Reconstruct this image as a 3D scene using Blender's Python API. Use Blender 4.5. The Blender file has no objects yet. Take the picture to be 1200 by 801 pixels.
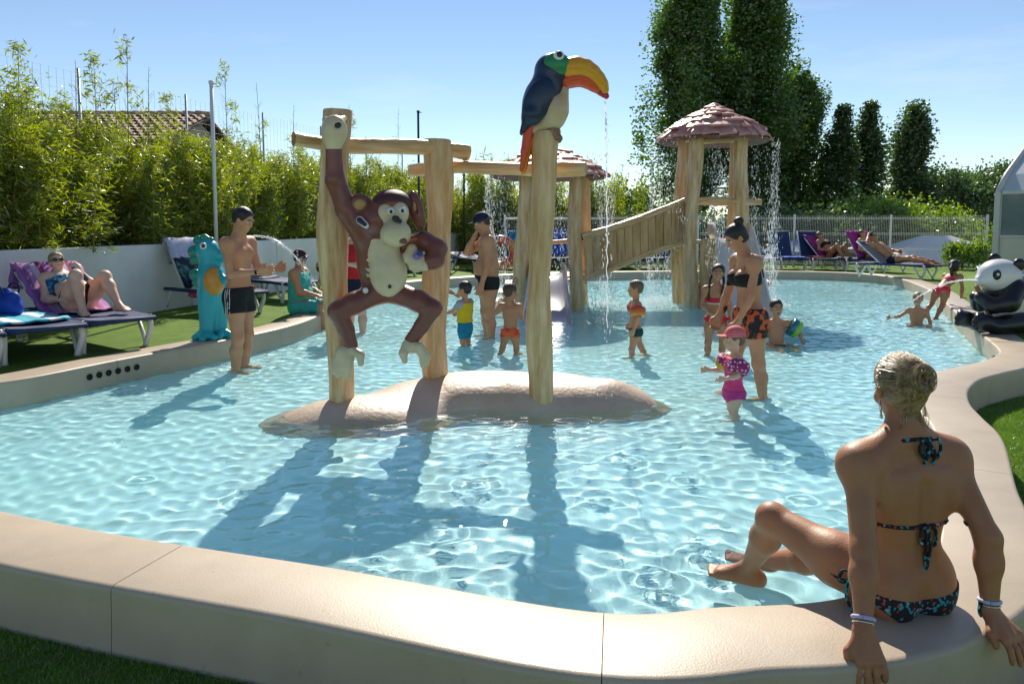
import bpy, bmesh, math, random
import numpy as np
from mathutils import Vector, Matrix, Euler

R = math.radians
rnd = random.Random(7)
nrng = np.random.default_rng(7)
scene = bpy.context.scene
COL = scene.collection

# ------------------------------------------------------------------ camera
F_PX, CAM_H, PITCH, PP_Y = 867.0, 1.47, R(4.7), 333.3     # photo pixels (1200 wide), metres
cam_data = bpy.data.cameras.new('camera')
cam_data.sensor_width = 36.0
cam_data.lens = F_PX / 1200 * 36.0
cam_data.shift_y = (PP_Y - 400.5) / 1200
cam_data.clip_start = 0.05
cam_data.clip_end = 2000
cam = bpy.data.objects.new('camera', cam_data)
COL.objects.link(cam)
cam.location = (0, 0, CAM_H)
cam.rotation_euler = (R(90) - PITCH, 0, 0)
scene.camera = cam

# ------------------------------------------------------------------ sky and sun
SUN_AZ, SUN_EL = R(1.2), R(39.0)      # azimuth clockwise from +Y
world = bpy.data.worlds.new('World')
scene.world = world
world.use_nodes = True
wn = world.node_tree.nodes
bg = wn['Background']
sky = wn.new('ShaderNodeTexSky')
sky.sky_type = 'NISHITA'
sky.sun_disc = False
sky.sun_elevation = SUN_EL
sky.sun_rotation = SUN_AZ
sky.altitude = 0
sky.air_density = 0.9
sky.dust_density = 0.0
sky.ozone_density = 1.6
wl = world.node_tree.links
w_tc = wn.new('ShaderNodeTexCoord'); w_mp = wn.new('ShaderNodeMapping'); w_mp.inputs['Scale'].default_value = (1.2, 1.2, 7.0)
w_no = wn.new('ShaderNodeTexNoise'); w_no.inputs['Scale'].default_value = 2.4; w_no.inputs['Detail'].default_value = 7; w_no.inputs['Roughness'].default_value = 0.62
w_rp = wn.new('ShaderNodeMapRange'); w_rp.inputs['From Min'].default_value = 0.54; w_rp.inputs['From Max'].default_value = 0.85; w_rp.inputs['To Max'].default_value = 0.25
w_mx = wn.new('ShaderNodeMixRGB'); w_mx.inputs['Color2'].default_value = (9.0, 9.4, 9.8, 1)     # thin high cloud, all over the sky
wl.new(w_tc.outputs['Generated'], w_mp.inputs[0]); wl.new(w_mp.outputs[0], w_no.inputs['Vector']); wl.new(w_no.outputs['Fac'], w_rp.inputs[0])
wl.new(w_rp.outputs[0], w_mx.inputs['Fac']); wl.new(sky.outputs[0], w_mx.inputs['Color1']); wl.new(w_mx.outputs[0], bg.inputs[0])
bg.inputs[1].default_value = 0.0505
sun_data = bpy.data.lights.new('sun', 'SUN')
sun_data.energy = 2.7
sun_data.angle = R(0.53)
sun_data.color = (1.0, 0.92, 0.79)
sun = bpy.data.objects.new('sun', sun_data)
COL.objects.link(sun)
_sd = Vector((math.sin(SUN_AZ) * math.cos(SUN_EL), math.cos(SUN_AZ) * math.cos(SUN_EL), math.sin(SUN_EL)))
sun.rotation_euler = _sd.to_track_quat('Z', 'Y').to_euler()
sun.location = (0, 30, 30)

vs = scene.view_settings
scene.display_settings.display_device = 'sRGB'
vs.view_transform = 'Standard'
vs.look = 'None'
vs.exposure = 1.3
vs.gamma = 1.0
vs.use_curve_mapping = False
scene.cycles.use_denoising = True
scene.cycles.max_bounces = 14
scene.cycles.transparent_max_bounces = 24
scene.cycles.diffuse_bounces = 6
scene.cycles.glossy_bounces = 8
scene.cycles.sample_clamp_indirect = 4.0
scene.cycles.caustics_reflective = True
scene.cycles.caustics_refractive = False

# ------------------------------------------------------------------ pixel helpers (photo pixels -> real places)
_c, _s = math.cos(PITCH), math.sin(PITCH)
def ray(px, py):
    x, y = (px - 600) / F_PX, -(py - PP_Y) / F_PX
    return Vector((x, _c + y * _s, -_s + y * _c))
def G(px, py, z=0.0):                     # where the sight line meets the level z
    d = ray(px, py)
    t = (z - CAM_H) / d.z
    return Vector((d.x * t, d.y * t, z))
def Q(px, py, Y):                         # where the sight line meets the depth Y
    d = ray(px, py)
    t = Y / d.y
    return Vector((d.x * t, Y, CAM_H + d.z * t))

# ------------------------------------------------------------------ scene tree helpers
def link(name, me, parent=None, mats=()):
    o = bpy.data.objects.new(name, me)
    COL.objects.link(o)
    for m in mats:
        if m.name not in [x.name for x in me.materials if x]:
            me.materials.append(m)
    if parent is not None:
        o.parent = parent
    return o
def tag(o, label=None, cat=None, group=None, kind=None):
    if label: o['label'] = label
    if cat: o['category'] = cat
    if group: o['group'] = group
    if kind: o['kind'] = kind
    return o
def thing(name, label, cat, loc=(0, 0, 0), rz=0.0, group=None):
    o = bpy.data.objects.new(name, None)
    COL.objects.link(o)
    o.empty_display_size = 0.2
    o.location = loc
    o.rotation_euler = (0, 0, rz)
    return tag(o, label, cat, group)
def copy_tree(o, parent=None):
    c = o.copy()
    COL.objects.link(c)
    c.parent = parent
    for ch in o.children:
        copy_tree(ch, c)
    return c

# ------------------------------------------------------------------ materials
MATS = {}
def lin(r, g, b):
    def f(v):
        v /= 255.0
        return v / 12.92 if v <= 0.04045 else ((v + 0.055) / 1.055) ** 2.4
    return (f(r), f(g), f(b))
def mat(name, col, rough=0.5, var=0.0, vscale=6.0, col2=None, bump=0.0, bscale=40.0, spec=0.5, sss=0.0,
        coat=0.0, metal=0.0, trans=0.0, streak=None, coords='Object', detail=4.0, bdist=0.01):
    """procedural Principled material: colour varied by noise between col and col2, fine relief by bump"""
    if name in MATS: return MATS[name]
    m = bpy.data.materials.new(name)
    m.use_nodes = True
    nt = m.node_tree
    b = nt.nodes['Principled BSDF']
    b.inputs['Base Color'].default_value = (*col, 1)
    b.inputs['Roughness'].default_value = rough
    b.inputs['Specular IOR Level'].default_value = spec
    b.inputs['Metallic'].default_value = metal
    b.inputs['Coat Weight'].default_value = coat
    b.inputs['Coat Roughness'].default_value = 0.12
    b.inputs['Transmission Weight'].default_value = trans
    if sss:
        b.inputs['Subsurface Weight'].default_value = sss
        b.inputs['Subsurface Radius'].default_value = (0.012, 0.005, 0.003)
        b.inputs['Subsurface Scale'].default_value = 1.0
    tc = nt.nodes.new('ShaderNodeTexCoord')
    mp = nt.nodes.new('ShaderNodeMapping')
    nt.links.new(tc.outputs[coords], mp.inputs[0])
    if streak: mp.inputs['Scale'].default_value = streak
    if var or col2:
        n = nt.nodes.new('ShaderNodeTexNoise')
        n.inputs['Scale'].default_value = vscale
        n.inputs['Detail'].default_value = detail
        n.inputs['Roughness'].default_value = 0.6
        nt.links.new(mp.outputs[0], n.inputs['Vector'])
        r = nt.nodes.new('ShaderNodeValToRGB')
        c2 = col2 or tuple(min(1, c * (1 + var)) for c in col)
        c1 = col if col2 else tuple(c * (1 - var) for c in col)
        r.color_ramp.elements[0].position = 0.33
        r.color_ramp.elements[1].position = 0.67
        r.color_ramp.elements[0].color = (*c1, 1)
        r.color_ramp.elements[1].color = (*c2, 1)
        nt.links.new(n.outputs['Fac'], r.inputs[0])
        nt.links.new(r.outputs[0], b.inputs['Base Color'])
    if bump:
        n2 = nt.nodes.new('ShaderNodeTexNoise')
        n2.inputs['Scale'].default_value = bscale
        n2.inputs['Detail'].default_value = 3
        nt.links.new(mp.outputs[0], n2.inputs['Vector'])
        bp = nt.nodes.new('ShaderNodeBump')
        bp.inputs['Strength'].default_value = bump
        bp.inputs['Distance'].default_value = bdist
        nt.links.new(n2.outputs['Fac'], bp.inputs['Height'])
        nt.links.new(bp.outputs[0], b.inputs['Normal'])
    MATS[name] = m
    return m
def leaf_mat(name, c1, c2, trans=0.45, vscale=1.2, dark=0.45):
    """foliage: diffuse plus translucent, tone varied leaf by leaf and clump by clump"""
    m = bpy.data.materials.new(name)
    m.use_nodes = True
    nt = m.node_tree
    nt.nodes.clear()
    out = nt.nodes.new('ShaderNodeOutputMaterial')
    geo = nt.nodes.new('ShaderNodeNewGeometry')
    tc = nt.nodes.new('ShaderNodeTexCoord')
    n = nt.nodes.new('ShaderNodeTexNoise')
    n.inputs['Scale'].default_value = vscale
    nt.links.new(tc.outputs['Object'], n.inputs['Vector'])
    mx = nt.nodes.new('ShaderNodeMath'); mx.operation = 'ADD'
    sc = nt.nodes.new('ShaderNodeMath'); sc.operation = 'MULTIPLY'; sc.inputs[1].default_value = 0.5
    nt.links.new(geo.outputs['Random Per Island'], sc.inputs[0])
    nt.links.new(sc.outputs[0], mx.inputs[0])
    nt.links.new(n.outputs['Fac'], mx.inputs[1])
    r = nt.nodes.new('ShaderNodeValToRGB')
    r.color_ramp.elements[0].position = 0.35
    r.color_ramp.elements[1].position = 1.0
    r.color_ramp.elements[0].color = (*c1, 1)
    r.color_ramp.elements[1].color = (*c2, 1)
    nt.links.new(mx.outputs[0], r.inputs[0])
    d = nt.nodes.new('ShaderNodeBsdfDiffuse')
    t = nt.nodes.new('ShaderNodeBsdfTranslucent')
    g = nt.nodes.new('ShaderNodeBsdfGlossy'); g.inputs['Roughness'].default_value = 0.35
    hs = nt.nodes.new('ShaderNodeHueSaturation'); hs.inputs['Saturation'].default_value = 1.15; hs.inputs['Value'].default_value = 1.5
    nt.links.new(r.outputs[0], d.inputs[0]); nt.links.new(r.outputs[0], hs.inputs['Color']); nt.links.new(hs.outputs[0], t.inputs[0])
    a = nt.nodes.new('ShaderNodeMixShader'); a.inputs[0].default_value = trans
    nt.links.new(d.outputs[0], a.inputs[1]); nt.links.new(t.outputs[0], a.inputs[2])
    a2 = nt.nodes.new('ShaderNodeMixShader'); a2.inputs[0].default_value = 0.10
    nt.links.new(a.outputs[0], a2.inputs[1]); nt.links.new(g.outputs[0], a2.inputs[2])
    nt.links.new(a2.outputs[0], out.inputs[0])
    MATS[name] = m
    return m

# ------------------------------------------------------------------ mesh helpers
def mesh_np(name, V, Fq, smooth=True, tri=None):
    """mesh from numpy arrays: quads Fq (n,4) and/or triangles"""
    me = bpy.data.meshes.new(name)
    V = np.asarray(V, np.float32)
    parts = []
    if Fq is not None and len(Fq): parts.append((np.asarray(Fq, np.int32), 4))
    if tri is not None and len(tri): parts.append((np.asarray(tri, np.int32), 3))
    nl = sum(p.size for p, _ in parts); nf = sum(len(p) for p, _ in parts)
    me.vertices.add(len(V)); me.vertices.foreach_set('co', V.ravel())
    me.loops.add(nl); me.loops.foreach_set('vertex_index', np.concatenate([p.ravel() for p, _ in parts]))
    me.polygons.add(nf)
    st, k = [], 0
    for p, n in parts:
        st.append(k + np.arange(len(p), dtype=np.int32) * n); k += p.size
    me.polygons.foreach_set('loop_start', np.concatenate(st))
    me.polygons.foreach_set('use_smooth', np.full(nf, smooth))
    me.update(calc_edges=True)
    return me
class MB:
    """collects simple shapes into one mesh"""
    def __init__(s): s.v = []; s.f = []; s.m = []
    def add(s, V, Fc, mi=0):
        o = len(s.v)
        s.v += [tuple(x) for x in V]
        s.f += [tuple(i + o for i in f) for f in Fc]
        s.m += [mi] * len(Fc)
        return s
    def box(s, c, d, rot=None, mi=0):
        V = [Vector((sx * d[0] / 2, sy * d[1] / 2, sz * d[2] / 2)) for sx in (-1, 1) for sy in (-1, 1) for sz in (-1, 1)]
        if rot is not None: V = [rot @ x for x in V]
        return s.add([x + Vector(c) for x in V], [(0, 1, 3, 2), (4, 6, 7, 5), (0, 4, 5, 1), (2, 3, 7, 6), (0, 2, 6, 4), (1, 5, 7, 3)], mi)
    def tube(s, pts, rad, n=10, mi=0, cap=True, flat=1.0):
        pts = [Vector(p) for p in pts]
        if not hasattr(rad, '__len__'): rad = [rad] * len(pts)
        V, ref = [], None
        for i, p in enumerate(pts):
            d = (pts[min(i + 1, len(pts) - 1)] - pts[max(i - 1, 0)]).normalized()
            if ref is None: ref = Vector((0, 0, 1)) if abs(d.z) < 0.9 else Vector((1, 0, 0))
            a = (ref - d * ref.dot(d)).normalized(); b = d.cross(a); ref = a
            for k in range(n):
                t = 2 * math.pi * k / n
                V.append(p + a * math.cos(t) * rad[i] * flat + b * math.sin(t) * rad[i])
        Fc = [(i * n + k, i * n + (k + 1) % n, (i + 1) * n + (k + 1) % n, (i + 1) * n + k) for i in range(len(pts) - 1) for k in range(n)]
        if cap: Fc += [tuple(range(n - 1, -1, -1)), tuple((len(pts) - 1) * n + k for k in range(n))]
        return s.add(V, Fc, mi)
    def lathe(s, prof, n=24, c=(0, 0, 0), mi=0):
        c = Vector(c)
        V = [c + Vector((r * math.cos(2 * math.pi * k / n), r * math.sin(2 * math.pi * k / n), z)) for r, z in prof for k in range(n)]
        return s.add(V, [(i * n + k, i * n + (k + 1) % n, (i + 1) * n + (k + 1) % n, (i + 1) * n + k) for i in range(len(prof) - 1) for k in range(n)], mi)
    def prism(s, poly, h, rot=None, c=(0, 0, 0), mi=0):
        """poly: 2D outline in XY, extruded along Z by h"""
        n = len(poly)
        V = [Vector((x, y, 0)) for x, y in poly] + [Vector((x, y, h)) for x, y in poly]
        if rot is not None: V = [rot @ x for x in V]
        return s.add([x + Vector(c) for x in V], [tuple(range(n - 1, -1, -1)), tuple(range(n, 2 * n))] + [(i, (i + 1) % n, n + (i + 1) % n, n + i) for i in range(n)], mi)
    def ball(s, c, r, n=10, mi=0, rot=None):
        r = (r, r, r) if not hasattr(r, '__len__') else r
        m = max(4, n // 2)
        V = []
        for i in range(m + 1):
            th = math.pi * i / m
            for k in range(n):
                x = Vector((math.sin(th) * math.cos(2 * math.pi * k / n) * r[0], math.sin(th) * math.sin(2 * math.pi * k / n) * r[1], math.cos(th) * r[2]))
                V.append((rot @ x if rot is not None else x) + Vector(c))
        return s.add(V, [(i * n + k, (i + 1) * n + k, (i + 1) * n + (k + 1) % n, i * n + (k + 1) % n) for i in range(m) for k in range(n)], mi)
    def mesh(s, name, smooth=True, bevel=0.0):
        me = bpy.data.meshes.new(name)
        me.from_pydata(s.v, [], s.f)
        me.polygons.foreach_set('use_smooth', [smooth] * len(s.f))
        me.polygons.foreach_set('material_index', s.m)
        if bevel:
            bm = bmesh.new(); bm.from_mesh(me)
            bmesh.ops.remove_doubles(bm, verts=bm.verts, dist=1e-6)
            bmesh.ops.bevel(bm, geom=[e for e in bm.edges if e.is_manifold and e.calc_face_angle(0) > 0.6], offset=bevel, segments=2, affect='EDGES', clamp_overlap=True)
            for f in bm.faces: f.smooth = False
            bm.to_mesh(me); bm.free()
        me.update()
        return me
    def build(s, name, mats, parent=None, smooth=True, bevel=0.0):
        if not isinstance(mats, (list, tuple)): mats = [mats]
        return link(name, s.mesh(name, smooth, bevel), parent, mats)
def auto_smooth(o, ang=40):
    me = o.data
    me.set_sharp_from_angle(angle=R(ang))
    return o
def catmull(P, n=8, closed=False):
    P = [Vector(p) for p in P]
    out, N = [], len(P)
    for i in range(N if closed else N - 1):
        g = (lambda j: P[j % N]) if closed else (lambda j: P[min(max(j, 0), N - 1)])
        a, b, c, d = g(i - 1), g(i), g(i + 1), g(i + 2)
        for k in range(n):
            t = k / n
            out.append(0.5 * ((2 * b) + (c - a) * t + (2 * a - 5 * b + 4 * c - d) * t * t + (3 * b - a - 3 * c + d) * t ** 3))
    if not closed: out.append(P[-1])
    return out
def resample(P, step, closed=False):
    P = [Vector(p) for p in P]
    if closed: P = P + [P[0]]
    L = [0.0]
    for a, b in zip(P, P[1:]): L.append(L[-1] + (b - a).length)
    n = max(2, int(round(L[-1] / step)))
    out, j = [], 0
    for k in range(n if closed else n + 1):
        s = L[-1] * k / n
        while j < len(L) - 2 and L[j + 1] < s: j += 1
        out.append(P[j].lerp(P[j + 1], (s - L[j]) / max(1e-9, L[j + 1] - L[j])))
    return out
# ------------------------------------------------------------------ smooth solid modelling: fields of blended capsules and ellipsoids
def v3(x): return np.array((x[0], x[1], x[2]), np.float32)
class Solid:
    def __init__(s): s.p = []
    def cone(s, a, b, ra, rb, k=0.02, sub=False, m=0):
        a, b = v3(a), v3(b)
        r = max(ra, rb)
        s.p.append(('c', a, b, ra, rb, k, sub, m, np.minimum(a, b) - r, np.maximum(a, b) + r))
        return s
    def ell(s, c, r, k=0.02, rot=None, sub=False, m=0):
        c = v3(c); r = v3(r if hasattr(r, '__len__') else (r, r, r))
        M = np.array(rot, np.float32).reshape(3, 3) if rot is not None else np.eye(3, dtype=np.float32)   # columns: ellipsoid axes
        e = np.abs(M) @ r
        s.p.append(('e', c, r, M, None, k, sub, m, c - e, c + e))
        return s
    def chain(s, pts, rad, k=0.02, m=0):
        for i in range(len(pts) - 1): s.cone(pts[i], pts[i + 1], rad[i], rad[i + 1], k, m=m)
        return s
    @staticmethod
    def _d(q, X, Y, Z):
        if q[0] == 'c':
            a, b, ra, rb = q[1:5]
            ab = b - a
            L = float(ab @ ab) + 1e-12
            t = ((X - a[0]) * ab[0] + (Y - a[1]) * ab[1] + (Z - a[2]) * ab[2]) / L
            t = np.clip(t, 0, 1)
            return np.sqrt((X - a[0] - t * ab[0]) ** 2 + (Y - a[1] - t * ab[1]) ** 2 + (Z - a[2] - t * ab[2]) ** 2) - (ra + (rb - ra) * t)
        c, r, M = q[1:4]
        x, y, z = X - c[0], Y - c[1], Z - c[2]
        u = [M[0, i] * x + M[1, i] * y + M[2, i] * z for i in range(3)]
        k0 = np.sqrt((u[0] / r[0]) ** 2 + (u[1] / r[1]) ** 2 + (u[2] / r[2]) ** 2)
        k1 = np.sqrt((u[0] / r[0] ** 2) ** 2 + (u[1] / r[1] ** 2) ** 2 + (u[2] / r[2] ** 2) ** 2)
        return np.where(k1 < 1e-6, -min(r), k0 * (k0 - 1) / np.maximum(k1, 1e-6))
    def field(s, res, pad=0.04):
        lo = np.min([q[8] for q in s.p if not q[6]], axis=0) - pad
        hi = np.max([q[9] for q in s.p if not q[6]], axis=0) + pad
        n = np.ceil((hi - lo) / res).astype(int) + 2
        f = np.full(n, 1.0, np.float32)
        ax = [(lo[i] + res * np.arange(n[i])).astype(np.float32) for i in range(3)]
        for q in s.p:
            k = q[5]
            mg = k + 3 * res + 0.012
            i0 = np.clip(((q[8] - mg - lo) / res).astype(int), 0, n - 1)
            i1 = np.clip(((q[9] + mg - lo) / res).astype(int) + 2, 1, n)
            if np.any(i1 <= i0): continue
            sl = tuple(slice(i0[i], i1[i]) for i in range(3))
            X = ax[0][sl[0]][:, None, None]; Y = ax[1][sl[1]][None, :, None]; Z = ax[2][sl[2]][None, None, :]
            d = s._d(q, X, Y, Z)
            o = f[sl]
            if q[6]:
                h = np.maximum(k - np.abs(o + d), 0) / max(k, 1e-6)
                f[sl] = np.maximum(o, -d) + h * h * k * 0.25
            else:
                h = np.maximum(k - np.abs(o - d), 0) / max(k, 1e-6)
                f[sl] = np.minimum(o, d) - h * h * k * 0.25
        s.grid = (f, lo, res, ax)
        return s.grid
    def mesh(s, name, res=0.008, smooth=2, mats=False):
        f, lo, res, ax = s.field(res)
        V, Fq = nets(f, lo, res, smooth)
        me = mesh_np(name, V, Fq)
        if mats: s.assign(me, V, Fq)
        return me
    def assign(s, me, V, Fq):
        C = V[Fq].mean(axis=1)
        best = np.full(len(C), 9.0); mi = np.zeros(len(C), np.int32)
        for q in s.p:
            if q[6]: continue
            d = s._d(q, C[:, 0], C[:, 1], C[:, 2])
            w = d < best
            best[w] = d[w]; mi[w] = q[7]
        me.polygons.foreach_set('material_index', mi)
def nets(f, lo, res, smooth=2):
    """surface nets: one vertex per cell the surface crosses, one quad per crossed grid edge"""
    ins = f < 0
    cs = [(i, j, k) for i in (0, 1) for j in (0, 1) for k in (0, 1)]
    sh = tuple(x - 1 for x in f.shape)
    cnt = np.zeros(sh, np.uint8)
    for c in cs: cnt += ins[c[0]:c[0] + sh[0], c[1]:c[1] + sh[1], c[2]:c[2] + sh[2]]
    I = np.nonzero((cnt > 0) & (cnt < 8))
    del cnt
    n = len(I[0])
    val = np.stack([f[I[0] + c[0], I[1] + c[1], I[2] + c[2]] for c in cs], 1)
    acc = np.zeros((n, 3)); w = np.zeros(n)
    for a in range(8):
        for b in range(a + 1, 8):
            ca, cb = np.array(cs[a]), np.array(cs[b])
            if np.abs(ca - cb).sum() != 1: continue
            x = (val[:, a] < 0) != (val[:, b] < 0)
            t = np.where(x, val[:, a] / np.where(x, val[:, a] - val[:, b], 1), 0)
            acc += np.where(x[:, None], ca + (cb - ca) * t[:, None], 0); w += x
    V = (np.stack(I, 1) + acc / np.maximum(w, 1)[:, None]) * res + lo
    idx = np.full(sh, -1, np.int32)
    idx[I] = np.arange(n)
    Fs = []
    for d in range(3):
        e = [0, 0, 0]; e[d] = 1
        A = ins[:f.shape[0] - e[0], :f.shape[1] - e[1], :f.shape[2] - e[2]]
        B = ins[e[0]:, e[1]:, e[2]:]
        for flip, msk in ((False, A & ~B), (True, ~A & B)):
            J = np.stack(np.nonzero(msk), 1)
            u, v = (d + 1) % 3, (d + 2) % 3
            ok = (J[:, u] > 0) & (J[:, v] > 0) & (J[:, u] < sh[u]) & (J[:, v] < sh[v]) & (J[:, d] < sh[d])
            J = J[ok]
            if not len(J): continue
            q = []
            for du, dv in ((0, 0), (1, 0), (1, 1), (0, 1)):
                K = J.copy(); K[:, u] -= du; K[:, v] -= dv
                q.append(idx[K[:, 0], K[:, 1], K[:, 2]])
            q = np.stack(q, 1)
            Fs.append(q[:, ::-1] if flip else q)
    Fq = np.concatenate(Fs)
    Fq = Fq[(Fq >= 0).all(1)]
    E = np.concatenate([Fq[:, [0, 1]], Fq[:, [1, 2]], Fq[:, [2, 3]], Fq[:, [3, 0]]])
    for _ in range(smooth):
        S = np.zeros_like(V); c = np.zeros(n)
        for ax_ in range(3):
            S[:, ax_] = np.bincount(E[:, 0], V[E[:, 1], ax_], n) + np.bincount(E[:, 1], V[E[:, 0], ax_], n)
        c = np.bincount(E[:, 0], minlength=n) + np.bincount(E[:, 1], minlength=n)
        V = 0.5 * V + 0.5 * S / np.maximum(c, 1)[:, None]
    return V.astype(np.float32), Fq
def cut_mesh(name, grid, off, region, lo_hi=None, smooth=2):
    """a skin over the solid, off metres thick, kept where region(X,Y,Z) < 0"""
    f, lo, res, ax = grid
    if lo_hi is not None:
        a = np.clip(((np.array(lo_hi[0]) - lo) / res).astype(int) - 2, 0, None)
        b = np.minimum(((np.array(lo_hi[1]) - lo) / res).astype(int) + 3, f.shape)
        f = f[a[0]:b[0], a[1]:b[1], a[2]:b[2]]
        ax = [ax[i][a[i]:b[i]] for i in range(3)]
        lo = lo + a * res
    g = region(ax[0][:, None, None], ax[1][None, :, None], ax[2][None, None, :])
    h = np.maximum(f - off, g).astype(np.float32)
    h[0] = h[-1] = 1; h[:, 0] = h[:, -1] = 1; h[:, :, 0] = h[:, :, -1] = 1
    V, Fq = nets(h, lo, res, smooth)
    return mesh_np(name, V, Fq)
# ------------------------------------------------------------------ pool outline (inner edge of the coping), real metres
COP_Z, LOW_Z, DECK_Z, FLOOR_Z, COP_W = 0.19, -0.06, 0.165, -0.20, 0.37
def g2(px, py): p = G(px, py, COP_Z); return (p.x, p.y)
POOL_CTRL = [g2(690, 713), g2(400, 664), g2(120, 620.5), (-2.9, 3.47), (-4.2, 3.95), (-4.95, 4.6), (-4.85, 5.55), g2(0, 447.5), g2(140, 421), g2(280, 395),
             g2(340, 381.5), g2(370, 371), (-2.78, 11.2), (-3.15, 12.6), (-3.1, 14.2), (-2.5, 15.9), (-1.4, 17.4), (0.45, 18.9), (3.2, 19.75), (6.2, 19.95), (8.4, 19.5),
             (9.2, 18.0), g2(1084, 337), g2(1105, 352), g2(1130, 375), g2(1153, 394), g2(1168, 407), g2(1169, 414), g2(1150, 422.5), g2(1120, 429), g2(1090, 437),
             g2(1072, 450), g2(1069, 466), g2(1079, 483), g2(1093, 505), (2.157, 3.72), (1.99, 3.40), (1.74, 2.93), (1.46, 2.64), (1.1, 2.45), (0.7, 2.40)]
POOL = [Vector((p.x, p.y)) for p in resample(catmull([(x, y, 0) for x, y in POOL_CTRL], 10, True), 0.05, True)]
PN = len(POOL)
_cl = 0.5 * sum(POOL[i].x * POOL[(i + 1) % PN].y - POOL[(i + 1) % PN].x * POOL[i].y for i in range(PN))
NRM = []
for i in range(PN):
    t = (POOL[(i + 2) % PN] - POOL[i - 2]).normalized()
    n = Vector((t.y, -t.x)) * (1 if _cl > 0 else -1)          # outward
    NRM.append(n)
def in_poly(X, Y, poly):
    r = np.zeros(np.broadcast(X, Y).shape, bool)
    n = len(poly)
    for i in range(n):
        (x0, y0), (x1, y1) = poly[i], poly[(i + 1) % n]
        if y0 == y1: continue
        c = ((y0 > Y) != (y1 > Y)) & (X < (x1 - x0) * (Y - y0) / (y1 - y0) + x0)
        r ^= c
    return r
def offset_poly(d, step=2): return [(POOL[i].x + NRM[i].x * d, POOL[i].y + NRM[i].y * d) for i in range(0, PN, step)]

m_cop = mat('cream gelcoat', (0.42, 0.34, 0.245), 0.42, col2=(0.50, 0.41, 0.30), vscale=2.6, bump=0.10, bscale=160, detail=12)
m_turf = mat('artificial turf', (0.115, 0.215, 0.022), 0.75, col2=(0.18, 0.30, 0.04), vscale=3.0, bump=0.9, bscale=260, spec=0.15, detail=8, bdist=0.02)
m_floor = mat('pool floor lining', (0.455, 0.735, 0.785), 0.5, 0.06, 0.7, spec=0.2)
m_joint = mat('dark joint', (0.20, 0.16, 0.12), 0.9)

_nt = m_cop.node_tree; _b = _nt.nodes['Principled BSDF']
_src = _b.inputs['Base Color'].links[0].from_socket                 # stains, scuffs and damp marks with shapes of their own
_tc = _nt.nodes.new('ShaderNodeTexCoord')
for _sc, _lo, _hi, _amt, _colr in ((2.2, 0.60, 0.68, 0.22, (0.25, 0.20, 0.145)), (26.0, 0.66, 0.74, 0.30, (0.22, 0.17, 0.12)), (9.0, 0.63, 0.70, 0.18, (0.56, 0.50, 0.42))):
    _n = _nt.nodes.new('ShaderNodeTexNoise'); _n.inputs['Scale'].default_value = _sc; _n.inputs['Detail'].default_value = 6
    _r = _nt.nodes.new('ShaderNodeMapRange'); _r.inputs['From Min'].default_value = _lo; _r.inputs['From Max'].default_value = _hi; _r.inputs['To Max'].default_value = _amt
    _m = _nt.nodes.new('ShaderNodeMixRGB'); _m.inputs['Color2'].default_value = (*_colr, 1)
    _nt.links.new(_tc.outputs['Object'], _n.inputs['Vector']); _nt.links.new(_n.outputs['Fac'], _r.inputs[0]); _nt.links.new(_r.outputs[0], _m.inputs['Fac']); _nt.links.new(_src, _m.inputs['Color1'])
    _src = _m.outputs[0]
_nt.links.new(_src, _b.inputs['Base Color'])
# coping: closed ring of moulded stones with open joints
pool_edge = thing('pool_edge', 'cream moulded coping running all round the paddling pool', 'pool edge', (0, 0, 0))
def joint_at(px, py):
    p = G(px, py, COP_Z)
    return min(range(PN), key=lambda i: (POOL[i] - Vector((p.x, p.y))).length)
J = sorted({joint_at(704, 714), joint_at(225, 636), joint_at(1070, 462), joint_at(1104, 545), joint_at(1165, 405)})
full = []
for a, b in zip(J, J[1:] + [J[0] + PN]):
    k = max(1, int(round((b - a) * 0.05 / 2.3)))
    full += [a + round((b - a) * q / k) for q in range(k)]
full = sorted(x % PN for x in full)
def profile(out_z):
    w, r = COP_W, 0.022
    P = [(0.004, FLOOR_Z - 0.02), (0.0, COP_Z - 0.05)]
    for q in range(4):
        a = math.pi / 2 * q / 3
        P.append((r - r * math.cos(a), COP_Z - r + r * math.sin(a)))
    for q in range(4):
        a = math.pi / 2 * q / 3
        P.append((w - r + r * math.sin(a), COP_Z - r + r * math.cos(a)))
    P += [(w + 0.004, 0.05), (w + 0.012, out_z)]
    return P
PROF = profile(LOW_Z - 0.03)
for a, b in zip(full, full[1:] + [full[0] + PN]):
    V, Fc = [], []
    m = len(PROF)
    for q in range(a, b + 1):
        i = q % PN
        # pull the two ends back by 3 mm so a joint stays open
        e = 0.0018 if q == a else (-0.0018 if q == b else 0)
        t = Vector((-NRM[i].y, NRM[i].x)) * (1 if _cl > 0 else -1)
        p = POOL[i] + t * e
        V += [(p.x + NRM[i].x * o, p.y + NRM[i].y * o, z) for o, z in PROF]
    L = b - a
    for q in range(L):
        for k in range(m - 1):
            f = (q * m + k, q * m + k + 1, (q + 1) * m + k + 1, (q + 1) * m + k)
            Fc.append(f if _cl < 0 else f[::-1])
    Fc += [tuple(range(m)), tuple(L * m + k for k in range(m - 1, -1, -1))]
    mb = MB().add(V, Fc)
    o = mb.build('coping_stone', m_cop, pool_edge)
    auto_smooth(o, 35)
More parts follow.
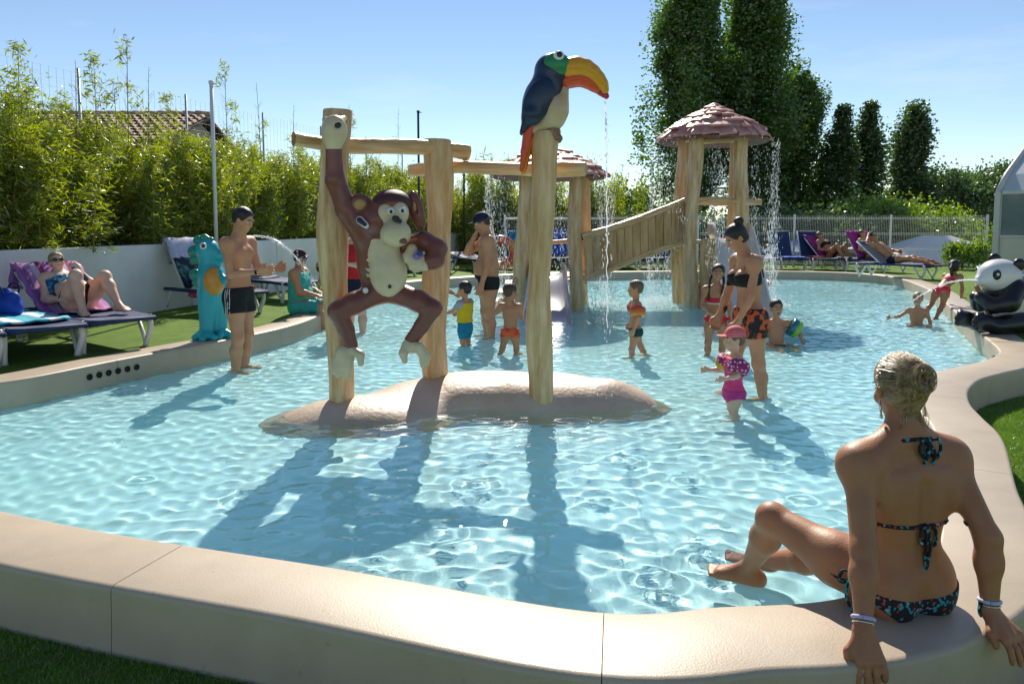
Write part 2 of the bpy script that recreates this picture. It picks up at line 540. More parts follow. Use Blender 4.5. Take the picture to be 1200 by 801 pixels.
# arm of the same coping that retains the upper lawn on the right
arm = resample(catmull([(4.75, 6.98, 0), (5.4, 7.1, 0), (7.2, 7.35, 0), (9.5, 7.5, 0)], 6), 0.1)
for a, b in ((0, 22), (22, len(arm) - 1)):
    V, Fc, m = [], [], len(PROF)
    for q in range(a, b + 1):
        d = (arm[min(q + 1, len(arm) - 1)] - arm[max(q - 1, 0)]).normalized()
        n = Vector((d.y, -d.x, 0))
        V += [tuple(arm[q] + n * (o * 1.15 - 0.2) + Vector((0, 0, z - 0.003 if z > 0.1 else z))) for o, z in PROF]
    for q in range(b - a):
        for k in range(m - 1): Fc.append((q * m + k, (q + 1) * m + k, (q + 1) * m + k + 1, q * m + k + 1))
    auto_smooth(MB().add(V, Fc).build('coping_stone', m_cop, pool_edge), 35)
# sand-coloured sealing band below the joints (seen only through them)
V, Fc = [], []
for i in range(PN):
    p, n = POOL[i], NRM[i]
    V += [(p.x + n.x * o, p.y + n.y * o, z) for o, z in ((0.01, FLOOR_Z), (0.01, COP_Z - 0.012), (COP_W - 0.012, COP_Z - 0.012), (COP_W - 0.012, LOW_Z))]
for i in range(PN):
    j = (i + 1) % PN
    for k in range(3): Fc.append((i * 4 + k, j * 4 + k, j * 4 + k + 1, i * 4 + k + 1))
MB().add(V, Fc).build('joint_seal', m_joint, pool_edge)
# overflow holes in the inner face on the left
m_hole = mat('dark recess', (0.012, 0.012, 0.012), 0.8)
for k, px in enumerate((152, 162, 172, 181, 191, 200)):
    i = joint_at(px, 432 - (px - 150) * 0.19)
    p = POOL[i] - NRM[i] * 0.003
    rot = Vector((-NRM[i].x, -NRM[i].y, 0)).to_track_quat('Z', 'Y').to_matrix()
    mb = MB(); mb.lathe([(0.030, 0), (0.030, 0.006), (0.021, 0.006), (0.021, -0.001), (0.0005, -0.001)], 14)
    o = mb.build('overflow_hole', m_hole, pool_edge)
    o.matrix_local = Matrix.Translation((p.x, p.y, 0.085)) @ rot.to_4x4()

# pool floor and water
def masked_grid(x0, x1, y0, y1, step, keep, zf):
    xs = np.arange(x0, x1 + step / 2, step); ys = np.arange(y0, y1 + step / 2, step)
    X, Y = np.meshgrid(xs, ys, indexing='ij')
    Z = zf(X, Y)
    K = keep((X[:-1, :-1] + X[1:, 1:]) / 2, (Y[:-1, :-1] + Y[1:, 1:]) / 2)
    ny = len(ys)
    a, b = np.nonzero(K)
    q = np.stack([a * ny + b, (a + 1) * ny + b, (a + 1) * ny + b + 1, a * ny + b + 1], 1)
    used, inv = np.unique(q, return_inverse=True)
    V = np.stack([X, Y, Z], -1).reshape(-1, 3)[used]
    return V, inv.reshape(-1, 4)
MID = offset_poly(0.15)
keep_pool = lambda X, Y: in_poly(X, Y, MID)
V, Fq = masked_grid(-5.4, 10, 2.1, 20.4, 0.1, keep_pool, lambda X, Y: FLOOR_Z + 0 * X)
tag(link('pool_floor', mesh_np('pool_floor', V, Fq), None, [m_floor]), kind='structure')

wav = np.random.default_rng(3)
WAVES = []
for lam, amp, n in ((1.2, 0.0010, 5), (0.52, 0.0010, 8), (0.27, 0.0010, 14), (0.145, 0.00085, 24)):
    for _ in range(n):
        th = math.pi / 2 + wav.normal(0, 0.75); l = lam * wav.uniform(0.7, 1.35)
        WAVES.append((2 * math.pi / l * math.cos(th), 2 * math.pi / l * math.sin(th), wav.uniform(0, 6.28), amp * wav.uniform(0.5, 1.3) * 0.62))
RINGS = [(G(px, py).x, G(px, py).y, 0.0035, 38.0, 0.22) for px, py in ((283, 428), (572, 392), (417, 386), (545, 401), (598, 411), (744, 414), (838, 412), (876, 458), (859, 482), (910, 401), (1074, 378))]
RINGS += [(G(px, py).x, G(px, py).y, 0.0022, 95.0, wav.uniform(0.04, 0.10)) for px, py in ((520, 292 + 300), (760, 640), (438, 640), (700, 560), (560, 545), (930, 560), (820, 620), (300, 560), (660, 680), (900, 520), (180, 540), (480, 660), (730, 520), (800, 540), (560, 690), (980, 600), (860, 700))]
RINGS += [(0.72, 5.95, 0.004, 60.0, 0.12)]
def wave(X, Y):
    Z = np.zeros_like(X)
    wx = X + 0.10 * np.sin(1.7 * Y + 0.6 * X) ; wy = Y + 0.10 * np.sin(1.3 * X - 0.8 * Y + 1)
    for kx, ky, ph, a in WAVES: Z += a * np.sin(kx * wx + ky * wy + ph)
    Z = Z * (0.85 + 0.35 * np.sin(0.6 * X + 1) * np.sin(0.5 * Y))
    for x, y, a, k, r0 in RINGS:                      # rings spreading from legs, drops and splashes
        r = np.hypot(X - x, Y - y)
        Z += a * np.sin(k * r) * np.exp(-((r - r0) / (0.45 * r0 + 0.06)) ** 2)
    return Z
V, Fq = masked_grid(-5.4, 10, 2.1, 20.4, WATER_STEP if 'WATER_STEP' in globals() else 0.02, keep_pool, wave)
m_water = bpy.data.materials.new('pool water')
m_water.use_nodes = True
nt = m_water.node_tree
nt.nodes.clear()
out = nt.nodes.new('ShaderNodeOutputMaterial')
WATER_MODE = 'mnee'
if WATER_MODE == 'mnee':
    g = nt.nodes.new('ShaderNodeBsdfGlass'); g.inputs['IOR'].default_value = 1.33; g.inputs['Roughness'].default_value = 0.0
    g.inputs['Color'].default_value = (0.97, 1.0, 1.0, 1)
    nt.links.new(g.outputs[0], out.inputs[0])
water = tag(link('water', mesh_np('water', V, Fq), None, [m_water]), kind='structure')
if WATER_MODE == 'mnee':
    water.cycles.is_caustics_caster = True
    bpy.data.objects['pool_floor'].cycles.is_caustics_receiver = True
    sun_data.cycles.is_caustics_light = True
    scene.cycles.caustics_refractive = True

# lawns: upper deck of turf, lower turf in front and on the right
OUTER = offset_poly(COP_W - 0.06)
ylim = lambda X: np.where(X < 1.4, 4.3, 6.85 + (X - 4.8) * 0.12)
V, Fq = masked_grid(-16, 16, 4.3, 23.6, 0.1, lambda X, Y: ~in_poly(X, Y, OUTER) & (Y > ylim(X)), lambda X, Y: DECK_Z + 0 * X)
tag(link('lawn', mesh_np('lawn', V, Fq), None, [m_turf]), kind='structure')
V, Fq = masked_grid(-8, 10, -3, 8, 0.1, lambda X, Y: ~in_poly(X, Y, OUTER) & (Y <= ylim(X) + 0.12), lambda X, Y: LOW_Z + 0 * X)
tag(link('lower_lawn', mesh_np('lower_lawn', V, Fq), None, [m_turf]), kind='structure')
# the terrain round about, out to the horizon
m_ground = mat('dry grass ground', (0.10, 0.11, 0.04), 0.95, col2=(0.17, 0.15, 0.08), vscale=0.4, bump=0.4, bscale=20)
xs = np.concatenate([np.linspace(-900, -30, 8), np.linspace(-25, 60, 60), np.linspace(80, 900, 8)])
ys = np.concatenate([np.linspace(-200, -20, 4), np.linspace(-15, 90, 70), np.linspace(120, 1500, 10)])
X, Y = np.meshgrid(xs, ys, indexing='ij')
k = np.clip((Y - 23.5) / 3, 0, 1)
Z = -0.6 - 1.0 * k * k * (3 - 2 * k) + 0 * X
q = np.arange(X.size).reshape(X.shape)
Fq = np.stack([q[:-1, :-1], q[1:, :-1], q[1:, 1:], q[:-1, 1:]], -1).reshape(-1, 4)
tag(link('ground', mesh_np('ground', np.stack([X, Y, Z], -1).reshape(-1, 3), Fq), None, [m_ground]), kind='structure')

# ------------------------------------------------------------------ white retaining wall on the left
m_wall = mat('white rendered wall', (0.66, 0.66, 0.65), 0.85, col2=(0.82, 0.82, 0.81), vscale=1.4, bump=0.25, bscale=60, streak=(1, 1, 0.45), detail=7)
WA, WB = Vector((-6.9, 4.4, 0)), Vector((-1.55, 26.5, 0))
wd = (WB - WA).normalized(); wnr = Vector((wd.y, -wd.x, 0))          # towards the pool
wall = thing('retaining_wall', 'long white rendered wall below the bamboo behind the loungers', 'wall', WA, math.atan2(wd.y, wd.x))
WL = (WB - WA).length
npan = 9
for i in range(npan):
    a, b = WL * i / npan, WL * (i + 1) / npan
    MB().box(((a + b) / 2, 0.1, 0.56), (b - a - 0.006, 0.2, 1.2)).build('wall_panel', m_wall, wall, False, 0.012)
# ------------------------------------------------------------------ mound and carved posts
m_mound = mat('pinkish sand coating', (0.47, 0.335, 0.235), 0.48, col2=(0.60, 0.455, 0.335), vscale=2.4, bump=0.35, bscale=26, spec=0.6, detail=6, bdist=0.015)
def wood(name, c1, c2, sc=(7, 7, 0.9)):
    return mat(name, c1, 0.42, col2=c2, vscale=2.2, bump=0.5, bscale=7, streak=sc, detail=6, bdist=0.02, spec=0.5)
m_log = wood('painted log', (0.50, 0.265, 0.075), (0.82, 0.60, 0.33))
m_logh = wood('painted log level', (0.40, 0.24, 0.11), (0.62, 0.44, 0.25), (0.9, 7, 7))
m_end = mat('sawn log end', (0.45, 0.30, 0.16), 0.7, col2=(0.55, 0.38, 0.22), vscale=9)
FOOT_M = G(399, 474, 0.06); FOOT_2 = G(512, 447, 0.12); FOOT_T = G(634, 461, 0.12)
so = Solid()
sp = [((-1.40, 5.62), 0.44, 0.07), ((-1.05, 5.72), 0.55, 0.11), ((-0.62, 6.12), 0.62, 0.17), ((-0.2, 6.28), 0.60, 0.20), ((0.22, 6.08), 0.60, 0.20), ((0.65, 6.12), 0.52, 0.15), ((0.82, 6.02), 0.38, 0.11)]
for (x, y), r, h in sp:
    so.ell((x, y, -0.10), (r, r * 0.72, h + 0.10), 0.16)
for x, y, r in ((-0.35, 6.0, 0.26), (0.1, 5.98, 0.22), (0.45, 6.3, 0.2), (0.8, 6.02, 0.15)):
    so.ell((x, y, 0.02), (r, r * 0.8, 0.13), 0.12)
for (x, y), r, h in sp: so.ell((x, y, -0.20), (r + 0.10, (r + 0.06) * 0.85, 0.16), 0.1)
mound = link('sand_mound', so.mesh('sand_mound', 0.02, 3), None, [m_mound])
tag(mound, 'low wet pinkish mound in the water carrying the log posts', 'mound')

def log_mesh(L, r0, r1, seed, n=20, seg=26, knob=0.10, bend=0.03):
    """upright carved log: uneven section, gentle bends, knots"""
    q = random.Random(seed)
    ph = [q.uniform(0, 6.28) for _ in range(8)]
    V, Fc = [], []
    for i in range(seg + 1):
        t = i / seg; z = L * t
        cx = bend * math.sin(2.6 * t * 2 + ph[0]) * min(1, t * 4) ; cy = bend * math.sin(2.1 * t * 2 + ph[1]) * min(1, t * 4)
        rr = (r0 + (r1 - r0) * t) * (1 + 0.5 * knob * math.sin(9 * t + ph[2]) + 0.35 * knob * math.sin(17 * t + ph[3]))
        for k in range(n):
            a = 2 * math.pi * k / n
            r = rr * (1 + knob * 0.5 * math.sin(2 * a + 3 * t + ph[4]) + knob * 0.35 * math.sin(3 * a - 5 * t + ph[5]) + 0.12 * knob * math.sin(7 * a + ph[6]))
            V.append((cx + r * math.cos(a), cy + r * math.sin(a), z))
    for i in range(seg):
        for k in range(n): Fc.append((i * n + k, i * n + (k + 1) % n, (i + 1) * n + (k + 1) % n, (i + 1) * n + k))
    mb = MB().add(V, Fc)
    # slightly rounded sawn top
    top = V[-n:]
    cx = sum(p[0] for p in top) / n; cy = sum(p[1] for p in top) / n
    ring = [(cx + (p[0] - cx) * 0.93, cy + (p[1] - cy) * 0.93, L + 0.012) for p in top]
    o = len(mb.v)
    mb.v += ring + [(cx, cy, L + 0.014)]
    for k in range(n):
        mb.f.append((o - n + k, o - n + (k + 1) % n, o + (k + 1) % n, o + k)); mb.m.append(0)
        mb.f.append((o + k, o + (k + 1) % n, o + n)); mb.m.append(1)
    return mb.mesh('log')
def post(label, foot, top_z, r0, r1, seed, sink=0.15, name='log_post', bend=0.03, knob=0.10, m=None, parent=None):
    o = link(name, log_mesh(top_z - foot.z + sink, r0, r1, seed, bend=bend, knob=knob), parent, [m or m_log, m_end])
    o.location = (foot.x, foot.y, foot.z - sink)
    auto_smooth(o, 50)
    if parent is None: tag(o, label, 'post', None)
    return o
post('tall tan log post that the monkey hangs on', FOOT_M, 2.32, 0.108, 0.104, 3, knob=0.16, bend=0.03)
post('tan log post behind the monkey under the beam crossing', FOOT_2, 2.16, 0.114, 0.106, 5, knob=0.17)
post('tan log post with the toucan perched on top', FOOT_T, 2.17, 0.100, 0.10, 11, bend=0.025, knob=0.15)
def beam(label, A, B, r, seed, name='log_beam', parent=None, m=None):
    A, B = Vector(A), Vector(B)
    o = link(name, log_mesh((B - A).length, r, r * 0.97, seed, n=16, knob=0.14, bend=0.025), parent, [m or m_log, m_end])
    o.location = A
    o.rotation_mode = 'QUATERNION'
    o.rotation_quaternion = (B - A).to_track_quat('Z', 'Y')
    auto_smooth(o, 50)
    if parent is None: tag(o, label, 'beam')
    return o
beam('tan log beam from the monkey post to the crossing', Q(344, 162.5, 5.62), Q(547, 181, 6.42), 0.062, 21)
beam('tan log beam running behind the toucan post', Q(482, 199.5, 6.58), Q(686, 195, 6.02), 0.058, 22)
# ------------------------------------------------------------------ vegetation
def leaves(P, L, W, rng, up=0.0, droop=0.0):
    """rhombic leaves, slightly folded, at points P"""
    n = len(P)
    a = rng.normal(size=(n, 3)); a[:, 2] = a[:, 2] * (1 - up) - droop
    a /= np.linalg.norm(a, axis=1)[:, None]
    b = rng.normal(size=(n, 3)); b -= (b * a).sum(1)[:, None] * a
    b /= np.linalg.norm(b, axis=1)[:, None]
    s = rng.uniform(0.65, 1.3, n)[:, None]
    a = a * L * s / 2; b = b * W * s / 2
    c = np.cross(a, b); c /= np.linalg.norm(c, axis=1)[:, None] + 1e-9
    V = np.stack([P - a, P + b + c * W * 0.12, P + a, P - b + c * W * 0.12], 1).reshape(-1, 3)
    return V, np.arange(4 * n).reshape(-1, 4)
m_bark = mat('grey brown bark', (0.12, 0.09, 0.065), 0.9, col2=(0.20, 0.16, 0.12), vscale=5, bump=0.6, bscale=12, streak=(3, 3, 0.6))
lm_poplar = leaf_mat('poplar leaves', (0.045, 0.105, 0.020), (0.15, 0.25, 0.050), 0.50, 0.8)
lm_dark = leaf_mat('dark tree leaves', (0.035, 0.075, 0.020), (0.10, 0.165, 0.042), 0.45, 0.6)
lm_bright = leaf_mat('sunny shrub leaves', (0.09, 0.16, 0.015), (0.20, 0.30, 0.03), 0.55, 0.8)
lm_bamboo = leaf_mat('bamboo leaves', (0.125, 0.175, 0.013), (0.31, 0.355, 0.03), 0.58, 1.6)
m_culm = mat('bamboo cane', (0.22, 0.19, 0.05), 0.5, col2=(0.34, 0.25, 0.08), vscale=3)

def poplar_crown(rng, h, w, nclump, per, base=0.12, spread=0.42):
    """upright crown: clumps ranged along steep limbs, uneven outline, gaps between"""
    C = []
    limbs = []
    for i in range(int(nclump / 7)):
        th = rng.uniform(0, 6.283); z0 = h * rng.uniform(base, 0.72); top = min(h * rng.uniform(0.80, 1.0), z0 + h * rng.uniform(0.18, 0.42))
        rr = w * rng.uniform(0.35, 1.0)
        limbs.append((th, z0, top, rr))
        for q in range(7):
            t = (q + rng.uniform(0, 1)) / 7
            z = z0 + (top - z0) * t
            env = max(0.06, (1 - max(0, (z / h - 0.38) / 0.62) ** 1.15)) * min(1, 0.35 + 2.2 * z / h)
            r = rr * env * (0.25 + 0.75 * min(1, t * 1.6))
            C.append((r * math.cos(th), r * math.sin(th), z))
    C = np.array(C)
    i = rng.integers(0, len(C), len(C) * per)
    s = spread * rng.uniform(0.45, 1.5, len(C))[i][:, None]
    s = s * np.clip(1.25 - 0.7 * (C[i][:, 2:3] / h) ** 3, 0.4, 1)
    return C[i] + np.clip(rng.normal(size=(len(i), 3)), -1.35, 1.35) * s * np.array([1, 1, 1.25]), limbs
def tree_mesh(rng, h, w, nclump, per, L, W, lm, name='crown', base=0.12, spread=0.42):
    P, limbs = poplar_crown(rng, h, w, nclump, per, base, spread)
    V, Fq = leaves(P, L, W, rng)
    me = mesh_np(name, V, Fq, False); me.materials.append(lm)
    mb = MB()
    mb.tube([(0, 0, -0.3), (0.05, 0, h * 0.3), (-0.04, 0.06, h * 0.55), (0, 0, h * 0.80)], [h * 0.024, h * 0.018, h * 0.010, 0.02], 8)
    for th, z0, top, rr in limbs[:26]:
        e = (rr * 0.5 * math.cos(th), rr * 0.5 * math.sin(th), z0 + (top - z0) * 0.6)
        mb.tube([(0, 0, z0 * 0.92), (e[0] * 0.55, e[1] * 0.55, z0 + (top - z0) * 0.35), e], [h * 0.007, h * 0.005, 0.012], 5)
    tm = mb.mesh('trunk'); tm.materials.append(m_bark)
    return me, tm
def plant(name, label, cat, loc, meshes, rz=0, s=(1, 1, 1), group=None, names=('crown', 'trunk')):
    r = thing(name, label, cat, loc, rz, group)
    r.scale = s
    for nme, me in zip(names, meshes): link(nme, me, r)
    return r
GZ = -1.6
r1 = np.random.default_rng(11)
big_a = tree_mesh(r1, 19.0, 3.3, 380, 165, 0.17, 0.13, lm_poplar, spread=0.37)
big_b = tree_mesh(r1, 20.0, 3.2, 400, 165, 0.17, 0.13, lm_poplar, spread=0.37)
p = Q(805, 262, 43); plant('poplar_tree', 'tall poplar with the ragged pale left edge behind the shower tower', 'tree', (p.x, 43, GZ), big_a, 0.4, (1.22, 1.22, 1.0))
p = Q(880, 262, 44); plant('poplar_tree', 'tallest dark poplar rising out of the picture behind the shower tower', 'tree', (p.x, 44, GZ), big_b, 1.9, (1.22, 1.22, 1.0))
p = Q(932, 262, 46); plant('poplar_tree', 'lower poplar leaning out beside the tallest poplar', 'tree', (p.x, 46, GZ), big_a, 2.6, (1.05, 1.05, 0.70))
nar = tree_mesh(r1, 10.0, 0.85, 110, 120, 0.16, 0.12, lm_dark, spread=0.26, base=0.03)
nar2 = tree_mesh(r1, 10.6, 1.6, 140, 120, 0.18, 0.13, lm_dark, spread=0.33, base=0.03)
p = Q(984, 262, 44); plant('cypress_tree', 'slim dark tree next to the big poplars', 'tree', (p.x, 44, GZ), nar, 0, (1.45, 1.45, 1.04), group='slim dark trees beyond the fence')
p = Q(1013, 262, 45); plant('cypress_tree', 'slim dark pointed tree, right-hand one of the slim pair beyond the fence', 'tree', (p.x, 45, GZ), nar, 2.0, (1.4, 1.4, 1.08), group='slim dark trees beyond the fence')
p = Q(1066, 262, 48); plant('poplar_tree', 'separate small poplar with two tips standing beyond the shrubs', 'tree', (p.x, 48, GZ), nar2, 0.6, (1.35, 1.35, 1.04))
# darker round trees further off
def round_crown(rng, h, w, n, per, L, W, lm, spread=0.4, zmin=0.1):
    th = rng.uniform(0, 6.283, n); u = rng.uniform(-1, 1, n); r = rng.uniform(0.35, 1, n) ** 0.5
    C = np.stack([w * r * np.sqrt(1 - u * u) * np.cos(th), w * r * np.sqrt(1 - u * u) * np.sin(th), h * (0.55 + 0.45 * u * r)], 1)
    C = C[C[:, 2] > h * zmin]
    i = rng.integers(0, len(C), len(C) * per)
    s = spread * rng.uniform(0.5, 1.3, len(C))[i][:, None]
    V, Fq = leaves(C[i] + rng.normal(size=(len(i), 3)) * s, L, W, rng)
    me = mesh_np('crown', V, Fq, False); me.materials.append(lm)
    mb = MB().tube([(0, 0, -0.2), (0.03, 0.02, h * 0.35), (0, 0, h * 0.75)], [0.05 * h ** 0.7, 0.035 * h ** 0.7, 0.02], 7)
    for k in range(7):
        a = k * 0.9
        mb.tube([(0, 0, h * 0.25), (w * 0.3 * math.cos(a), w * 0.3 * math.sin(a), h * 0.5), (w * 0.65 * math.cos(a), w * 0.65 * math.sin(a), h * 0.72)], [0.03 * h ** 0.6, 0.02 * h ** 0.6, 0.01], 5)
    tm = mb.mesh('trunk'); tm.materials.append(m_bark)
    return me, tm
rd = [round_crown(r1, 6.0, 2.6, 90, 150, 0.22, 0.16, lm_dark, 0.42) for _ in range(2)]
far = [(1035, 60, 0.9), (1098, 62, 1.25), (1122, 66, 1.2), (1148, 70, 1.32), (1178, 72, 1.4), (955, 50, 0.85), (705, 30, 0.62), (738, 31, 0.75), (1208, 68, 1.2)]
for i, (px, Y, s) in enumerate(far):
    p = Q(px, 262, Y)
    plant('round_tree', 'dark round-headed tree in the wood beyond the fence', 'tree', (p.x, Y, GZ), rd[i % 2], i * 1.3, (s, s, s), group='dark trees beyond the fence')
br = [round_crown(r1, 3.9, 2.0, 80, 150, 0.15, 0.10, lm_bright, 0.30, 0.02), round_crown(r1, 3.2, 1.3, 55, 140, 0.14, 0.10, lm_bright, 0.28, 0.02)]
for i, (px, Y, s, k) in enumerate([(1045, 30, 1.0, 0), (1085, 31, 0.95, 0), (998, 29, 0.92, 1), (968, 30, 1.0, 1), (1120, 33, 0.85, 0), (1010, 33, 1.05, 0), (1145, 36, 0.9, 1)]):
    p = Q(px, 262, Y)
    plant('shrub', 'sunlit yellow-green shrub behind the white mesh fence', 'shrub', (p.x, Y, GZ), br[k], i * 1.7, (s, s, s * 1.02), group='sunlit shrubs behind the fence', names=('foliage', 'stem'))
dk = round_crown(r1, 3.4, 1.9, 70, 150, 0.17, 0.12, lm_dark, 0.34, 0.0)
for i, px in enumerate((690, 735, 775, 815, 855, 895, 935, 972)):
    Y = 26.5 + (i % 3) * 0.8
    p = Q(px, 262, Y)
    plant('shrub', 'dark shaded shrub at the foot of the poplars behind the fence', 'shrub', (p.x, Y, GZ), dk, i * 2.1, (1, 1, 0.95), group='dark shrubs behind the fence', names=('foliage', 'stem'))
low = round_crown(r1, 0.7, 0.45, 30, 70, 0.07, 0.05, lm_bright, 0.10, 0.0)
for i, (px, py) in enumerate(((1128, 322), (1147, 322))):
    p = G(px, py, DECK_Z); p.y = 21.2; p.x = (px - 600) / F_PX * 21.2
    plant('low_bush', 'small light green bush on the turf beside the glazed enclosure', 'bush', (p.x, p.y, DECK_Z), low, i, (1, 1, 1.1), group='small bushes at the fence end', names=('foliage', 'stem'))

# bamboo along the wall
m_soil = mat('dark soil', (0.03, 0.024, 0.018), 0.95, col2=(0.06, 0.05, 0.035), vscale=5, bump=0.6, bscale=20)
BED_Z = 1.12
a, b = WA - wnr * 0.2, WB - wnr * 0.2
bed = MB().add([(a.x, a.y, BED_Z), (b.x, b.y, BED_Z), (b.x - wnr.x * 6, b.y - wnr.y * 6, BED_Z), (a.x - wnr.x * 6, a.y - wnr.y * 6, BED_Z)], [(0, 1, 2, 3)])
tag(bed.build('planting_bed_ground', m_soil, None, False), kind='structure')
def bamboo(rng, h, n_culm, per):
    mb = MB(); P = []
    for c in range(n_culm):
        x, y = rng.normal(0, 0.30, 2)
        hh = h * rng.uniform(0.65, 1.05)
        lx, ly = rng.normal(0, 0.16, 2)
        pts = [(x + lx * t * t, y + ly * t * t, hh * t) for t in (0, 0.35, 0.7, 1)]
        mb.tube(pts, [0.011, 0.010, 0.007, 0.003], 5)
        for q in range(per):
            t = rng.uniform(0.0, 1.0)
            th = rng.uniform(0, 6.283); rr = rng.uniform(0.05, 0.36) * (1.15 - 0.7 * t)
            b0 = np.array([x + lx * t * t, y + ly * t * t, hh * t])
            e = b0 + np.array([rr * math.cos(th), rr * math.sin(th), rng.uniform(0.02, 0.18)])
            if q % 4 == 0: mb.tube([b0, e], [0.0035, 0.0015], 3, cap=False)
            m = rng.integers(6, 15)
            P.append(b0 + (e - b0) * rng.uniform(0.3, 1.1, (m, 1)) + rng.normal(0, 0.05, (m, 3)))
    V, Fq = leaves(np.concatenate(P), 0.115, 0.020, rng, 0.3, 0.25)
    me = mesh_np('foliage', V, Fq, False); me.materials.append(lm_bamboo)
    cm = mb.mesh('canes'); cm.materials.append(m_culm)
    return me, cm
bam = [bamboo(r1, 1.95, 11, 85) for _ in range(5)]
k = 0
for row, off in ((0, 0.80), (1, 1.5)):
    d = 0.3 + row * 0.35
    while d < WL + 1.5:
        q = WA + wd * d - wnr * (off + rnd.uniform(-0.15, 0.15))
        hs = rnd.uniform(0.76, 1.05) * (1.0 + 0.05 * row)
        plant('bamboo_plant', 'leafy yellow-green bamboo clump in the hedge along the white wall', 'bamboo', (q.x, q.y, BED_Z - 0.03), bam[k % 5], rnd.uniform(0, 6.28), (1.0, 1.0, hs), group='bamboo hedge along the wall', names=('foliage', 'cane'))
        d += 0.62 + row * 0.18; k += 1
for i in range(11):                                   # the hedge turns and runs on behind the fence
    q = Vector((-1.9 + 0.55 * i, 25.6 + 0.25 * (i % 2), GZ + 0.2))
    plant('bamboo_plant', 'tall bright bamboo clump behind the fence near the lower hut', 'bamboo', q, bam[i % 5], i * 1.1, (1.5, 1.5, 2.35 * rnd.uniform(0.9, 1.03)), group='bamboo behind the fence', names=('foliage', 'cane'))
def shoot(rng, h, bare):
    mb = MB(); P = []
    pts = [(0.10 * t * t * math.sin(h), 0.06 * t * t, h * t) for t in (0, 0.3, 0.6, 0.85, 1)]
    mb.tube(pts, [0.012, 0.010, 0.008, 0.005, 0.002], 5)
    for q in range(40):
        t = rng.uniform(0.25, 0.98)
        th = rng.uniform(0, 6.283); l = 0.34 * (1.1 - t)
        b0 = np.array([0.10 * t * t * math.sin(h), 0.06 * t * t, h * t]); e = b0 + np.array([l * math.cos(th), l * math.sin(th), l * 1.1])
        mb.tube([b0, e], [0.0035, 0.0015], 3, cap=False)
        if rng.uniform() > bare: P.append(e + rng.normal(0, 0.05, (rng.integers(10, 22), 3)))
    V, Fq = leaves(np.concatenate(P), 0.11, 0.022, rng, 0.2, 0.2)
    me = mesh_np('foliage', V, Fq, False); me.materials.append(lm_bamboo)
    cm = mb.mesh('cane'); cm.materials.append(m_culm)
    return me, cm
sh = [shoot(r1, 2.9, 0.15), shoot(r1, 2.9, 0.6), shoot(r1, 2.9, 0.88)]
for px, py, kd in ((28, 48, 0), (95, 68, 2), (120, 62, 0), (155, 40, 1), (178, 75, 2), (270, 72, 1), (310, 95, 2), (145, 92, 1), (392, 122, 2), (412, 128, 1), (467, 125, 2), (8, 100, 2), (205, 110, 0), (345, 120, 2), (560, 175, 2), (575, 178, 1), (527, 165, 2)):
    x = (px - 600) / F_PX                    # along the hedge line
    Y = (WA.x - wnr.x * 0.9 - wd.x / wd.y * (WA.y - wnr.y * 0.9)) / (x - wd.x / wd.y)
    zt = Q(px, py, Y).z
    plant('bamboo_shoot', ('leafy bamboo shoot standing above the hedge', 'thin bamboo shoot with few leaves standing above the hedge', 'nearly bare bamboo tip standing above the hedge')[kd], 'bamboo', (x * Y, Y, BED_Z - 0.03), sh[kd], rnd.uniform(0, 6), (1, 1, (zt - BED_Z) / 2.9), group=('leafy bamboo shoots', 'thin bamboo shoots', 'bare bamboo tips')[kd], names=('foliage', 'cane'))

# ------------------------------------------------------------------ fences and poles
m_galv = mat('galvanised steel', (0.55, 0.56, 0.57), 0.45, 0.1, 8, metal=0.6)
m_white = mat('white coated steel', (0.72, 0.73, 0.72), 0.4, 0.05, 3)
m_dkpole = mat('dark green steel', (0.03, 0.045, 0.04), 0.5)
m_wire = mat('weathered wire', (0.24, 0.26, 0.28), 0.6)
def wires(mb, pts_pairs, r, n=3):
    for a, b in pts_pairs: mb.tube([a, b], r, n, cap=False)
FA, FB = Vector((-9.3, 5.2, 0)), Vector((-2.9, 27.0, 0))
fd = (FB - FA); FL = fd.length; fd.normalize()
tall = thing('wire_fence', 'tall grey wire mesh fence standing behind the bamboo', 'fence', FA, math.atan2(fd.y, fd.x))
nsp = 9
for i in range(nsp + 1):
    if i == 0: pm = MB().tube([(0, 0, -0.5), (0, 0, 4.02)], 0.022, 8).mesh('post')
    o = link('post', pm, tall, [m_galv]); o.location = (FL * i / nsp, 0, 0)
mb = MB(); w = FL / nsp
wires(mb, [((w * j / 18, 0, 2.0), (w * j / 18, 0, 3.95)) for j in range(18)] + [((0, 0, 2.0 + 0.15 * j), (w, 0, 2.0 + 0.15 * j)) for j in range(14)], 0.0020)
wm = mb.mesh('wire_mesh')
for i in range(nsp):
    o = link('wire_mesh', wm, tall, [m_wire]); o.location = (FL * i / nsp, 0, 0)
def pole(label, x, y, z0, z1, r, m, finial=True):
    o = thing('pole', label, 'pole', (x, y, z0))
    MB().tube([(0, 0, 0), (0, 0, z1 - z0)], r, 12).build('shaft', m, o)
    mb = MB().tube([(0, 0, z1 - z0 - 0.02), (0, 0, z1 - z0 + 0.03)], r * 1.35, 12)
    mb.box((r * 1.6, 0, z1 - z0 - 0.02), (r * 3, 0.02, 0.02))
    mb.build('cap', m, o)
    return o
p = Q(247.5, 97, 12.2); pole('white pole rising in front of the bamboo behind the dragon figure', p.x, 12.2, 0.9, p.z, 0.030, m_white)
p = Q(490, 131, 21.3); pole('dark pole rising out of the hedge between the log beams', p.x, 21.3, 0.5, p.z, 0.032, m_dkpole)
p = Q(543.5, 172, 23.0); pole('thinner dark pole in the hedge behind the man in the cap', p.x, 23.0, 0.5, p.z, 0.030, m_dkpole)

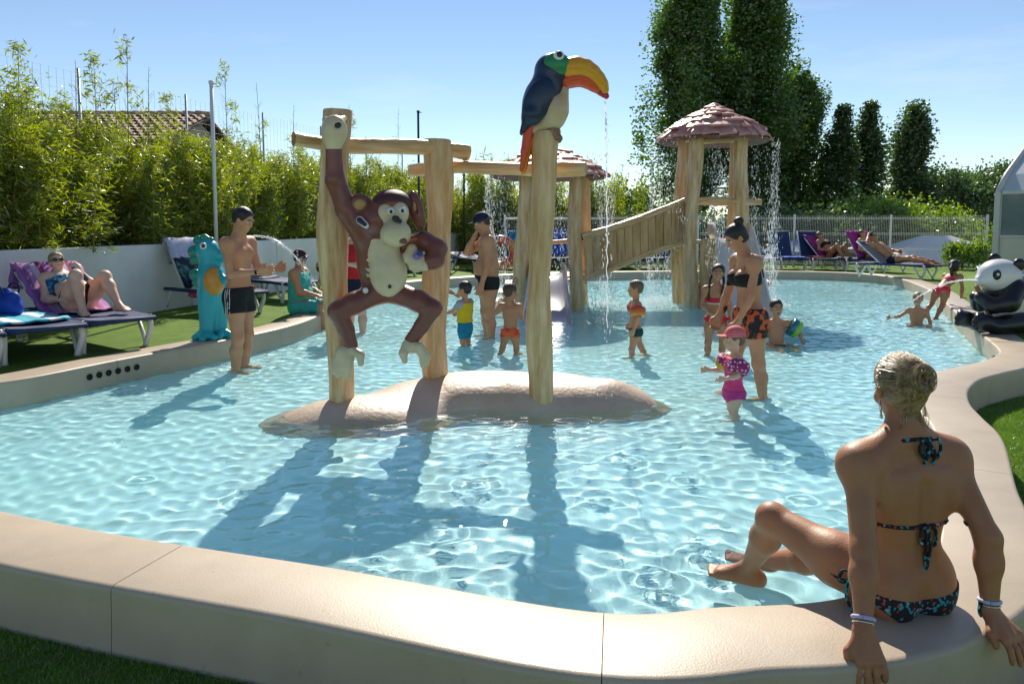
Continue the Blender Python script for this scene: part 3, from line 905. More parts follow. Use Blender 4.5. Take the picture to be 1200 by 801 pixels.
# white mesh panel fence behind the loungers
FY = 22.3
fence = thing('panel_fence', 'white welded mesh panel fence behind the row of loungers', 'fence', (-1.0, FY, DECK_Z))
xs_post = [Q(px, 262, FY).x for px in (592, 700, 816, 929.5, 1041.5, 1157)]
x0 = xs_post[0]
fence.location.x = x0
sp_ = (xs_post[-1] - x0) / 5
pmesh = MB().box((0, 0, 0.79), (0.06, 0.05, 1.58)).mesh('post', False, 0.006)
for i in range(6):
    o = link('post', pmesh, fence, [m_white]); o.location = (sp_ * i, 0, 0)
mb = MB()
nw = 56
wires(mb, [((0.03 + (sp_ - 0.06) * j / nw, 0, 0.04), (0.03 + (sp_ - 0.06) * j / nw, 0, 1.55)) for j in range(nw + 1)], 0.0036)
for zz in (0.10, 0.14, 0.52, 0.56, 0.98, 1.02, 1.44, 1.48):
    mb.tube([(0.03, -0.012, zz), (sp_ - 0.03, -0.012, zz)], 0.0045, 4, cap=False)
wm = mb.mesh('mesh_panel')
for i in range(5):
    o = link('mesh_panel', wm, fence, [m_white]); o.location = (sp_ * i, 0, 0)

# ------------------------------------------------------------------ tiled house behind the bamboo
m_tile = mat('clay roof tiles', (0.30, 0.17, 0.10), 0.85, col2=(0.52, 0.38, 0.27), vscale=5, bump=0.3, bscale=30)
m_render = mat('house render', (0.62, 0.56, 0.48), 0.9, 0.08, 2)
m_fascia = mat('brown timber', (0.10, 0.06, 0.04), 0.7)
HY = 21.0
pR = Q(246, 137, HY)
house = thing('house', 'low house with clay tiled roof half hidden behind the bamboo', 'house', (pR.x, HY, 0))
rz_ = pR.z; L_ = 9.0; dx, dz = 3.0, 1.05
MB().box((-L_ / 2 - 0.25, 0, (rz_ - dz) / 2 - 0.4), (L_ - 0.3, 2 * dx - 0.7, rz_ - dz + 0.6)).build('wall', m_render, house, False)
for s_, nm in ((-1, 'gable'),):
    MB().prism([(-dx + 0.3, 0), (dx - 0.3, 0), (0, dz - 0.12)], 0.2, Matrix(((0, 0, 1), (1, 0, 0), (0, 1, 0))), (-0.5, 0, rz_ - dz - 0.02)).build('gable', m_render, house, False)
mb = MB()
sl = math.hypot(dx, dz); ca, sa = dx / sl, dz / sl
nx_ = int(L_ / 0.21); nr = int(sl / 0.33)
def roof_pt(x, s, hgt, side): return (x, side * (s * ca) + side * hgt * sa, rz_ - s * sa + hgt * ca)
for side in (-1, 1):
    for i in range(nx_):
        xc = -0.02 - i * 0.21
        for j in range(nr):
            s0, s1 = j * 0.33, j * 0.33 + 0.37
            V = []
            for s_, lift, rr in ((s0, 0.015, 0.085), (s1, 0.055, 0.10)):
                for k_ in range(5):
                    a_ = math.pi * k_ / 4
                    V.append(roof_pt(xc - 0.105 + rr * math.cos(a_), s_, lift + rr * 0.75 * math.sin(a_), side))
            mb.add(V, [(k_, k_ + 1, 6 + k_, 5 + k_) for k_ in range(4)])
tiles = mb.build('roof_tiles', m_tile, house); tiles['kind'] = 'stuff'
mb = MB()
for side in (-1, 1):
    A_ = [roof_pt(0, 0, 0, side), roof_pt(-L_, 0, 0, side), roof_pt(-L_, sl, 0, side), roof_pt(0, sl, 0, side)]
    mb.add(A_ + [(x, y, z - 0.08) for x, y, z in A_], [(0, 1, 2, 3), (4, 5, 6, 7), (0, 3, 7, 4), (2, 3, 7, 6), (1, 2, 6, 5)])
mb.build('roof_boards', m_fascia, house, False)
mb = MB()
for i in range(26): mb.tube([(-i * 0.35, 0, rz_ + 0.05), (-i * 0.35 - 0.38, 0, rz_ + 0.07)], [0.10, 0.115], 8)
mb.build('ridge_tiles', m_tile, house)
# ------------------------------------------------------------------ turf fibres where the lawn is close
m_blade = leaf_mat('turf fibres', (0.07, 0.15, 0.015), (0.20, 0.34, 0.04), 0.35, 4.0)
def turf(name, label, poly, n, z, rng):
    P = np.array(poly); lo, hi = P.min(0), P.max(0)
    XY = rng.uniform(lo, hi, (n, 2))
    XY = XY[in_poly(XY[:, 0], XY[:, 1], poly)]
    XY = XY[~in_poly(XY[:, 0], XY[:, 1], offset_poly(COP_W + 0.012))]
    m = len(XY); a = rng.uniform(0, 6.283, m); h = rng.uniform(0.010, 0.022, m); w = 0.0016
    t = rng.normal(0, 0.008, (m, 2))
    b = np.stack([XY[:, 0], XY[:, 1], np.full(m, z)], 1)
    s = np.stack([np.cos(a) * w, np.sin(a) * w, np.zeros(m)], 1)
    tip = b + np.stack([t[:, 0], t[:, 1], h], 1)
    V = np.stack([b - s, b + s, tip], 1).reshape(-1, 3)
    o = link(name, mesh_np(name, V, None, False, np.arange(3 * m).reshape(-1, 3)), None, [m_blade])
    return tag(o, label, 'grass', kind='stuff')
tr = np.random.default_rng(5)
turf('turf_fibres', 'dark green turf fibres in the shade below the near coping', [(-2.6, 2.0), (0.2, 1.5), (0.2, 2.2), (-2.6, 3.2)], 130000, LOW_Z, tr)
turf('turf_fibres', 'bright turf fibres on the lower lawn in the bend of the coping', [(2.4, 3.3), (4.6, 3.3), (5.0, 6.6), (3.2, 6.0), (2.9, 4.6)], 170000, LOW_Z, tr)
# ------------------------------------------------------------------ people
def nrm(v): v = np.array(v, float); return v / (np.linalg.norm(v) + 1e-9)
SKIN = {}
def skin(tone):
    cs = {'tan': (0.50, 0.225, 0.115), 'fair': (0.66, 0.38, 0.25), 'brown': (0.40, 0.175, 0.085), 'pink': (0.66, 0.36, 0.245), 'bronze': (0.44, 0.185, 0.085), 'deep': (0.37, 0.150, 0.068)}
    c = cs[tone]
    return mat('skin ' + tone, c, 0.50, col2=(c[0] * 1.10, c[1] * 1.28, c[2] * 1.32), vscale=7, bump=0.15, bscale=140, sss=0.12, spec=0.45, detail=5)
HAIR = {'black': (0.012, 0.009, 0.008), 'brown': (0.035, 0.02, 0.012), 'lightbrown': (0.10, 0.06, 0.03), 'grey': (0.12, 0.11, 0.10), 'blond': (0.24, 0.16, 0.085)}
def hair_mat(n):
    c = HAIR[n]
    return mat('hair ' + n, c, 0.42, col2=tuple(x * 1.9 for x in c), vscale=30, bump=0.6, bscale=60, streak=(3, 3, 0.5), spec=0.5, detail=3)
def cloth(name, c, rough=0.75, **k): return mat('cloth ' + name, c, rough, k.pop('var', 0.12), k.pop('vscale', 14), bump=0.2, bscale=120, spec=0.3, **k)
m_eyew = mat('eye white', (0.75, 0.74, 0.70), 0.2)
m_eyed = mat('eye dark', (0.02, 0.014, 0.01), 0.15)
m_lip = mat('lips', (0.34, 0.12, 0.10), 0.4)
m_glass = mat('dark lenses', (0.015, 0.015, 0.02), 0.1, spec=0.8)
m_mouth = mat('open mouth', (0.06, 0.015, 0.015), 0.5)

class Fig:
    """a posed body: limbs are directions, lengths follow from the height; faces +Y, right hand on +X"""
    def __init__(s, H=1.75, sex='m', head=0.132, legf=0.515, girth=1.0, sw=None, hw=None, fat=0.0, neck=0.052, spine=(0, 0, 1), bend=None, face=None, headup=None,
                 arms=None, legs=None, twist=0.0, tone='tan', res=0.008, pelvis=None, toes=None, hands=None, bust=None, palms=None, side=0.0):
        S = s
        S.H = H; S.res = res; S.tone = tone; S.sex = sex
        g = girth
        sw = (0.112 if sex == 'm' else 0.098) * H if sw is None else sw * H
        hw = (0.050 if sex == 'm' else 0.056) * H if hw is None else hw * H
        hip_h = legf * H; ank = 0.042 * H
        lt = (hip_h - ank) * 0.5; ls = (hip_h - ank) * 0.5
        hh = head * H
        T = H - hip_h - hh - neck * H
        ua, fa = 0.168 * H, 0.142 * H
        if head > 0.16: ua, fa = 0.150 * H, 0.125 * H
        S.hh = hh
        arms = arms or {}; legs = legs or {}; toes = toes or {}; hands = hands or {}; palms = palms or {}
        u1 = nrm(spine); u2 = nrm(bend if bend is not None else spine)
        # torso frame
        x = np.array([math.cos(twist), math.sin(twist), 0.0])
        r1_ = nrm(np.array([1, 0, 0]) - u1 * u1[0]); r2 = nrm(x - u2 * (x @ u2))
        f1, f2 = np.cross(u1, r1_), np.cross(u2, r2)
        S.u1, S.u2, S.r1, S.r2, S.f1, S.f2 = u1, u2, r1_, r2, f1, f2
        p0 = np.zeros(3)
        mid = p0 + u1 * T * 0.45
        sh = mid + u2 * T * 0.55
        S.p0, S.mid, S.shc, S.T = p0, mid, sh, T
        J = {}
        for sd, q in (('R', 1), ('L', -1)):
            J['sh' + sd] = sh + r2 * q * sw - u2 * 0.012 * H
            J['hip' + sd] = p0 + r1_ * q * hw
            a = arms.get(sd, ((q * 0.12, 0.02, -1), (q * 0.02, 0.15, -1)))
            J['el' + sd] = J['sh' + sd] + nrm(a[0]) * ua
            J['wr' + sd] = J['el' + sd] + nrm(a[1]) * fa
            l = legs.get(sd, ((q * 0.05, 0.0, -1), (0, -0.02, -1)))
            J['kn' + sd] = J['hip' + sd] + nrm(l[0]) * lt
            J['an' + sd] = J['kn' + sd] + nrm(l[1]) * ls
        if pelvis is None:
            z = min(J['anR'][2], J['anL'][2]) - ank
            dz = -z
        else: dz = pelvis
        off = np.array([0, 0, dz])
        for k in J: J[k] = J[k] + off
        S.p0 = p0 = p0 + off; S.mid = mid = mid + off; S.shc = sh = sh + off
        S.J = J
        B = Solid(); S.B = B
        k = 0.030 * H / 1.7 * 1.7
        def E(c, rr, fr=(r1_, f1, u1), kk=k): B.ell(c, [q * H for q in rr], kk, np.stack(fr, 1))
        fr2 = (r2, f2, u2); kid = head > 0.155
        wS = hw / (0.052 * H); sS = sw / (0.105 * H)
        # pelvis, waist, chest
        E(p0 + u1 * 0.022 * H, (0.088 * g * wS, 0.064 * g, 0.070))
        E(p0 + u1 * T * 0.33 + f1 * (0.004 + 0.02 * fat) * H, ((0.080 if sex == 'm' else 0.072) * g * (0.5 * wS + 0.5) * (1 + 0.35 * fat), 0.058 * g * (1 + 0.5 * fat), 0.085))
        E(mid + u2 * T * 0.20, (0.090 * g * (0.4 + 0.6 * sS), 0.062 * g, 0.088), fr2)
        E(sh - u2 * 0.042 * H - f2 * 0.004 * H, (0.092 * g * sS, 0.050 * g, 0.052), fr2)
        if fat > 0:
            E(p0 + u1 * T * 0.22 + f1 * 0.030 * H * fat, (0.072 * g, 0.060 * g * (1 + 0.4 * fat), 0.075))
        if sex == 'm' and not kid:
            for q in (-1, 1): E(sh - u2 * 0.060 * H + r2 * q * 0.042 * H + f2 * 0.036 * H, (0.046, 0.024, 0.036), fr2, k * 0.7)
        bu = (0.0 if sex == 'm' or kid else 0.030) if bust is None else bust
        if bu:
            for q in (-1, 1): E(sh - u2 * 0.085 * H + r2 * q * 0.043 * H + f2 * (0.040 + bu * 0.35) * H, (0.038, bu * 1.05, 0.040), fr2, k * 0.6)
        S.bu = bu
        # seat
        for q in (-1, 1): E(p0 + r1_ * q * 0.040 * H * wS - f1 * 0.030 * H - u1 * 0.020 * H, (0.046 * g, 0.044 * g, 0.050 * g))
        # neck and shoulders
        hd_f = nrm(face if face is not None else f2); hd_u = nrm(headup if headup is not None else (0.75 * u2 + 0.25 * np.array([0, 0, 1])))
        hd_f = nrm(hd_f - hd_u * (hd_f @ hd_u)); hd_r = np.cross(hd_f, hd_u)
        S.hf, S.hu, S.hr = hd_f, hd_u, hd_r
        nk = sh + u2 * 0.012 * H
        chin = nk + (0.6 * u2 + 0.4 * hd_u) * (neck * H) + hd_f * 0.004 * H
        S.chin = chin
        hc = lambda a, b, c: chin + hd_r * a * hh + hd_f * b * hh + hd_u * c * hh
        S.hc = hc
        nr_ = (0.033 if sex == 'm' else 0.028) * H * (0.9 if kid else 1) * (0.9 + 0.1 * g)
        B.cone(nk - u2 * 0.03 * H, hc(0, -0.10, 0.32), nr_ * 1.15, nr_, k * 0.6)
        for sd in 'RL':
            B.cone(nk + u2 * 0.012 * H, J['sh' + sd], 0.024 * H * g, 0.030 * H * g, k)
        # head
        hfr = np.stack((hd_r, hd_f, hd_u), 1)
        def HE(a, b, c, rr, kk=0.10, sub=False): B.ell(hc(a, b, c), [q * hh for q in rr], kk * hh, hfr, sub)
        HE(0, -0.05, 0.63, (0.335, 0.415, 0.37), 0.12)
        HE(0, 0.09, 0.36, (0.275, 0.30, 0.30), 0.12)
        HE(0, 0.20, 0.12, (0.15, 0.16, 0.12), 0.14)
        HE(0, 0.345, 0.55, (0.20, 0.05, 0.045), 0.08)
        for q in (-1, 1):
            HE(q * 0.15, 0.425, 0.475, (0.085, 0.075, 0.05), 0.05, True)
            HE(q * 0.345, -0.02, 0.43, (0.035, 0.075, 0.115), 0.04)
            HE(q * 0.17, 0.26, 0.33, (0.10, 0.10, 0.09), 0.10)
        B.cone(hc(0, 0.37, 0.50), hc(0, 0.455, 0.34), 0.030 * hh, 0.050 * hh, 0.05 * hh)
        HE(0, 0.395, 0.335, (0.085, 0.05, 0.04), 0.05)
        HE(0, 0.345, 0.215, (0.11, 0.045, 0.04), 0.05)
        # limbs
        for sd, q in (('R', 1), ('L', -1)):
            a, b, c = J['sh' + sd], J['el' + sd], J['wr' + sd]
            B.ell(a, 0.036 * H * g, k)
            B.cone(a, b, 0.030 * H * g, 0.0225 * H * g, k)
            B.cone(b, b + (c - b) * 0.35, 0.0225 * H * g, 0.0235 * H * g, k * 0.5)
            B.cone(b + (c - b) * 0.3, c, 0.0235 * H * g, 0.0145 * H * (0.5 + 0.5 * g), k * 0.5)
            a, b, c = J['hip' + sd], J['kn' + sd], J['an' + sd]
            mdl = a + (b - a) * 0.35
            B.cone(a, mdl, 0.052 * H * g, 0.050 * H * g, k)
            B.cone(mdl, b, 0.050 * H * g, 0.031 * H * g, k)
            B.ell(b, 0.032 * H * g, k * 0.6)
            d = nrm(c - b); kn_f = nrm(np.array([0, 1, 0.0]) - d * d[1]) if abs(d[1]) < 0.95 else np.array([0, 0, 1.0])
            cf = b + (c - b) * 0.32 - kn_f * 0.006 * H
            B.cone(b, cf, 0.029 * H * g, 0.033 * H * g, k * 0.6)
            B.cone(cf, c, 0.033 * H * g, 0.019 * H * (0.6 + 0.4 * g), k * 0.6)
            tdir = nrm(toes.get(sd, (q * 0.18, 1, 0)))
            dn = toes.get(sd + 'down'); dn = nrm(dn) if dn is not None else np.array([0, 0, -1.0])
            tdir = nrm(tdir - dn * (tdir @ dn)); lat = np.cross(tdir, dn)
            hl = c - tdir * 0.022 * H + dn * 0.021 * H
            B.ell(hl, 0.022 * H, 0.02)
            ball = c + tdir * 0.068 * H + dn * 0.027 * H
            B.cone(c, ball, 0.020 * H, 0.015 * H, 0.03)
            B.cone(hl, ball + lat * 0.014 * H, 0.020 * H, 0.0155 * H, 0.02); B.cone(hl, ball - lat * 0.014 * H, 0.020 * H, 0.0155 * H, 0.02)
            for t_ in range(5):
                o_ = (t_ - 2) * 0.0105 * H * q
                tl = (0.034, 0.033, 0.030, 0.026, 0.021)[t_] if True else 0
                rr = (0.0098, 0.0078, 0.0074, 0.007, 0.0066)[t_] * H
                big = -q if True else q
                st = ball + lat * o_ * (-1 if np.dot(lat, r1_) * q > 0 else 1) * 1 + dn * 0.003 * H
                B.cone(st, st + tdir * tl * H, rr * 1.1, rr, 0.006)
            S.hand(sd, q, hands.get(sd), palms.get(sd))
    def hand(S, sd, q, spec=None, pn=None):
        """palm, four fingers of different length with a knuckle bend, and a thumb from the side of the palm"""
        H, J, B = S.H, S.J, S.B
        w = J['wr' + sd]; fd_ = nrm(w - J['el' + sd])
        spec = spec or {}
        d = nrm(spec.get('dir', fd_)); curl = spec.get('curl', 0.45); spread = spec.get('spread', 0.06)
        pn = nrm(pn) if pn is not None else np.array([-q * 0.9, 0.35, 0.0])       # the palm looks this way
        pn = nrm(pn - d * (pn @ d)); lat = np.cross(d, pn) * q                      # towards the thumb side
        if spec.get('thumb') is not None and np.dot(lat, nrm(spec['thumb'])) < 0: lat = -lat
        h = H * 0.104
        kn = w + d * h * 0.50
        for o in (-0.17, 0.0, 0.17):
            B.cone(w + lat * o * h * 0.5, kn + lat * o * h * 1.05, h * 0.105, h * 0.095, h * 0.10)
        fl = (0.40, 0.46, 0.43, 0.33)
        for i in range(4):
            o = (1.5 - i) * 0.135
            a = kn + lat * o * h
            dd = nrm(d + lat * (1.5 - i) * spread)
            d1 = nrm(dd * math.cos(curl * 0.6) + pn * math.sin(curl * 0.6)); d2 = nrm(dd * math.cos(curl * 1.6) + pn * math.sin(curl * 1.6)); d3 = nrm(dd * math.cos(curl * 2.3) + pn * math.sin(curl * 2.3))
            b = a + d1 * fl[i] * h * 0.45; c = b + d2 * fl[i] * h * 0.32; e = c + d3 * fl[i] * h * 0.25
            r = h * 0.062
            B.chain([a - d * h * 0.05, b, c, e], [r * 1.08, r, r * 0.94, r * 0.82], h * 0.03)
        a = w + d * h * 0.14 + lat * h * 0.14
        t1 = a + nrm(d * 0.75 + lat * 0.75 + pn * 0.25) * h * 0.26
        t2 = t1 + nrm(d * 1.0 + lat * (0.30 - 0.3 * curl) + pn * 0.35) * h * 0.22
        B.chain([a, t1, t2], [h * 0.10, h * 0.078, h * 0.062], h * 0.06)
    # --- building
    def build(S, name, label, loc, yaw, group=None, cat='person'):
        r = thing(name, label, cat, loc, yaw, group)
        S.root = r
        f, lo, res, ax = S.B.field(S.res)
        S.grid = S.B.grid
        V, Fq = nets(f, lo, res, 2)
        S.body = link('body', mesh_np('body', V, Fq), r, [skin(S.tone)])
        S.face_parts()
        return S
    def face_parts(S, eyes=True):
        hh = S.hh
        fr = Matrix([list(x) for x in np.stack((S.hr, S.hf, S.hu), 1)])
        for q in (-1, 1):
            mb = MB().ball(S.hc(q * 0.15, 0.338, 0.478), (0.062 * hh, 0.055 * hh, 0.040 * hh), 10, rot=fr)
            e = mb.build('eye', m_eyew, S.root)
            MB().ball(S.hc(q * 0.15, 0.376, 0.478), (0.032 * hh, 0.022 * hh, 0.034 * hh), 8, rot=fr).build('iris', m_eyed, e)
        for q in (-1, 1):
            MB().tube([S.hc(q * 0.06, 0.398, 0.555), S.hc(q * 0.15, 0.392, 0.580), S.hc(q * 0.235, 0.345, 0.560)], [0.016 * hh, 0.018 * hh, 0.009 * hh], 6).build('eyebrow', hair_mat('brown'), S.root)
        MB().ball(S.hc(0, 0.372, 0.215), (0.10 * hh, 0.026 * hh, 0.022 * hh), 10, rot=fr).build('lips', m_lip, S.root)
    def wear(S, name, m, off, region, box=None):
        me = cut_mesh(name, S.grid, off, region, box)
        return link(name, me, S.root, [m])
    # regions (negative inside)
    def slab(S, a, b, o=None, u=None):
        o = S.p0 if o is None else o; u = S.u1 if u is None else u
        def f(X, Y, Z):
            t = (X - o[0]) * u[0] + (Y - o[1]) * u[1] + (Z - o[2]) * u[2]
            return np.maximum(a * S.H - t, t - b * S.H)
        return f
    def limb(S, a, b, t0, t1, rad=0.085):
        A, Bv = S.J[a], S.J[b]; d = Bv - A; L = np.linalg.norm(d); d = d / L
        def f(X, Y, Z):
            t = (X - A[0]) * d[0] + (Y - A[1]) * d[1] + (Z - A[2]) * d[2]
            rr = np.sqrt(np.maximum((X - A[0]) ** 2 + (Y - A[1]) ** 2 + (Z - A[2]) ** 2 - t * t, 0))
            return np.maximum(np.maximum(t0 * L - t, t - t1 * L), rr - rad * S.H)
        return f
    def core(S, rad=0.17):                    # stays near the trunk axis, off the arms and hands
        A, Bv = S.p0 - S.u1 * 0.1 * S.H, S.shc + S.u2 * 0.02 * S.H
        d = Bv - A; L = np.linalg.norm(d); d = d / L
        def f(X, Y, Z):
            t = np.clip((X - A[0]) * d[0] + (Y - A[1]) * d[1] + (Z - A[2]) * d[2], 0, L)
            return np.sqrt((X - A[0] - t * d[0]) ** 2 + (Y - A[1] - t * d[1]) ** 2 + (Z - A[2] - t * d[2]) ** 2) - rad * S.H
        return f
    def trunks(S, m, hi=0.045, leg=0.45, off=0.007, name='swim_shorts'):
        a = S.slab(-0.06, hi); b = S.limb('hipR', 'knR', -0.25, leg); c = S.limb('hipL', 'knL', -0.25, leg); co = S.core(0.125)
        top = S.slab(-9, hi)
        S.wear(name, m, off, lambda X, Y, Z: np.maximum(np.minimum(np.maximum(a(X, Y, Z), co(X, Y, Z)), np.maximum(np.minimum(b(X, Y, Z), c(X, Y, Z)), top(X, Y, Z))), -9))
    def briefs(S, m, hi=0.03, slope=0.75, off=0.006, name='swim_briefs', depth=-0.085):
        o, u, r, H = S.p0, S.u1, S.r1, S.H
        co = S.core(0.13)
        def f(X, Y, Z):
            t = (X - o[0]) * u[0] + (Y - o[1]) * u[1] + (Z - o[2]) * u[2]
            w = np.abs((X - o[0]) * r[0] + (Y - o[1]) * r[1] + (Z - o[2]) * r[2])
            return np.maximum(np.maximum(t - hi * H, (depth * H + w * slope) - t), co(X, Y, Z))
        S.wear(name, m, off, f)
    def band(S, m, lo, hi, off=0.006, name='bikini_top', front_only=False):
        sl = S.slab(lo, hi, S.shc, S.u2); co = S.core(0.125)
        o, f2 = S.shc, S.f2
        def f(X, Y, Z):
            d = np.maximum(sl(X, Y, Z), co(X, Y, Z))
            if front_only: d = np.maximum(d, -((X - o[0]) * f2[0] + (Y - o[1]) * f2[1] + (Z - o[2]) * f2[2]) + 0.01)
            return d
        S.wear(name, m, off, f)
    def shirt(S, m, lo=-0.02, hi=0.004, off=0.010, name='shirt', sleeve=0.0):
        sl = S.slab(lo, 9); s2 = S.slab(-9, hi, S.shc, S.u2); co = S.core(0.115)
        ar = [S.limb('sh' + d, 'el' + d, -0.3, sleeve, 0.06) for d in 'RL'] if sleeve else []
        def f(X, Y, Z):
            d = np.maximum(np.maximum(sl(X, Y, Z), s2(X, Y, Z)), co(X, Y, Z))
            for q in ar: d = np.minimum(d, q(X, Y, Z))
            return d
        S.wear(name, m, off, f)
    def head_solid(S): return Solid(), np.stack((S.hr, S.hf, S.hu), 1)
    def hair(S, color, style='short', res=None):
        so, fr = S.head_solid(); hh = S.hh; hc = S.hc
        def e(a, b, c, rr, k=0.06, sub=False): so.ell(hc(a, b, c), [q * hh for q in rr], k * hh, fr, sub)
        e(0, -0.06, 0.64, (0.37, 0.445, 0.40))
        if style in ('long', 'plaits', 'bun', 'pony'): e(0, -0.16, 0.42, (0.345, 0.32, 0.33))
        else: e(0, -0.20, 0.42, (0.30, 0.25, 0.24))
        e(0, 0.52, 0.34, (0.46, 0.44, 0.40), 0.03, True)
        e(0, 0.42, 0.60, (0.28, 0.20, 0.16), 0.04, True)
        for q in (-1, 1): e(q * 0.36, 0.0, 0.40, (0.07, 0.11, 0.15), 0.03, True)
        if style != 'long': e(0, -0.10, -0.02, (0.5, 0.5, 0.22), 0.03, True)
        if style == 'bun':
            e(0, -0.40, 0.98, (0.19, 0.20, 0.19), 0.05); e(0.07, -0.44, 1.07, (0.10, 0.09, 0.08), 0.03); e(-0.08, -0.35, 1.08, (0.09, 0.1, 0.08), 0.03)
        if style == 'lowbun':
            e(0.0, -0.47, 0.62, (0.17, 0.13, 0.20), 0.05); e(0.05, -0.58, 0.66, (0.10, 0.07, 0.12), 0.03); e(-0.06, -0.55, 0.53, (0.10, 0.08, 0.11), 0.03)
        if style == 'pony':
            P = [hc(0, -0.45, 0.72), hc(0, -0.68, 0.5), hc(0, -0.70, 0.05), hc(0, -0.62, -0.3)]
            so.chain(P, [0.10 * hh, 0.13 * hh, 0.11 * hh, 0.03 * hh], 0.04 * hh)
        if style == 'long':
            for q in (-1, 0, 1): so.chain([hc(q * 0.25, -0.3, 0.5), hc(q * 0.27, -0.36, 0.0), hc(q * 0.24, -0.32, -0.35)], [0.16 * hh, 0.15 * hh, 0.08 * hh], 0.08 * hh)
        if style == 'plaits':
            for q in (-1, 1):
                P = [hc(q * 0.33, -0.05, 0.30), hc(q * 0.38, 0.10, 0.0), hc(q * 0.36, 0.18, -0.4), hc(q * 0.34, 0.16, -0.85), hc(q * 0.32, 0.12, -1.15)]
                for i in range(len(P) - 1):
                    for t in np.linspace(0, 1, 4)[:-1]:
                        so.ell(np.array(P[i]) * (1 - t) + np.array(P[i + 1]) * t, [0.075 * hh, 0.075 * hh, 0.09 * hh], 0.02 * hh)
        return link('hair', so.mesh('hair', res or S.res * 0.85, 1), S.root, [hair_mat(color)])
    def cap(S, m, peak=True, brim=False, name='cap'):
        so, fr = S.head_solid(); hh = S.hh; hc = S.hc
        so.ell(hc(0, -0.04, 0.68), [0.385 * hh, 0.46 * hh, 0.40 * hh], 0.03, fr)
        so.ell(hc(0, 0.0, 0.24), [0.7 * hh, 0.8 * hh, 0.40 * hh], 0.02 * hh, fr, True)
        if peak: so.ell(hc(0, 0.50, 0.645), [0.27 * hh, 0.30 * hh, 0.035 * hh], 0.03 * hh, fr)
        if brim: so.ell(hc(0, -0.02, 0.66), [0.60 * hh, 0.68 * hh, 0.04 * hh], 0.05 * hh, fr)
        return link(name, so.mesh(name, S.res * 0.8, 1), S.root, [m])
    def shades(S, m=None):
        hh = S.hh; fr = Matrix([list(x) for x in np.stack((S.hr, S.hf, S.hu), 1)])
        mb = MB()
        for q in (-1, 1):
            mb.ball(S.hc(q * 0.16, 0.405, 0.475), (0.125 * hh, 0.05 * hh, 0.085 * hh), 10, rot=fr)
            mb.tube([S.hc(q * 0.27, 0.38, 0.50), S.hc(q * 0.36, 0.05, 0.48)], 0.018 * hh, 5)
        mb.tube([S.hc(-0.1, 0.43, 0.50), S.hc(0.1, 0.43, 0.50)], 0.018 * hh, 5)
        mb.build('sunglasses', m or m_glass, S.root)
    def armband(S, sd, m, m2=None, t=0.45, scale=1.0):
        a, b = S.J['sh' + sd], S.J['el' + sd]
        d = Vector(nrm(b - a)); c = Vector(a + (b - a) * t); H = S.H
        so = Solid()
        Rr, rr = 0.052 * H * scale, 0.030 * H * scale
        x = d.orthogonal().normalized(); y = d.cross(x)
        for k in range(14):
            th0, th1 = 2 * math.pi * k / 14, 2 * math.pi * (k + 1) / 14
            for o in (-0.022 * H, 0.022 * H):
                so.cone(c + d * o + (x * math.cos(th0) + y * math.sin(th0)) * Rr, c + d * o + (x * math.cos(th1) + y * math.sin(th1)) * Rr, rr, rr, 0.012, m=0 if o < 0 or m2 is None else 1)
        me = so.mesh('armband', 0.007, 1, mats=m2 is not None)
        return link('armband', me, S.root, [m] + ([m2] if m2 else []))
# ------------------------------------------------------------------ painted figures of the pool
def paint(name, c, rough=0.34, var=0.08, vscale=5, **k): return mat('gloss paint ' + name, c, rough, var, vscale, bump=0.10, bscale=45, coat=k.pop('coat', 0.15), **k)
m_brown = paint('brown', (0.19, 0.055, 0.034)); m_cream = paint('cream', (0.64, 0.52, 0.31), var=0.12)
m_dbrown = paint('dark brown', (0.075, 0.022, 0.020), 0.6, coat=0.0); m_black = paint('black', (0.012, 0.012, 0.014)); m_wpaint = paint('white', (0.72, 0.71, 0.68))
m_ochre = paint('ochre', (0.42, 0.24, 0.06))

# --- monkey hanging on the post (outline traced in the plane of the figure, built as a rounded solid)
MY = 5.56
sc_ = MY / F_PX
mo = Q(455, 345, MY)
def mp(px, py, d=0.0): return ((px - 455) * sc_, d, (345 - py) * sc_)
monkey = thing('monkey_figure', 'brown cartoon monkey figure hanging by one arm from a log post', 'monkey figure', (mo.x, MY, mo.z))
r_ = lambda px: px * sc_
b = Solid()
# raised arm
b.chain([mp(395, 172, -0.03), mp(396, 212, -0.02), mp(408, 246, 0), mp(430, 278, 0.02)], [r_(9), r_(11), r_(12.5), r_(16)], 0.03)
# trunk
b.ell(mp(447, 302, 0.04), (r_(23), 0.10, r_(38)), 0.05)
b.ell(mp(450, 338, 0.04), (r_(26), 0.10, r_(18)), 0.05)
b.ell(mp(430, 300, 0.03), (r_(13), 0.08, r_(36)), 0.05)
# bent arm
b.chain([mp(474, 287, 0.03), mp(498, 283, 0.0), mp(514, 291, -0.04), mp(512, 304, -0.08), mp(500, 307, -0.10)], [r_(11), r_(11.5), r_(11), r_(10), r_(9)], 0.03)
# head, crown, cheek, ears
b.ell(mp(449, 258, 0.0), (r_(26), 0.17, r_(25)), 0.04)
b.ell(mp(461, 240, 0.0), (r_(24), 0.15, r_(17)), 0.04)
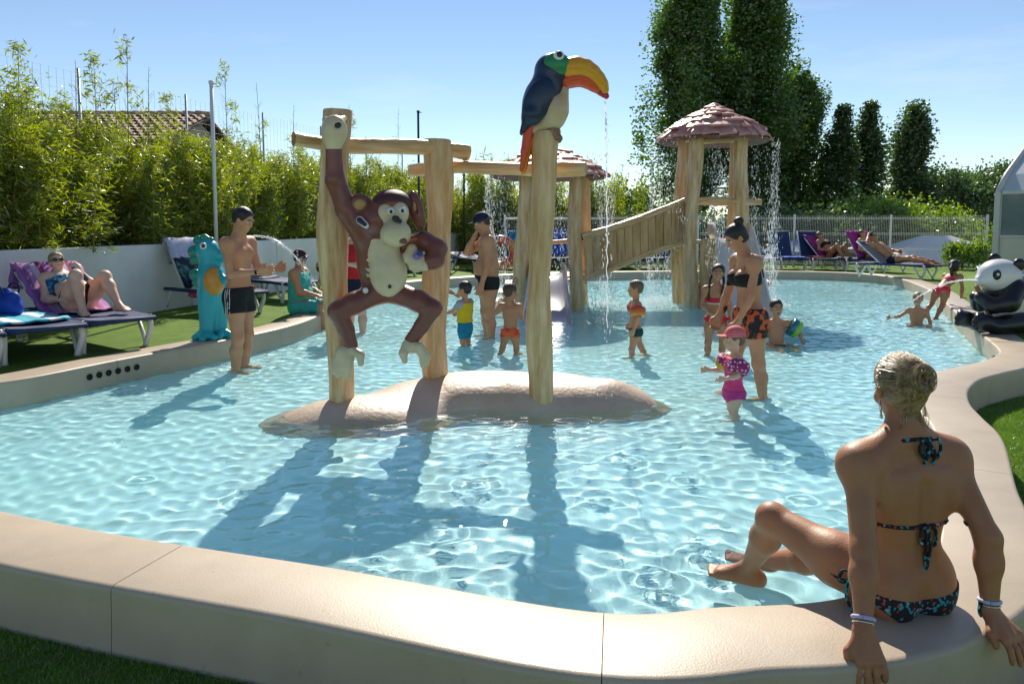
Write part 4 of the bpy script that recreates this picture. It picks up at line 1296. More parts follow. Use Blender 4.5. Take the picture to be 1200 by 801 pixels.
# legs
b.chain([mp(440, 344, 0.02), mp(416, 355, -0.06), mp(399, 363, -0.10)], [r_(13.5), r_(12.5), r_(11.5)], 0.04)
b.chain([mp(399, 363, -0.10), mp(407, 385, -0.07), mp(412, 404, -0.05)], [r_(11.5), r_(9.5), r_(8)], 0.02)
b.chain([mp(466, 344, 0.02), mp(492, 352, -0.06), mp(509, 360, -0.10)], [r_(13.5), r_(12), r_(11)], 0.04)
b.chain([mp(509, 360, -0.10), mp(496, 380, -0.07), mp(482, 399, -0.05)], [r_(11), r_(9), r_(8)], 0.02)
link('body', b.mesh('body', 0.009, 2), monkey, [m_brown])
# crown of darker hair
c = Solid(); c.ell(mp(461, 239.5, -0.005), (r_(24.4), 0.155, r_(17.5)), 0.02)
c.ell(mp(467, 260, -0.17), (r_(27), 0.18, r_(24)), 0.01, sub=True)
c.ell(mp(425, 262, 0), (r_(20), 0.3, r_(22)), 0.01, sub=True)
link('hair_crown', c.mesh('hair_crown', 0.008, 1), monkey, [m_dbrown])
# ears
for (ex, ey, dx_, nm) in ((424, 240, 12, 'ear'), (489, 247, 10, 'ear')):
    e = Solid()
    if ex < 450:
        e.ell(mp(ex, ey, -0.02), (r_(14), 0.05, r_(13)), 0.02); e.ell(mp(ex + 1, ey, -0.10), (r_(10), 0.05, r_(9)), 0.01, sub=True)
    else:
        e.ell(mp(ex, ey, 0.03), (r_(9), 0.05, r_(24)), 0.02, Matrix.Rotation(R(-14), 3, 'Y')); e.ell(mp(ex - 2, ey - 5, -0.05), (r_(5), 0.05, r_(13)), 0.01, Matrix.Rotation(R(-14), 3, 'Y'), sub=True)
    eo = link('ear', e.mesh('ear', 0.007, 1), monkey, [m_brown])
    i_ = Solid(); i_.ell(mp(ex + (1 if ex < 450 else -2), ey - (0 if ex < 450 else 5), -0.048 if ex < 450 else 0.012), (r_(8.5 if ex < 450 else 5), 0.02, r_(7.5 if ex < 450 else 12)), 0.01)
    link('inner_ear', i_.mesh('inner_ear', 0.006, 1), eo, [m_ochre])
# gap under the ear: dark slot with pale rim
s_ = Solid(); s_.chain([mp(428, 258, -0.15), mp(435, 264, -0.15)], [r_(4.6), r_(3.6)], 0.01)
so_ = link('cheek_rim', s_.mesh('cheek_rim', 0.006, 1), monkey, [m_wpaint])
s_ = Solid(); s_.chain([mp(428, 258, -0.172), mp(434, 263, -0.172)], [r_(3.4), r_(2.4)], 0.01)
link('cheek_slot', s_.mesh('cheek_slot', 0.005, 1), so_, [m_black])
# belly with a wavy edge
c = Solid()
c.ell(mp(452, 297, -0.045), (r_(19), 0.055, r_(27)), 0.03); c.ell(mp(457, 320, -0.055), (r_(22), 0.065, r_(27)), 0.03); c.ell(mp(443, 277, -0.03), (r_(11), 0.05, r_(12)), 0.02)
for k in range(9): c.cone(mp(436 - (k % 3) * 1.5, 274 + 6 * k, -0.045), mp(431 - (k % 2) * 1.5, 271 + 6 * k, -0.045), r_(2.5), r_(0.8), 0.006)
belly = link('belly', c.mesh('belly', 0.008, 1), monkey, [m_cream])
MB().ball(mp(460, 334, -0.123), (0.014, 0.01, 0.016), 8).build('navel', m_dbrown, belly)
# face: brow patch, muzzle
c = Solid()
c.ell(mp(457, 251, -0.115), (r_(11), 0.065, r_(13)), 0.02); c.ell(mp(473, 250, -0.115), (r_(10), 0.065, r_(13)), 0.02)
c.ell(mp(469, 273, -0.17), (r_(17.5), 0.105, r_(15.5)), 0.035)
for k in range(6): c.cone(mp(452, 262 + 4 * k, -0.13), mp(447 + 0.8 * k, 261 + 4 * k, -0.13), r_(2.4), r_(0.8), 0.006)
c.ell(mp(465, 236, -0.16), (r_(2.5), 0.05, r_(5)), 0.01, sub=True)
face_ = link('face', c.mesh('face', 0.008, 1), monkey, [m_cream])
for ex, ey in ((464, 248), (477, 247)):
    e = MB().ball(mp(ex, ey, -0.178), (r_(4.6), 0.016, r_(4.2)), 12).build('eye', m_wpaint, face_)
    MB().ball(mp(ex + 0.4, ey + 0.6, -0.192), (r_(2.0), 0.007, r_(2.2)), 8).build('pupil', m_black, face_)
c = Solid(); c.ell(mp(470.5, 256, -0.235), (r_(4.5), 0.03, r_(3.4)), 0.01); c.ell(mp(475, 259, -0.235), (r_(3), 0.025, r_(2.4)), 0.01)
link('nose', c.mesh('nose', 0.005, 1), monkey, [m_black])
MB().ball(mp(478, 281, -0.232), (r_(5.6), 0.028, r_(3.6)), 12, rot=Matrix.Rotation(R(12), 3, 'Y')).build('mouth', m_brown, monkey)
# gripping hand at the post top, with its dark spout hole
c = Solid(); c.ell(mp(397, 156, -0.05), (r_(15), 0.075, r_(18)), 0.03); c.cone(mp(396, 165, -0.04), mp(395, 176, -0.03), r_(11), r_(9), 0.03)
for k in range(4): c.cone(mp(386 + 6 * k, 143, -0.02), mp(388 + 5.5 * k, 139, 0.07), r_(4), r_(3.6), 0.015)
c.ell(mp(403, 151, -0.14), (r_(5), 0.05, r_(4.5)), 0.01, sub=True)
hand_ = link('raised_hand', c.mesh('raised_hand', 0.007, 1), monkey, [m_cream])
MB().ball(mp(403, 151, -0.098), (r_(4.4), 0.012, r_(4.0)), 10).build('spout_hole', m_black, hand_)
# hand on the hip with a small violet fruit
c = Solid(); c.chain([mp(500, 306, -0.10), mp(492, 307, -0.11), mp(484, 300, -0.11), mp(486, 291, -0.11)], [r_(8), r_(10), r_(8), r_(6)], 0.02)
for k in range(3): c.cone(mp(486, 304 + 4 * k, -0.13), mp(500 + k, 308 + 2.4 * k, -0.15), r_(3.8), r_(3.2), 0.01)
link('hip_hand', c.mesh('hip_hand', 0.007, 1), monkey, [m_cream])
m_violet = paint('violet', (0.24, 0.15, 0.50)); m_navy2 = paint('deep blue', (0.03, 0.03, 0.16))
MB().ball(mp(492, 299, -0.165), (r_(4.5), 0.03, r_(4)), 10).ball(mp(496, 295, -0.165), (r_(3.4), 0.03, r_(4.2)), 10, mi=1).build('fruit', [m_violet, m_navy2], monkey)
# feet: palm, toes and thumb-like big toe
c = Solid(); c.ell(mp(405, 414, -0.06), (r_(12), 0.055, r_(11)), 0.03)
for k in range(4): c.cone(mp(395 + 5.5 * k, 420, -0.07), mp(393 + 5.2 * k, 434 + (k % 2) * 3 + k, -0.09), r_(4.6), r_(3.9), 0.012)
c.chain([mp(413, 408, -0.07), mp(424, 414, -0.10), mp(425, 424, -0.11)], [r_(5), r_(5), r_(3.6)], 0.015)
link('foot', c.mesh('foot', 0.007, 1), monkey, [m_cream])
c = Solid(); c.ell(mp(484, 405, -0.06), (r_(11), 0.055, r_(8)), 0.03)
c.chain([mp(478, 402, -0.07), mp(474, 412, -0.10), mp(476, 421, -0.11)], [r_(6), r_(5), r_(3.4)], 0.015)
for k in range(4): c.chain([mp(486 + 2.5 * k, 405, -0.06 - 0.012 * k), mp(496 + 1.5 * k, 412 + k, -0.08 - 0.01 * k), mp(497 + 1.2 * k, 427 - k, -0.09 - 0.012 * k)], [r_(5.5), r_(5), r_(3.6)], 0.012)
link('foot', c.mesh('foot', 0.007, 1), monkey, [m_cream])
MB().ball(mp(431, 339, -0.09), (r_(3.6), 0.012, r_(3.6)), 10).build('bolt_cover', m_wpaint, monkey)

# --- toucan on its post
TY = FOOT_T.y
ts = TY / F_PX
to = Q(634, 155, TY)
def tp(px, py, d=0.0): return ((px - 634) * ts, d, (155 - py) * ts)
rt = lambda px: px * ts
m_navy = paint('navy', (0.005, 0.022, 0.060)); m_green = paint('green', (0.015, 0.22, 0.07)); m_yel = paint('yellow', (0.75, 0.33, 0.004))
m_orr = paint('orange red', (0.70, 0.075, 0.010)); m_red = paint('deep red', (0.50, 0.012, 0.02)); m_breast = paint('pale breast', (0.56, 0.42, 0.24))
m_perch = wood('perch brown', (0.20, 0.10, 0.045), (0.36, 0.19, 0.09))
toucan = thing('toucan_figure', 'painted toucan figure with big yellow and red beak perched on a log post', 'toucan figure', (to.x, TY, to.z))
b = Solid()
b.ell(tp(646, 86, 0), (rt(20), 0.125, rt(20)), 0.03)
b.ell(tp(633, 120, 0.0), (rt(20), 0.145, rt(28)), 0.06, Matrix.Rotation(R(14), 3, 'Y'))
b.cone(tp(630, 125), tp(618, 152), rt(15), rt(8), 0.05)
b.cone(tp(645, 95), tp(638, 112), rt(17), rt(20), 0.04)
link('body', b.mesh('body', 0.009, 2), toucan, [m_navy])
c = Solid(); c.ell(tp(646, 130, 0), (rt(17), 0.142, rt(22)), 0.04, Matrix.Rotation(R(10), 3, 'Y')); c.cone(tp(658, 105), tp(654, 130), rt(8), rt(12), 0.04); c.cone(tp(648, 140), tp(627, 152), rt(13), rt(9), 0.04)
link('breast', c.mesh('breast', 0.009, 2), toucan, [m_breast])
for s in (-1, 1):
    c = Solid(); c.ell(tp(630, 122, 0.118 * s), (rt(16), 0.045, rt(28)), 0.02, Matrix.Rotation(R(24), 3, 'Y')); c.cone(tp(622, 138, 0.11 * s), tp(612, 155, 0.06 * s), rt(9), rt(3), 0.04)
    link('wing', c.mesh('wing', 0.009, 1), toucan, [m_navy])
    c = Solid(); c.ell(tp(651, 81, 0.085 * s), (rt(15.5), 0.05, rt(13.5)), 0.02)
    ck = link('cheek_patch', c.mesh('cheek_patch', 0.008, 1), toucan, [m_green])
    e = MB().ball(tp(653, 72.5, 0.125 * s), (rt(6.2), 0.022, rt(5.4)), 14).build('eye', m_wpaint, toucan)
    MB().ball(tp(653.5, 72, 0.140 * s), (rt(3.6), 0.013, rt(3.4)), 10).build('pupil', m_black, e)
def beak(pts, rr, depth, m, nm, parent):
    c = Solid()
    for (a, ra), (d_, rb) in zip(zip(pts, rr), zip(pts[1:], rr[1:])):
        for y in (-depth, 0, depth): c.cone(tp(*a, y * 0.6), tp(*d_, y * 0.4), rt(ra), rt(rb), 0.02)
    return link(nm, c.mesh(nm, 0.008, 2), parent, [m])
beak([(664, 84), (674, 82.5), (684, 84), (692, 88.5), (699, 95), (703.5, 101), (706, 107)], (12, 11.6, 10.6, 9.2, 7.8, 6.6, 5.4), 0.06, m_yel, 'upper_beak', toucan)
beak([(662, 98), (670, 95.5), (679, 95), (687, 98), (694, 102.5), (700, 107)], (7.8, 7.6, 7.2, 6.2, 5.2, 4), 0.05, m_orr, 'lower_beak', toucan)
beak([(704, 108), (709, 114)], (5.8, 2.6), 0.02, m_red, 'beak_tip', toucan)
c = Solid()
for k in range(3): c.chain([tp(620 + 2 * k, 148, (k - 1) * 0.035), tp(615 + 1.5 * k, 178, (k - 1) * 0.045 - 0.02), tp(611.5 + 1.6 * k, 202 - 3 * abs(k - 1), (k - 1) * 0.05 - 0.03)], [rt(6), rt(4.6), rt(2.6)], 0.012, m=k % 2)
link('tail', c.mesh('tail', 0.007, 1, mats=True), toucan, [m_orr, m_yel])
c = Solid(); c.cone(tp(628, 157, 0), tp(648, 155, 0), rt(8), rt(9), 0.02); c.cone(tp(646, 155, -0.03), tp(655, 163, -0.05), rt(7), rt(4), 0.02); c.cone(tp(646, 155, 0.03), tp(655, 163, 0.05), rt(7), rt(4), 0.02)
link('foot', c.mesh('foot', 0.008, 2), toucan, [m_perch])

# --- turquoise dragon on the coping at the left
DP = G(253, 396, COP_Z); DY = DP.y
ds = DY / F_PX
def dp(px, py, d=0.0): return ((px - 253) * ds, d, (396 - py) * ds)
rdz = lambda px: px * ds
m_turq = paint('turquoise', (0.015, 0.38, 0.44)); m_teal = paint('crest green', (0.01, 0.26, 0.16)); m_gold = paint('gold belly', (0.58, 0.27, 0.03))
dragon = thing('dragon_figure', 'turquoise standing dragon figure with golden belly spouting water from the coping', 'dragon figure', (DP.x, DY, COP_Z))
b = Solid()
b.ell(dp(247, 293, 0), (rdz(14), 0.13, rdz(14)), 0.04); b.cone(dp(252, 297), dp(264, 299), rdz(10), rdz(8), 0.04)
b.cone(dp(246, 300), dp(249, 318), rdz(10), rdz(13), 0.05); b.ell(dp(251, 332, 0), (rdz(17), 0.16, rdz(24)), 0.06)
b.cone(dp(247, 345, -0.06), dp(246, 385, -0.07), rdz(11), rdz(8), 0.05); b.cone(dp(256, 345, 0.06), dp(256, 385, 0.06), rdz(11), rdz(8), 0.05)
for x_, y_ in ((244, -0.10), (258, 0.05)):
    b.cone(dp(x_, 388, y_), dp(x_ - 9, 393, y_ - 0.05), rdz(6), rdz(4), 0.02); b.cone(dp(x_, 389, y_), dp(x_ + 14, 393, y_ - 0.06), rdz(6), rdz(4), 0.02); b.cone(dp(x_, 388, y_), dp(x_ + 3, 393.5, y_ - 0.13), rdz(6), rdz(4), 0.02)
b.chain([dp(262, 318, -0.10), dp(271, 326, -0.14), dp(277, 324, -0.18)], [rdz(5), rdz(4), rdz(3.4)], 0.03)
link('body', b.mesh('body', 0.010, 2), dragon, [m_turq])
c = Solid(); c.ell(dp(257, 328, -0.10), (rdz(12), 0.10, rdz(17)), 0.03)
link('belly', c.mesh('belly', 0.009, 1), dragon, [m_gold])
for x_, y_, q in ((231, 294, 8), (236, 281, 6), (232, 303, 6), (231, 321, 7), (233, 330, 6), (243, 278, 5)):
    c = Solid(); c.ell(dp(x_, y_, 0), (rdz(q), 0.03, rdz(q)), 0.01); c.cone(dp(x_, y_), dp(x_ + 9, y_ + 2), rdz(q * 0.7), rdz(3), 0.02)
    link('crest_lobe', c.mesh('crest_lobe', 0.009, 1), dragon, [m_teal])
for s in (-1, 1):
    e = MB().ball(dp(247, 287, 0.118 * s), (rdz(4.2), 0.02, rdz(4.2)), 12).build('eye', m_wpaint, dragon)
    MB().ball(dp(247.5, 287, 0.134 * s), (rdz(2.2), 0.01, rdz(2.4)), 8).build('pupil', m_black, e)

# --- panda sitting on the coping at the right
PP = G(1172, 389, COP_Z); PY_ = PP.y
ps = PY_ / F_PX
def pp(px, py, d=0.0): return ((px - 1172) * ps, d, (388 - py) * ps)
rp = lambda px: px * ps
panda = thing('panda_figure', 'black and white panda figure sitting on the coping with a spout in its mouth', 'panda figure', (PP.x, PY_ + 0.1, COP_Z))
b = Solid()
b.ell(pp(1185, 352, 0.03), (rp(24), 0.24, rp(30)), 0.05); b.ell(pp(1188, 378, 0.02), (rp(28), 0.27, rp(15)), 0.05)
bd = link('body', b.mesh('body', 0.011, 2), panda, [m_wpaint])
c = Solid(); c.ell(pp(1186, 340, 0.02), (rp(25), 0.255, rp(18)), 0.04, Matrix.Rotation(R(-20), 3, 'Y'))
for s in (-1, 1):
    c.chain([pp(1184, 336, 0.16 * s), pp(1172, 352, 0.21 * s - 0.03), pp(1156, 356, 0.12 * s - 0.06), pp(1147, 347, 0.05 * s - 0.06)], [rp(12), rp(10.5), rp(9), rp(7)], 0.03)
link('arms', c.mesh('arms', 0.011, 2), panda, [m_black])
for s in (-1, 1):
    c = Solid(); c.cone(pp(1190, 376, 0.17 * s), pp(1160, 379, 0.20 * s - 0.03), rp(13), rp(11), 0.03); c.cone(pp(1160, 379, 0.20 * s - 0.03), pp(1143, 375, 0.17 * s - 0.05), rp(9), rp(10), 0.03)
    for k in range(4): c.ell(pp(1135 + 1.5 * k, 380 - 5.5 * k + (4 if k == 3 else 0), 0.17 * s - 0.05 + 0.03 * (k % 2)), rp(4), 0.012)
    link('leg', c.mesh('leg', 0.010, 1), panda, [m_black])
c = Solid(); c.ell(pp(1174, 322, 0), (rp(24), 0.22, rp(20)), 0.04); c.cone(pp(1162, 326), pp(1151, 328), rp(12), rp(6), 0.04)
hd_ = link('head', c.mesh('head', 0.010, 2), panda, [m_wpaint])
for s, x_, y_ in ((-1, 1188, 308), (1, 1176, 303)):
    c = Solid(); c.ell(pp(x_, y_, 0.13 * s), (rp(7.5), 0.05, rp(7.5)), 0.02)
    link('ear', c.mesh('ear', 0.009, 1), panda, [m_black])
    c = Solid(); c.ell(pp(1161, 320, 0.155 * s), (rp(4.6), 0.05, rp(6.5)), 0.02)
    ep = link('eye_patch', c.mesh('eye_patch', 0.008, 1), panda, [m_black])
    MB().ball(pp(1159.5, 319, 0.20 * s), (rp(1.8), 0.016, rp(1.8)), 8).build('eye', m_wpaint, ep)
MB().ball(pp(1148, 327, 0), (rp(2.8), 0.03, rp(2.4)), 8).build('nose', m_black, panda)
m_cane = paint('cane', (0.34, 0.16, 0.05))
mb = MB().tube([pp(1143, 333, -0.06), pp(1150, 350, -0.09), pp(1159, 371, -0.12)], [rp(2.6), rp(3), rp(2.8)], 10)
for q in (0.25, 0.6): mb.tube([pp(1143 + 16 * q, 333 + 38 * q, -0.06 - 0.06 * q), pp(1143.8 + 16 * q, 335 + 38 * q, -0.06 - 0.06 * q)], rp(3.9), 10)
mb.build('bamboo_cane', m_cane, panda)
# ------------------------------------------------------------------ shower tower, hut, bridge and slides
m_shin = mat('painted shingle', (0.40, 0.14, 0.10), 0.42, col2=(0.60, 0.29, 0.22), vscale=4, bump=0.4, bscale=20, spec=0.6)
m_under = mat('roof underside', (0.16, 0.07, 0.055), 0.8)
m_plank = wood('bridge plank', (0.38, 0.20, 0.06), (0.66, 0.44, 0.19), (5, 5, 0.7))
m_rail = wood('bridge rail', (0.42, 0.25, 0.10), (0.60, 0.44, 0.24), (0.8, 5, 5))
m_slide = mat('white slide shell', (0.72, 0.68, 0.60), 0.3, 0.06, 3, coat=0.3)
m_grey = mat('grey slide shell', (0.42, 0.42, 0.47), 0.25, 0.06, 3, coat=0.4)
def shingle_roof(parent, c, rad, z0, z1, rings, seed, nm='roof'):
    """shallow cone of overlapping rough shingles, each a piece of its own"""
    q = random.Random(seed)
    base = MB().lathe([(rad * 0.97, z0 + 0.01), (rad * 0.55, z0 + (z1 - z0) * 0.52), (0.02, z1 - 0.05)], 28, c)
    base.lathe([(rad * 0.97, z0 + 0.01), (rad * 0.93, z0 - 0.03), (rad * 0.5, z0 + (z1 - z0) * 0.35), (0.02, z1 - 0.16)], 28, c)
    roof = base.build(nm, m_under, parent)
    prof = lambda t: (rad * (1 - t) , z0 + (z1 - z0) * (t ** 0.74))         # t 0 at the rim
    for k in range(rings):
        t0, t1 = k / rings - 0.015, (k + 1.45) / rings
        t1 = min(t1, 0.985)
        r0, h0 = prof(max(t0, 0)); r1, h1 = prof(t1)
        n = max(7, int(2 * math.pi * r0 / 0.26))
        w = 2 * math.pi / n * 0.54
        mes = []
        for v in range(3):
            V = []
            js = [q.uniform(-0.06, 0.06) for _ in range(6)]
            for a, r, z, up in ((-w, r0 + js[0], h0, 0.035), (w * 0.2, r0 + 0.02 + js[1], h0 - 0.01, 0.05), (w, r0 + js[2], h0, 0.04), (w, r1, h1, 0.012), (0, r1, h1, 0.02), (-w, r1, h1, 0.012)):
                V.append((r * math.cos(a), r * math.sin(a), z + up + q.uniform(-0.012, 0.016)))
            lower = [(x, y, z - 0.04) for x, y, z in V]
            mb = MB().add(V + lower, [(0, 1, 4, 5), (1, 2, 3, 4), (6, 11, 10, 7), (7, 10, 9, 8), (0, 6, 7, 1), (1, 7, 8, 2), (2, 8, 9, 3), (5, 11, 6, 0), (3, 9, 10, 4), (4, 10, 11, 5)])
            mes.append(mb.mesh('shingle', False))
        for j in range(n):
            o = link('shingle', q.choice(mes), roof, [m_shin])
            o.location = c
            o.rotation_euler = (0, 0, 2 * math.pi * (j + 0.5 * (k % 2)) / n + q.uniform(-0.05, 0.05))
            o.location.z += q.uniform(-0.012, 0.022)
    MB().lathe([(0.16, z1 - 0.06), (0.11, z1 + 0.01), (0.02, z1 + 0.05), (0.001, z1 + 0.05)], 10, c).build('cap', m_shin, roof)
    return roof
TWY = 13.6
TC = Q(834, 262, TWY); TC.z = 0
tower = thing('shower_tower', 'tall log tower with round shingled roof and water curtain over the white slide', 'play tower', (TC.x, TC.y, 0))
tz = lambda py, Y=TWY: Q(600, py, Y).z
tx = lambda px, Y=TWY: (px - 600) / F_PX * Y - TC.x
roof1_z0, roof1_z1 = tz(166), tz(124)
for i, (px, Y, r0) in enumerate(((797, TWY + 0.35, 0.115), (811, TWY - 0.45, 0.125), (857, TWY + 0.40, 0.115), (869, TWY - 0.40, 0.12))):
    x = (px - 600) / F_PX * Y
    o = post(None, Vector((x - TC.x, Y - TC.y, -0.2)), roof1_z0 + 0.12, r0 * 1.1, r0 * 0.95, 40 + i, 0.0, 'post', 0.05, 0.14, None, tower)
shingle_roof(tower, Vector((0, 0, 0)), tx(898), roof1_z0, roof1_z1, 6, 5)
beam(None, (tx(797) + 0.0, -0.2, roof1_z0 + 0.02), (tx(866), 0.0, roof1_z0 + 0.02), 0.05, 61, 'crossbeam', tower)
beam(None, (tx(806), -0.43, tz(236)), (tx(880), -0.43, tz(236)), 0.052, 62, 'handrail', tower)
beam(None, (tx(800), 0.45, tz(236)), (tx(874), 0.45, tz(236)), 0.048, 63, 'handrail', tower)
# platform of planks
PZ1 = tz(281)
for k in range(6):
    MB().box((tx(833) , -0.42 + k * 0.165, PZ1 - 0.03), (1.15, 0.155, 0.06)).build('platform_plank', m_plank, tower, False, 0.01)
# solid carved skirt below the platform at the right of the front post
V = [(tx(815), -0.50), (tx(840), -0.50), (tx(842), -0.38), (tx(815), -0.38)]
so = Solid()
for k in range(5): so.cone((tx(816 + 6 * k), -0.45, -0.2), (tx(816 + 6 * k), -0.45, PZ1 - 0.02), 0.055, 0.055, 0.05)
link('skirt', so.mesh('skirt', 0.02, 2), tower, [m_log])
# white slide curling down towards the camera
def slide(parent, path, width, wall, m, nm='slide', thick=0.03, wide_end=0.0):
    path = catmull(path, 8); V, Fc = [], []
    prof = [(-0.5, 1.0), (-0.5, 0.55), (-0.44, 0.18), (-0.3, 0.03), (0, 0), (0.3, 0.03), (0.44, 0.18), (0.5, 0.55), (0.5, 1.0)]
    N = len(path); m_ = len(prof)
    for sgn in (0, 1):
        for i, p in enumerate(path):
            d = path[min(i + 1, N - 1)] - path[max(i - 1, 0)]; d.z = 0; d.normalize()
            s_ = Vector((d.y, -d.x, 0)); t = i / (N - 1)
            for a, h in prof:
                aa = a * (width + wide_end * t); off = thick if sgn else 0
                V.append(p + s_ * (aa + (math.copysign(off, a) if abs(a) > 0.4 else 0)) + Vector((0, 0, h * wall * (1 - 0.35 * t) - off)))
    for sgn in (0, 1):
        for i in range(N - 1):
            for k in range(m_ - 1):
                o = sgn * N * m_; f = (o + i * m_ + k, o + (i + 1) * m_ + k, o + (i + 1) * m_ + k + 1, o + i * m_ + k + 1)
                Fc.append(f if not sgn else f[::-1])
    T_ = N * m_
    for i in range(N - 1):
        for k in (0, m_ - 1): Fc.append((i * m_ + k, T_ + i * m_ + k, T_ + (i + 1) * m_ + k, (i + 1) * m_ + k))
    for k in range(m_ - 1):
        Fc.append((k, k + 1, T_ + k + 1, T_ + k)); Fc.append(((N - 1) * m_ + k, T_ + (N - 1) * m_ + k, T_ + (N - 1) * m_ + k + 1, (N - 1) * m_ + k + 1))
    o = MB().add(V, Fc).build(nm, m, parent); auto_smooth(o, 40); return o
wslide = thing('water_slide', 'wide white slide running down from the shower tower into the pool', 'slide', (TC.x, TC.y, 0))
slide(wslide, [(0.22, -0.15, PZ1 + 0.02), (0.22, -0.6, PZ1), (0.18, -1.05, 0.80), (0.12, -1.5, 0.38), (0.04, -2.0, 0.06), (0.0, -2.35, -0.05)], 0.58, 0.30, m_slide, 'chute', 0.035, 0.15)
so = Solid()
for k in range(4): so.cone((0.2 - 0.03 * k, -0.65 - 0.25 * k, -0.2), (0.2 - 0.03 * k, -0.65 - 0.25 * k, 0.78 - 0.22 * k), 0.13, 0.10, 0.1)
link('support', so.mesh('support', 0.03, 2), wslide, [m_slide])

# hut with the lower roof
HTY = 12.9
HC = Q(644, 262, HTY); HC.z = 0
hut = thing('shower_hut', 'lower log hut with round shingled roof behind the toucan post', 'play hut', (HC.x, HC.y, 0))
hx = lambda px, Y=HTY: (px - 600) / F_PX * Y - HC.x
hz0, hz1 = tz(207, HTY), tz(170, HTY)
for i, (px, Y, r0) in enumerate(((613, HTY - 0.35, 0.125), (675, HTY - 0.35, 0.115), (625, HTY + 0.85, 0.11), (683, HTY + 0.75, 0.11))):
    x = (px - 600) / F_PX * Y
    post(None, Vector((x - HC.x, Y - HC.y, -0.2)), hz0 + 0.12, r0 * 1.1, r0 * 0.92, 50 + i, 0.0, 'post', 0.035, 0.12, None, hut)
shingle_roof(hut, Vector((0, 0.15, 0)), hx(714), hz0, hz1, 6, 9)
PZ0 = tz(322, HTY)
for k in range(7):
    MB().box((hx(645), -0.25 + k * 0.165, PZ0 - 0.03), (1.05, 0.155, 0.06)).build('platform_plank', m_plank, hut, False, 0.01)
beam(None, (hx(607), 0.8, tz(285, HTY)), (hx(690), 0.8, tz(285, HTY)), 0.045, 71, 'handrail', hut)
beam(None, (hx(606), -0.4, PZ0 - 0.1), (hx(684), -0.4, PZ0 - 0.1), 0.05, 72, 'crossbeam', hut)
# steps and rail on its left
beam(None, (hx(574), -1.05, tz(374, HTY - 1.0)), (hx(606), -0.42, tz(328, HTY - 0.4)), 0.045, 73, 'stair_rail', hut)
for k in range(3):
    MB().box((hx(600 - 8 * k), 0.25, PZ0 - 0.16 * (k + 1)), (0.24, 0.75, 0.05)).build('step', m_plank, hut, False, 0.008)
    MB().box((hx(600 - 8 * k), 0.25, (PZ0 - 0.16 * (k + 1)) / 2 - 0.12), (0.08, 0.6, PZ0 - 0.16 * (k + 1) + 0.16)).build('riser', m_plank, hut, False, 0.008)
gslide = thing('water_slide', 'short grey slide descending from the lower hut behind the toucan post', 'slide', (HC.x, HC.y, 0))
slide(gslide, [(hx(640), -0.1, PZ0 + 0.01), (hx(640), -0.55, PZ0), (hx(638), -1.1, 0.28), (hx(636), -1.7, 0.05), (hx(634), -2.2, -0.06)], 0.52, 0.22, m_grey, 'chute', 0.03, 0.18)

# sloping bridge between hut and tower: floor planks, side boards, rails
bridge = thing('plank_bridge', 'sloping plank bridge with boarded side joining the hut to the tower', 'bridge', (0, 0, 0))
for side, off in ((0, -0.38), (1, 0.42)):
    Y0, Y1 = HTY + off + 0.05, TWY + off + 0.02
    TA, TB = Q(684, 277, Y0), Q(804, 236, Y1); BA, BB = Q(686, 326, Y0), Q(804, 283, Y1)
    dv = (TB - TA)
    n = 13
    for k in range(n):
        t0, t1 = k / n, (k + 0.965) / n
        a, b_ = TA.lerp(TB, t0), TA.lerp(TB, t1); c_, d_ = BA.lerp(BB, t0), BA.lerp(BB, t1)
        jj = 0.012 * math.sin(7.3 * k); nv = Vector((0, 0.022, 0))
        y = Vector((0, jj, 0))
        sag = Vector((0, 0, 0.02 * math.sin(math.pi * t0) * -1)); 
        MB().add([a + y - nv, b_ + y - nv, d_ + y - nv + sag, c_ + y - nv + sag, a + y + nv, b_ + y + nv, d_ + y + nv + sag, c_ + y + nv + sag],
                 [(0, 1, 2, 3), (7, 6, 5, 4), (0, 4, 5, 1), (3, 2, 6, 7), (1, 5, 6, 2), (0, 3, 7, 4)]).build('side_plank', m_plank, bridge, False, 0.008)
    beam(None, TA - dv * 0.02, TB + dv * 0.02, 0.06, 81 + side, 'top_rail', bridge, m_log)
    beam(None, BA - dv * 0.02, BB + dv * 0.02, 0.055, 83 + side, 'bottom_rail', bridge, m_log)
BA, BB = Q(686, 318, HTY), Q(804, 276, TWY)
for k in range(12):
    a, b_ = BA.lerp(BB, k / 12), BA.lerp(BB, (k + 0.93) / 12)
    MB().add([a + Vector((0, -0.34, 0)), b_ + Vector((0, -0.34, 0)), b_ + Vector((0, 0.38, 0)), a + Vector((0, 0.38, 0))] + [v + Vector((0, s, -0.04)) for v, s in ((a, -0.34), (b_, -0.34), (b_, 0.38), (a, 0.38))],
             [(0, 1, 2, 3), (7, 6, 5, 4), (0, 4, 5, 1), (1, 5, 6, 2), (2, 6, 7, 3), (3, 7, 4, 0)]).build('floor_plank', m_plank, bridge, False)

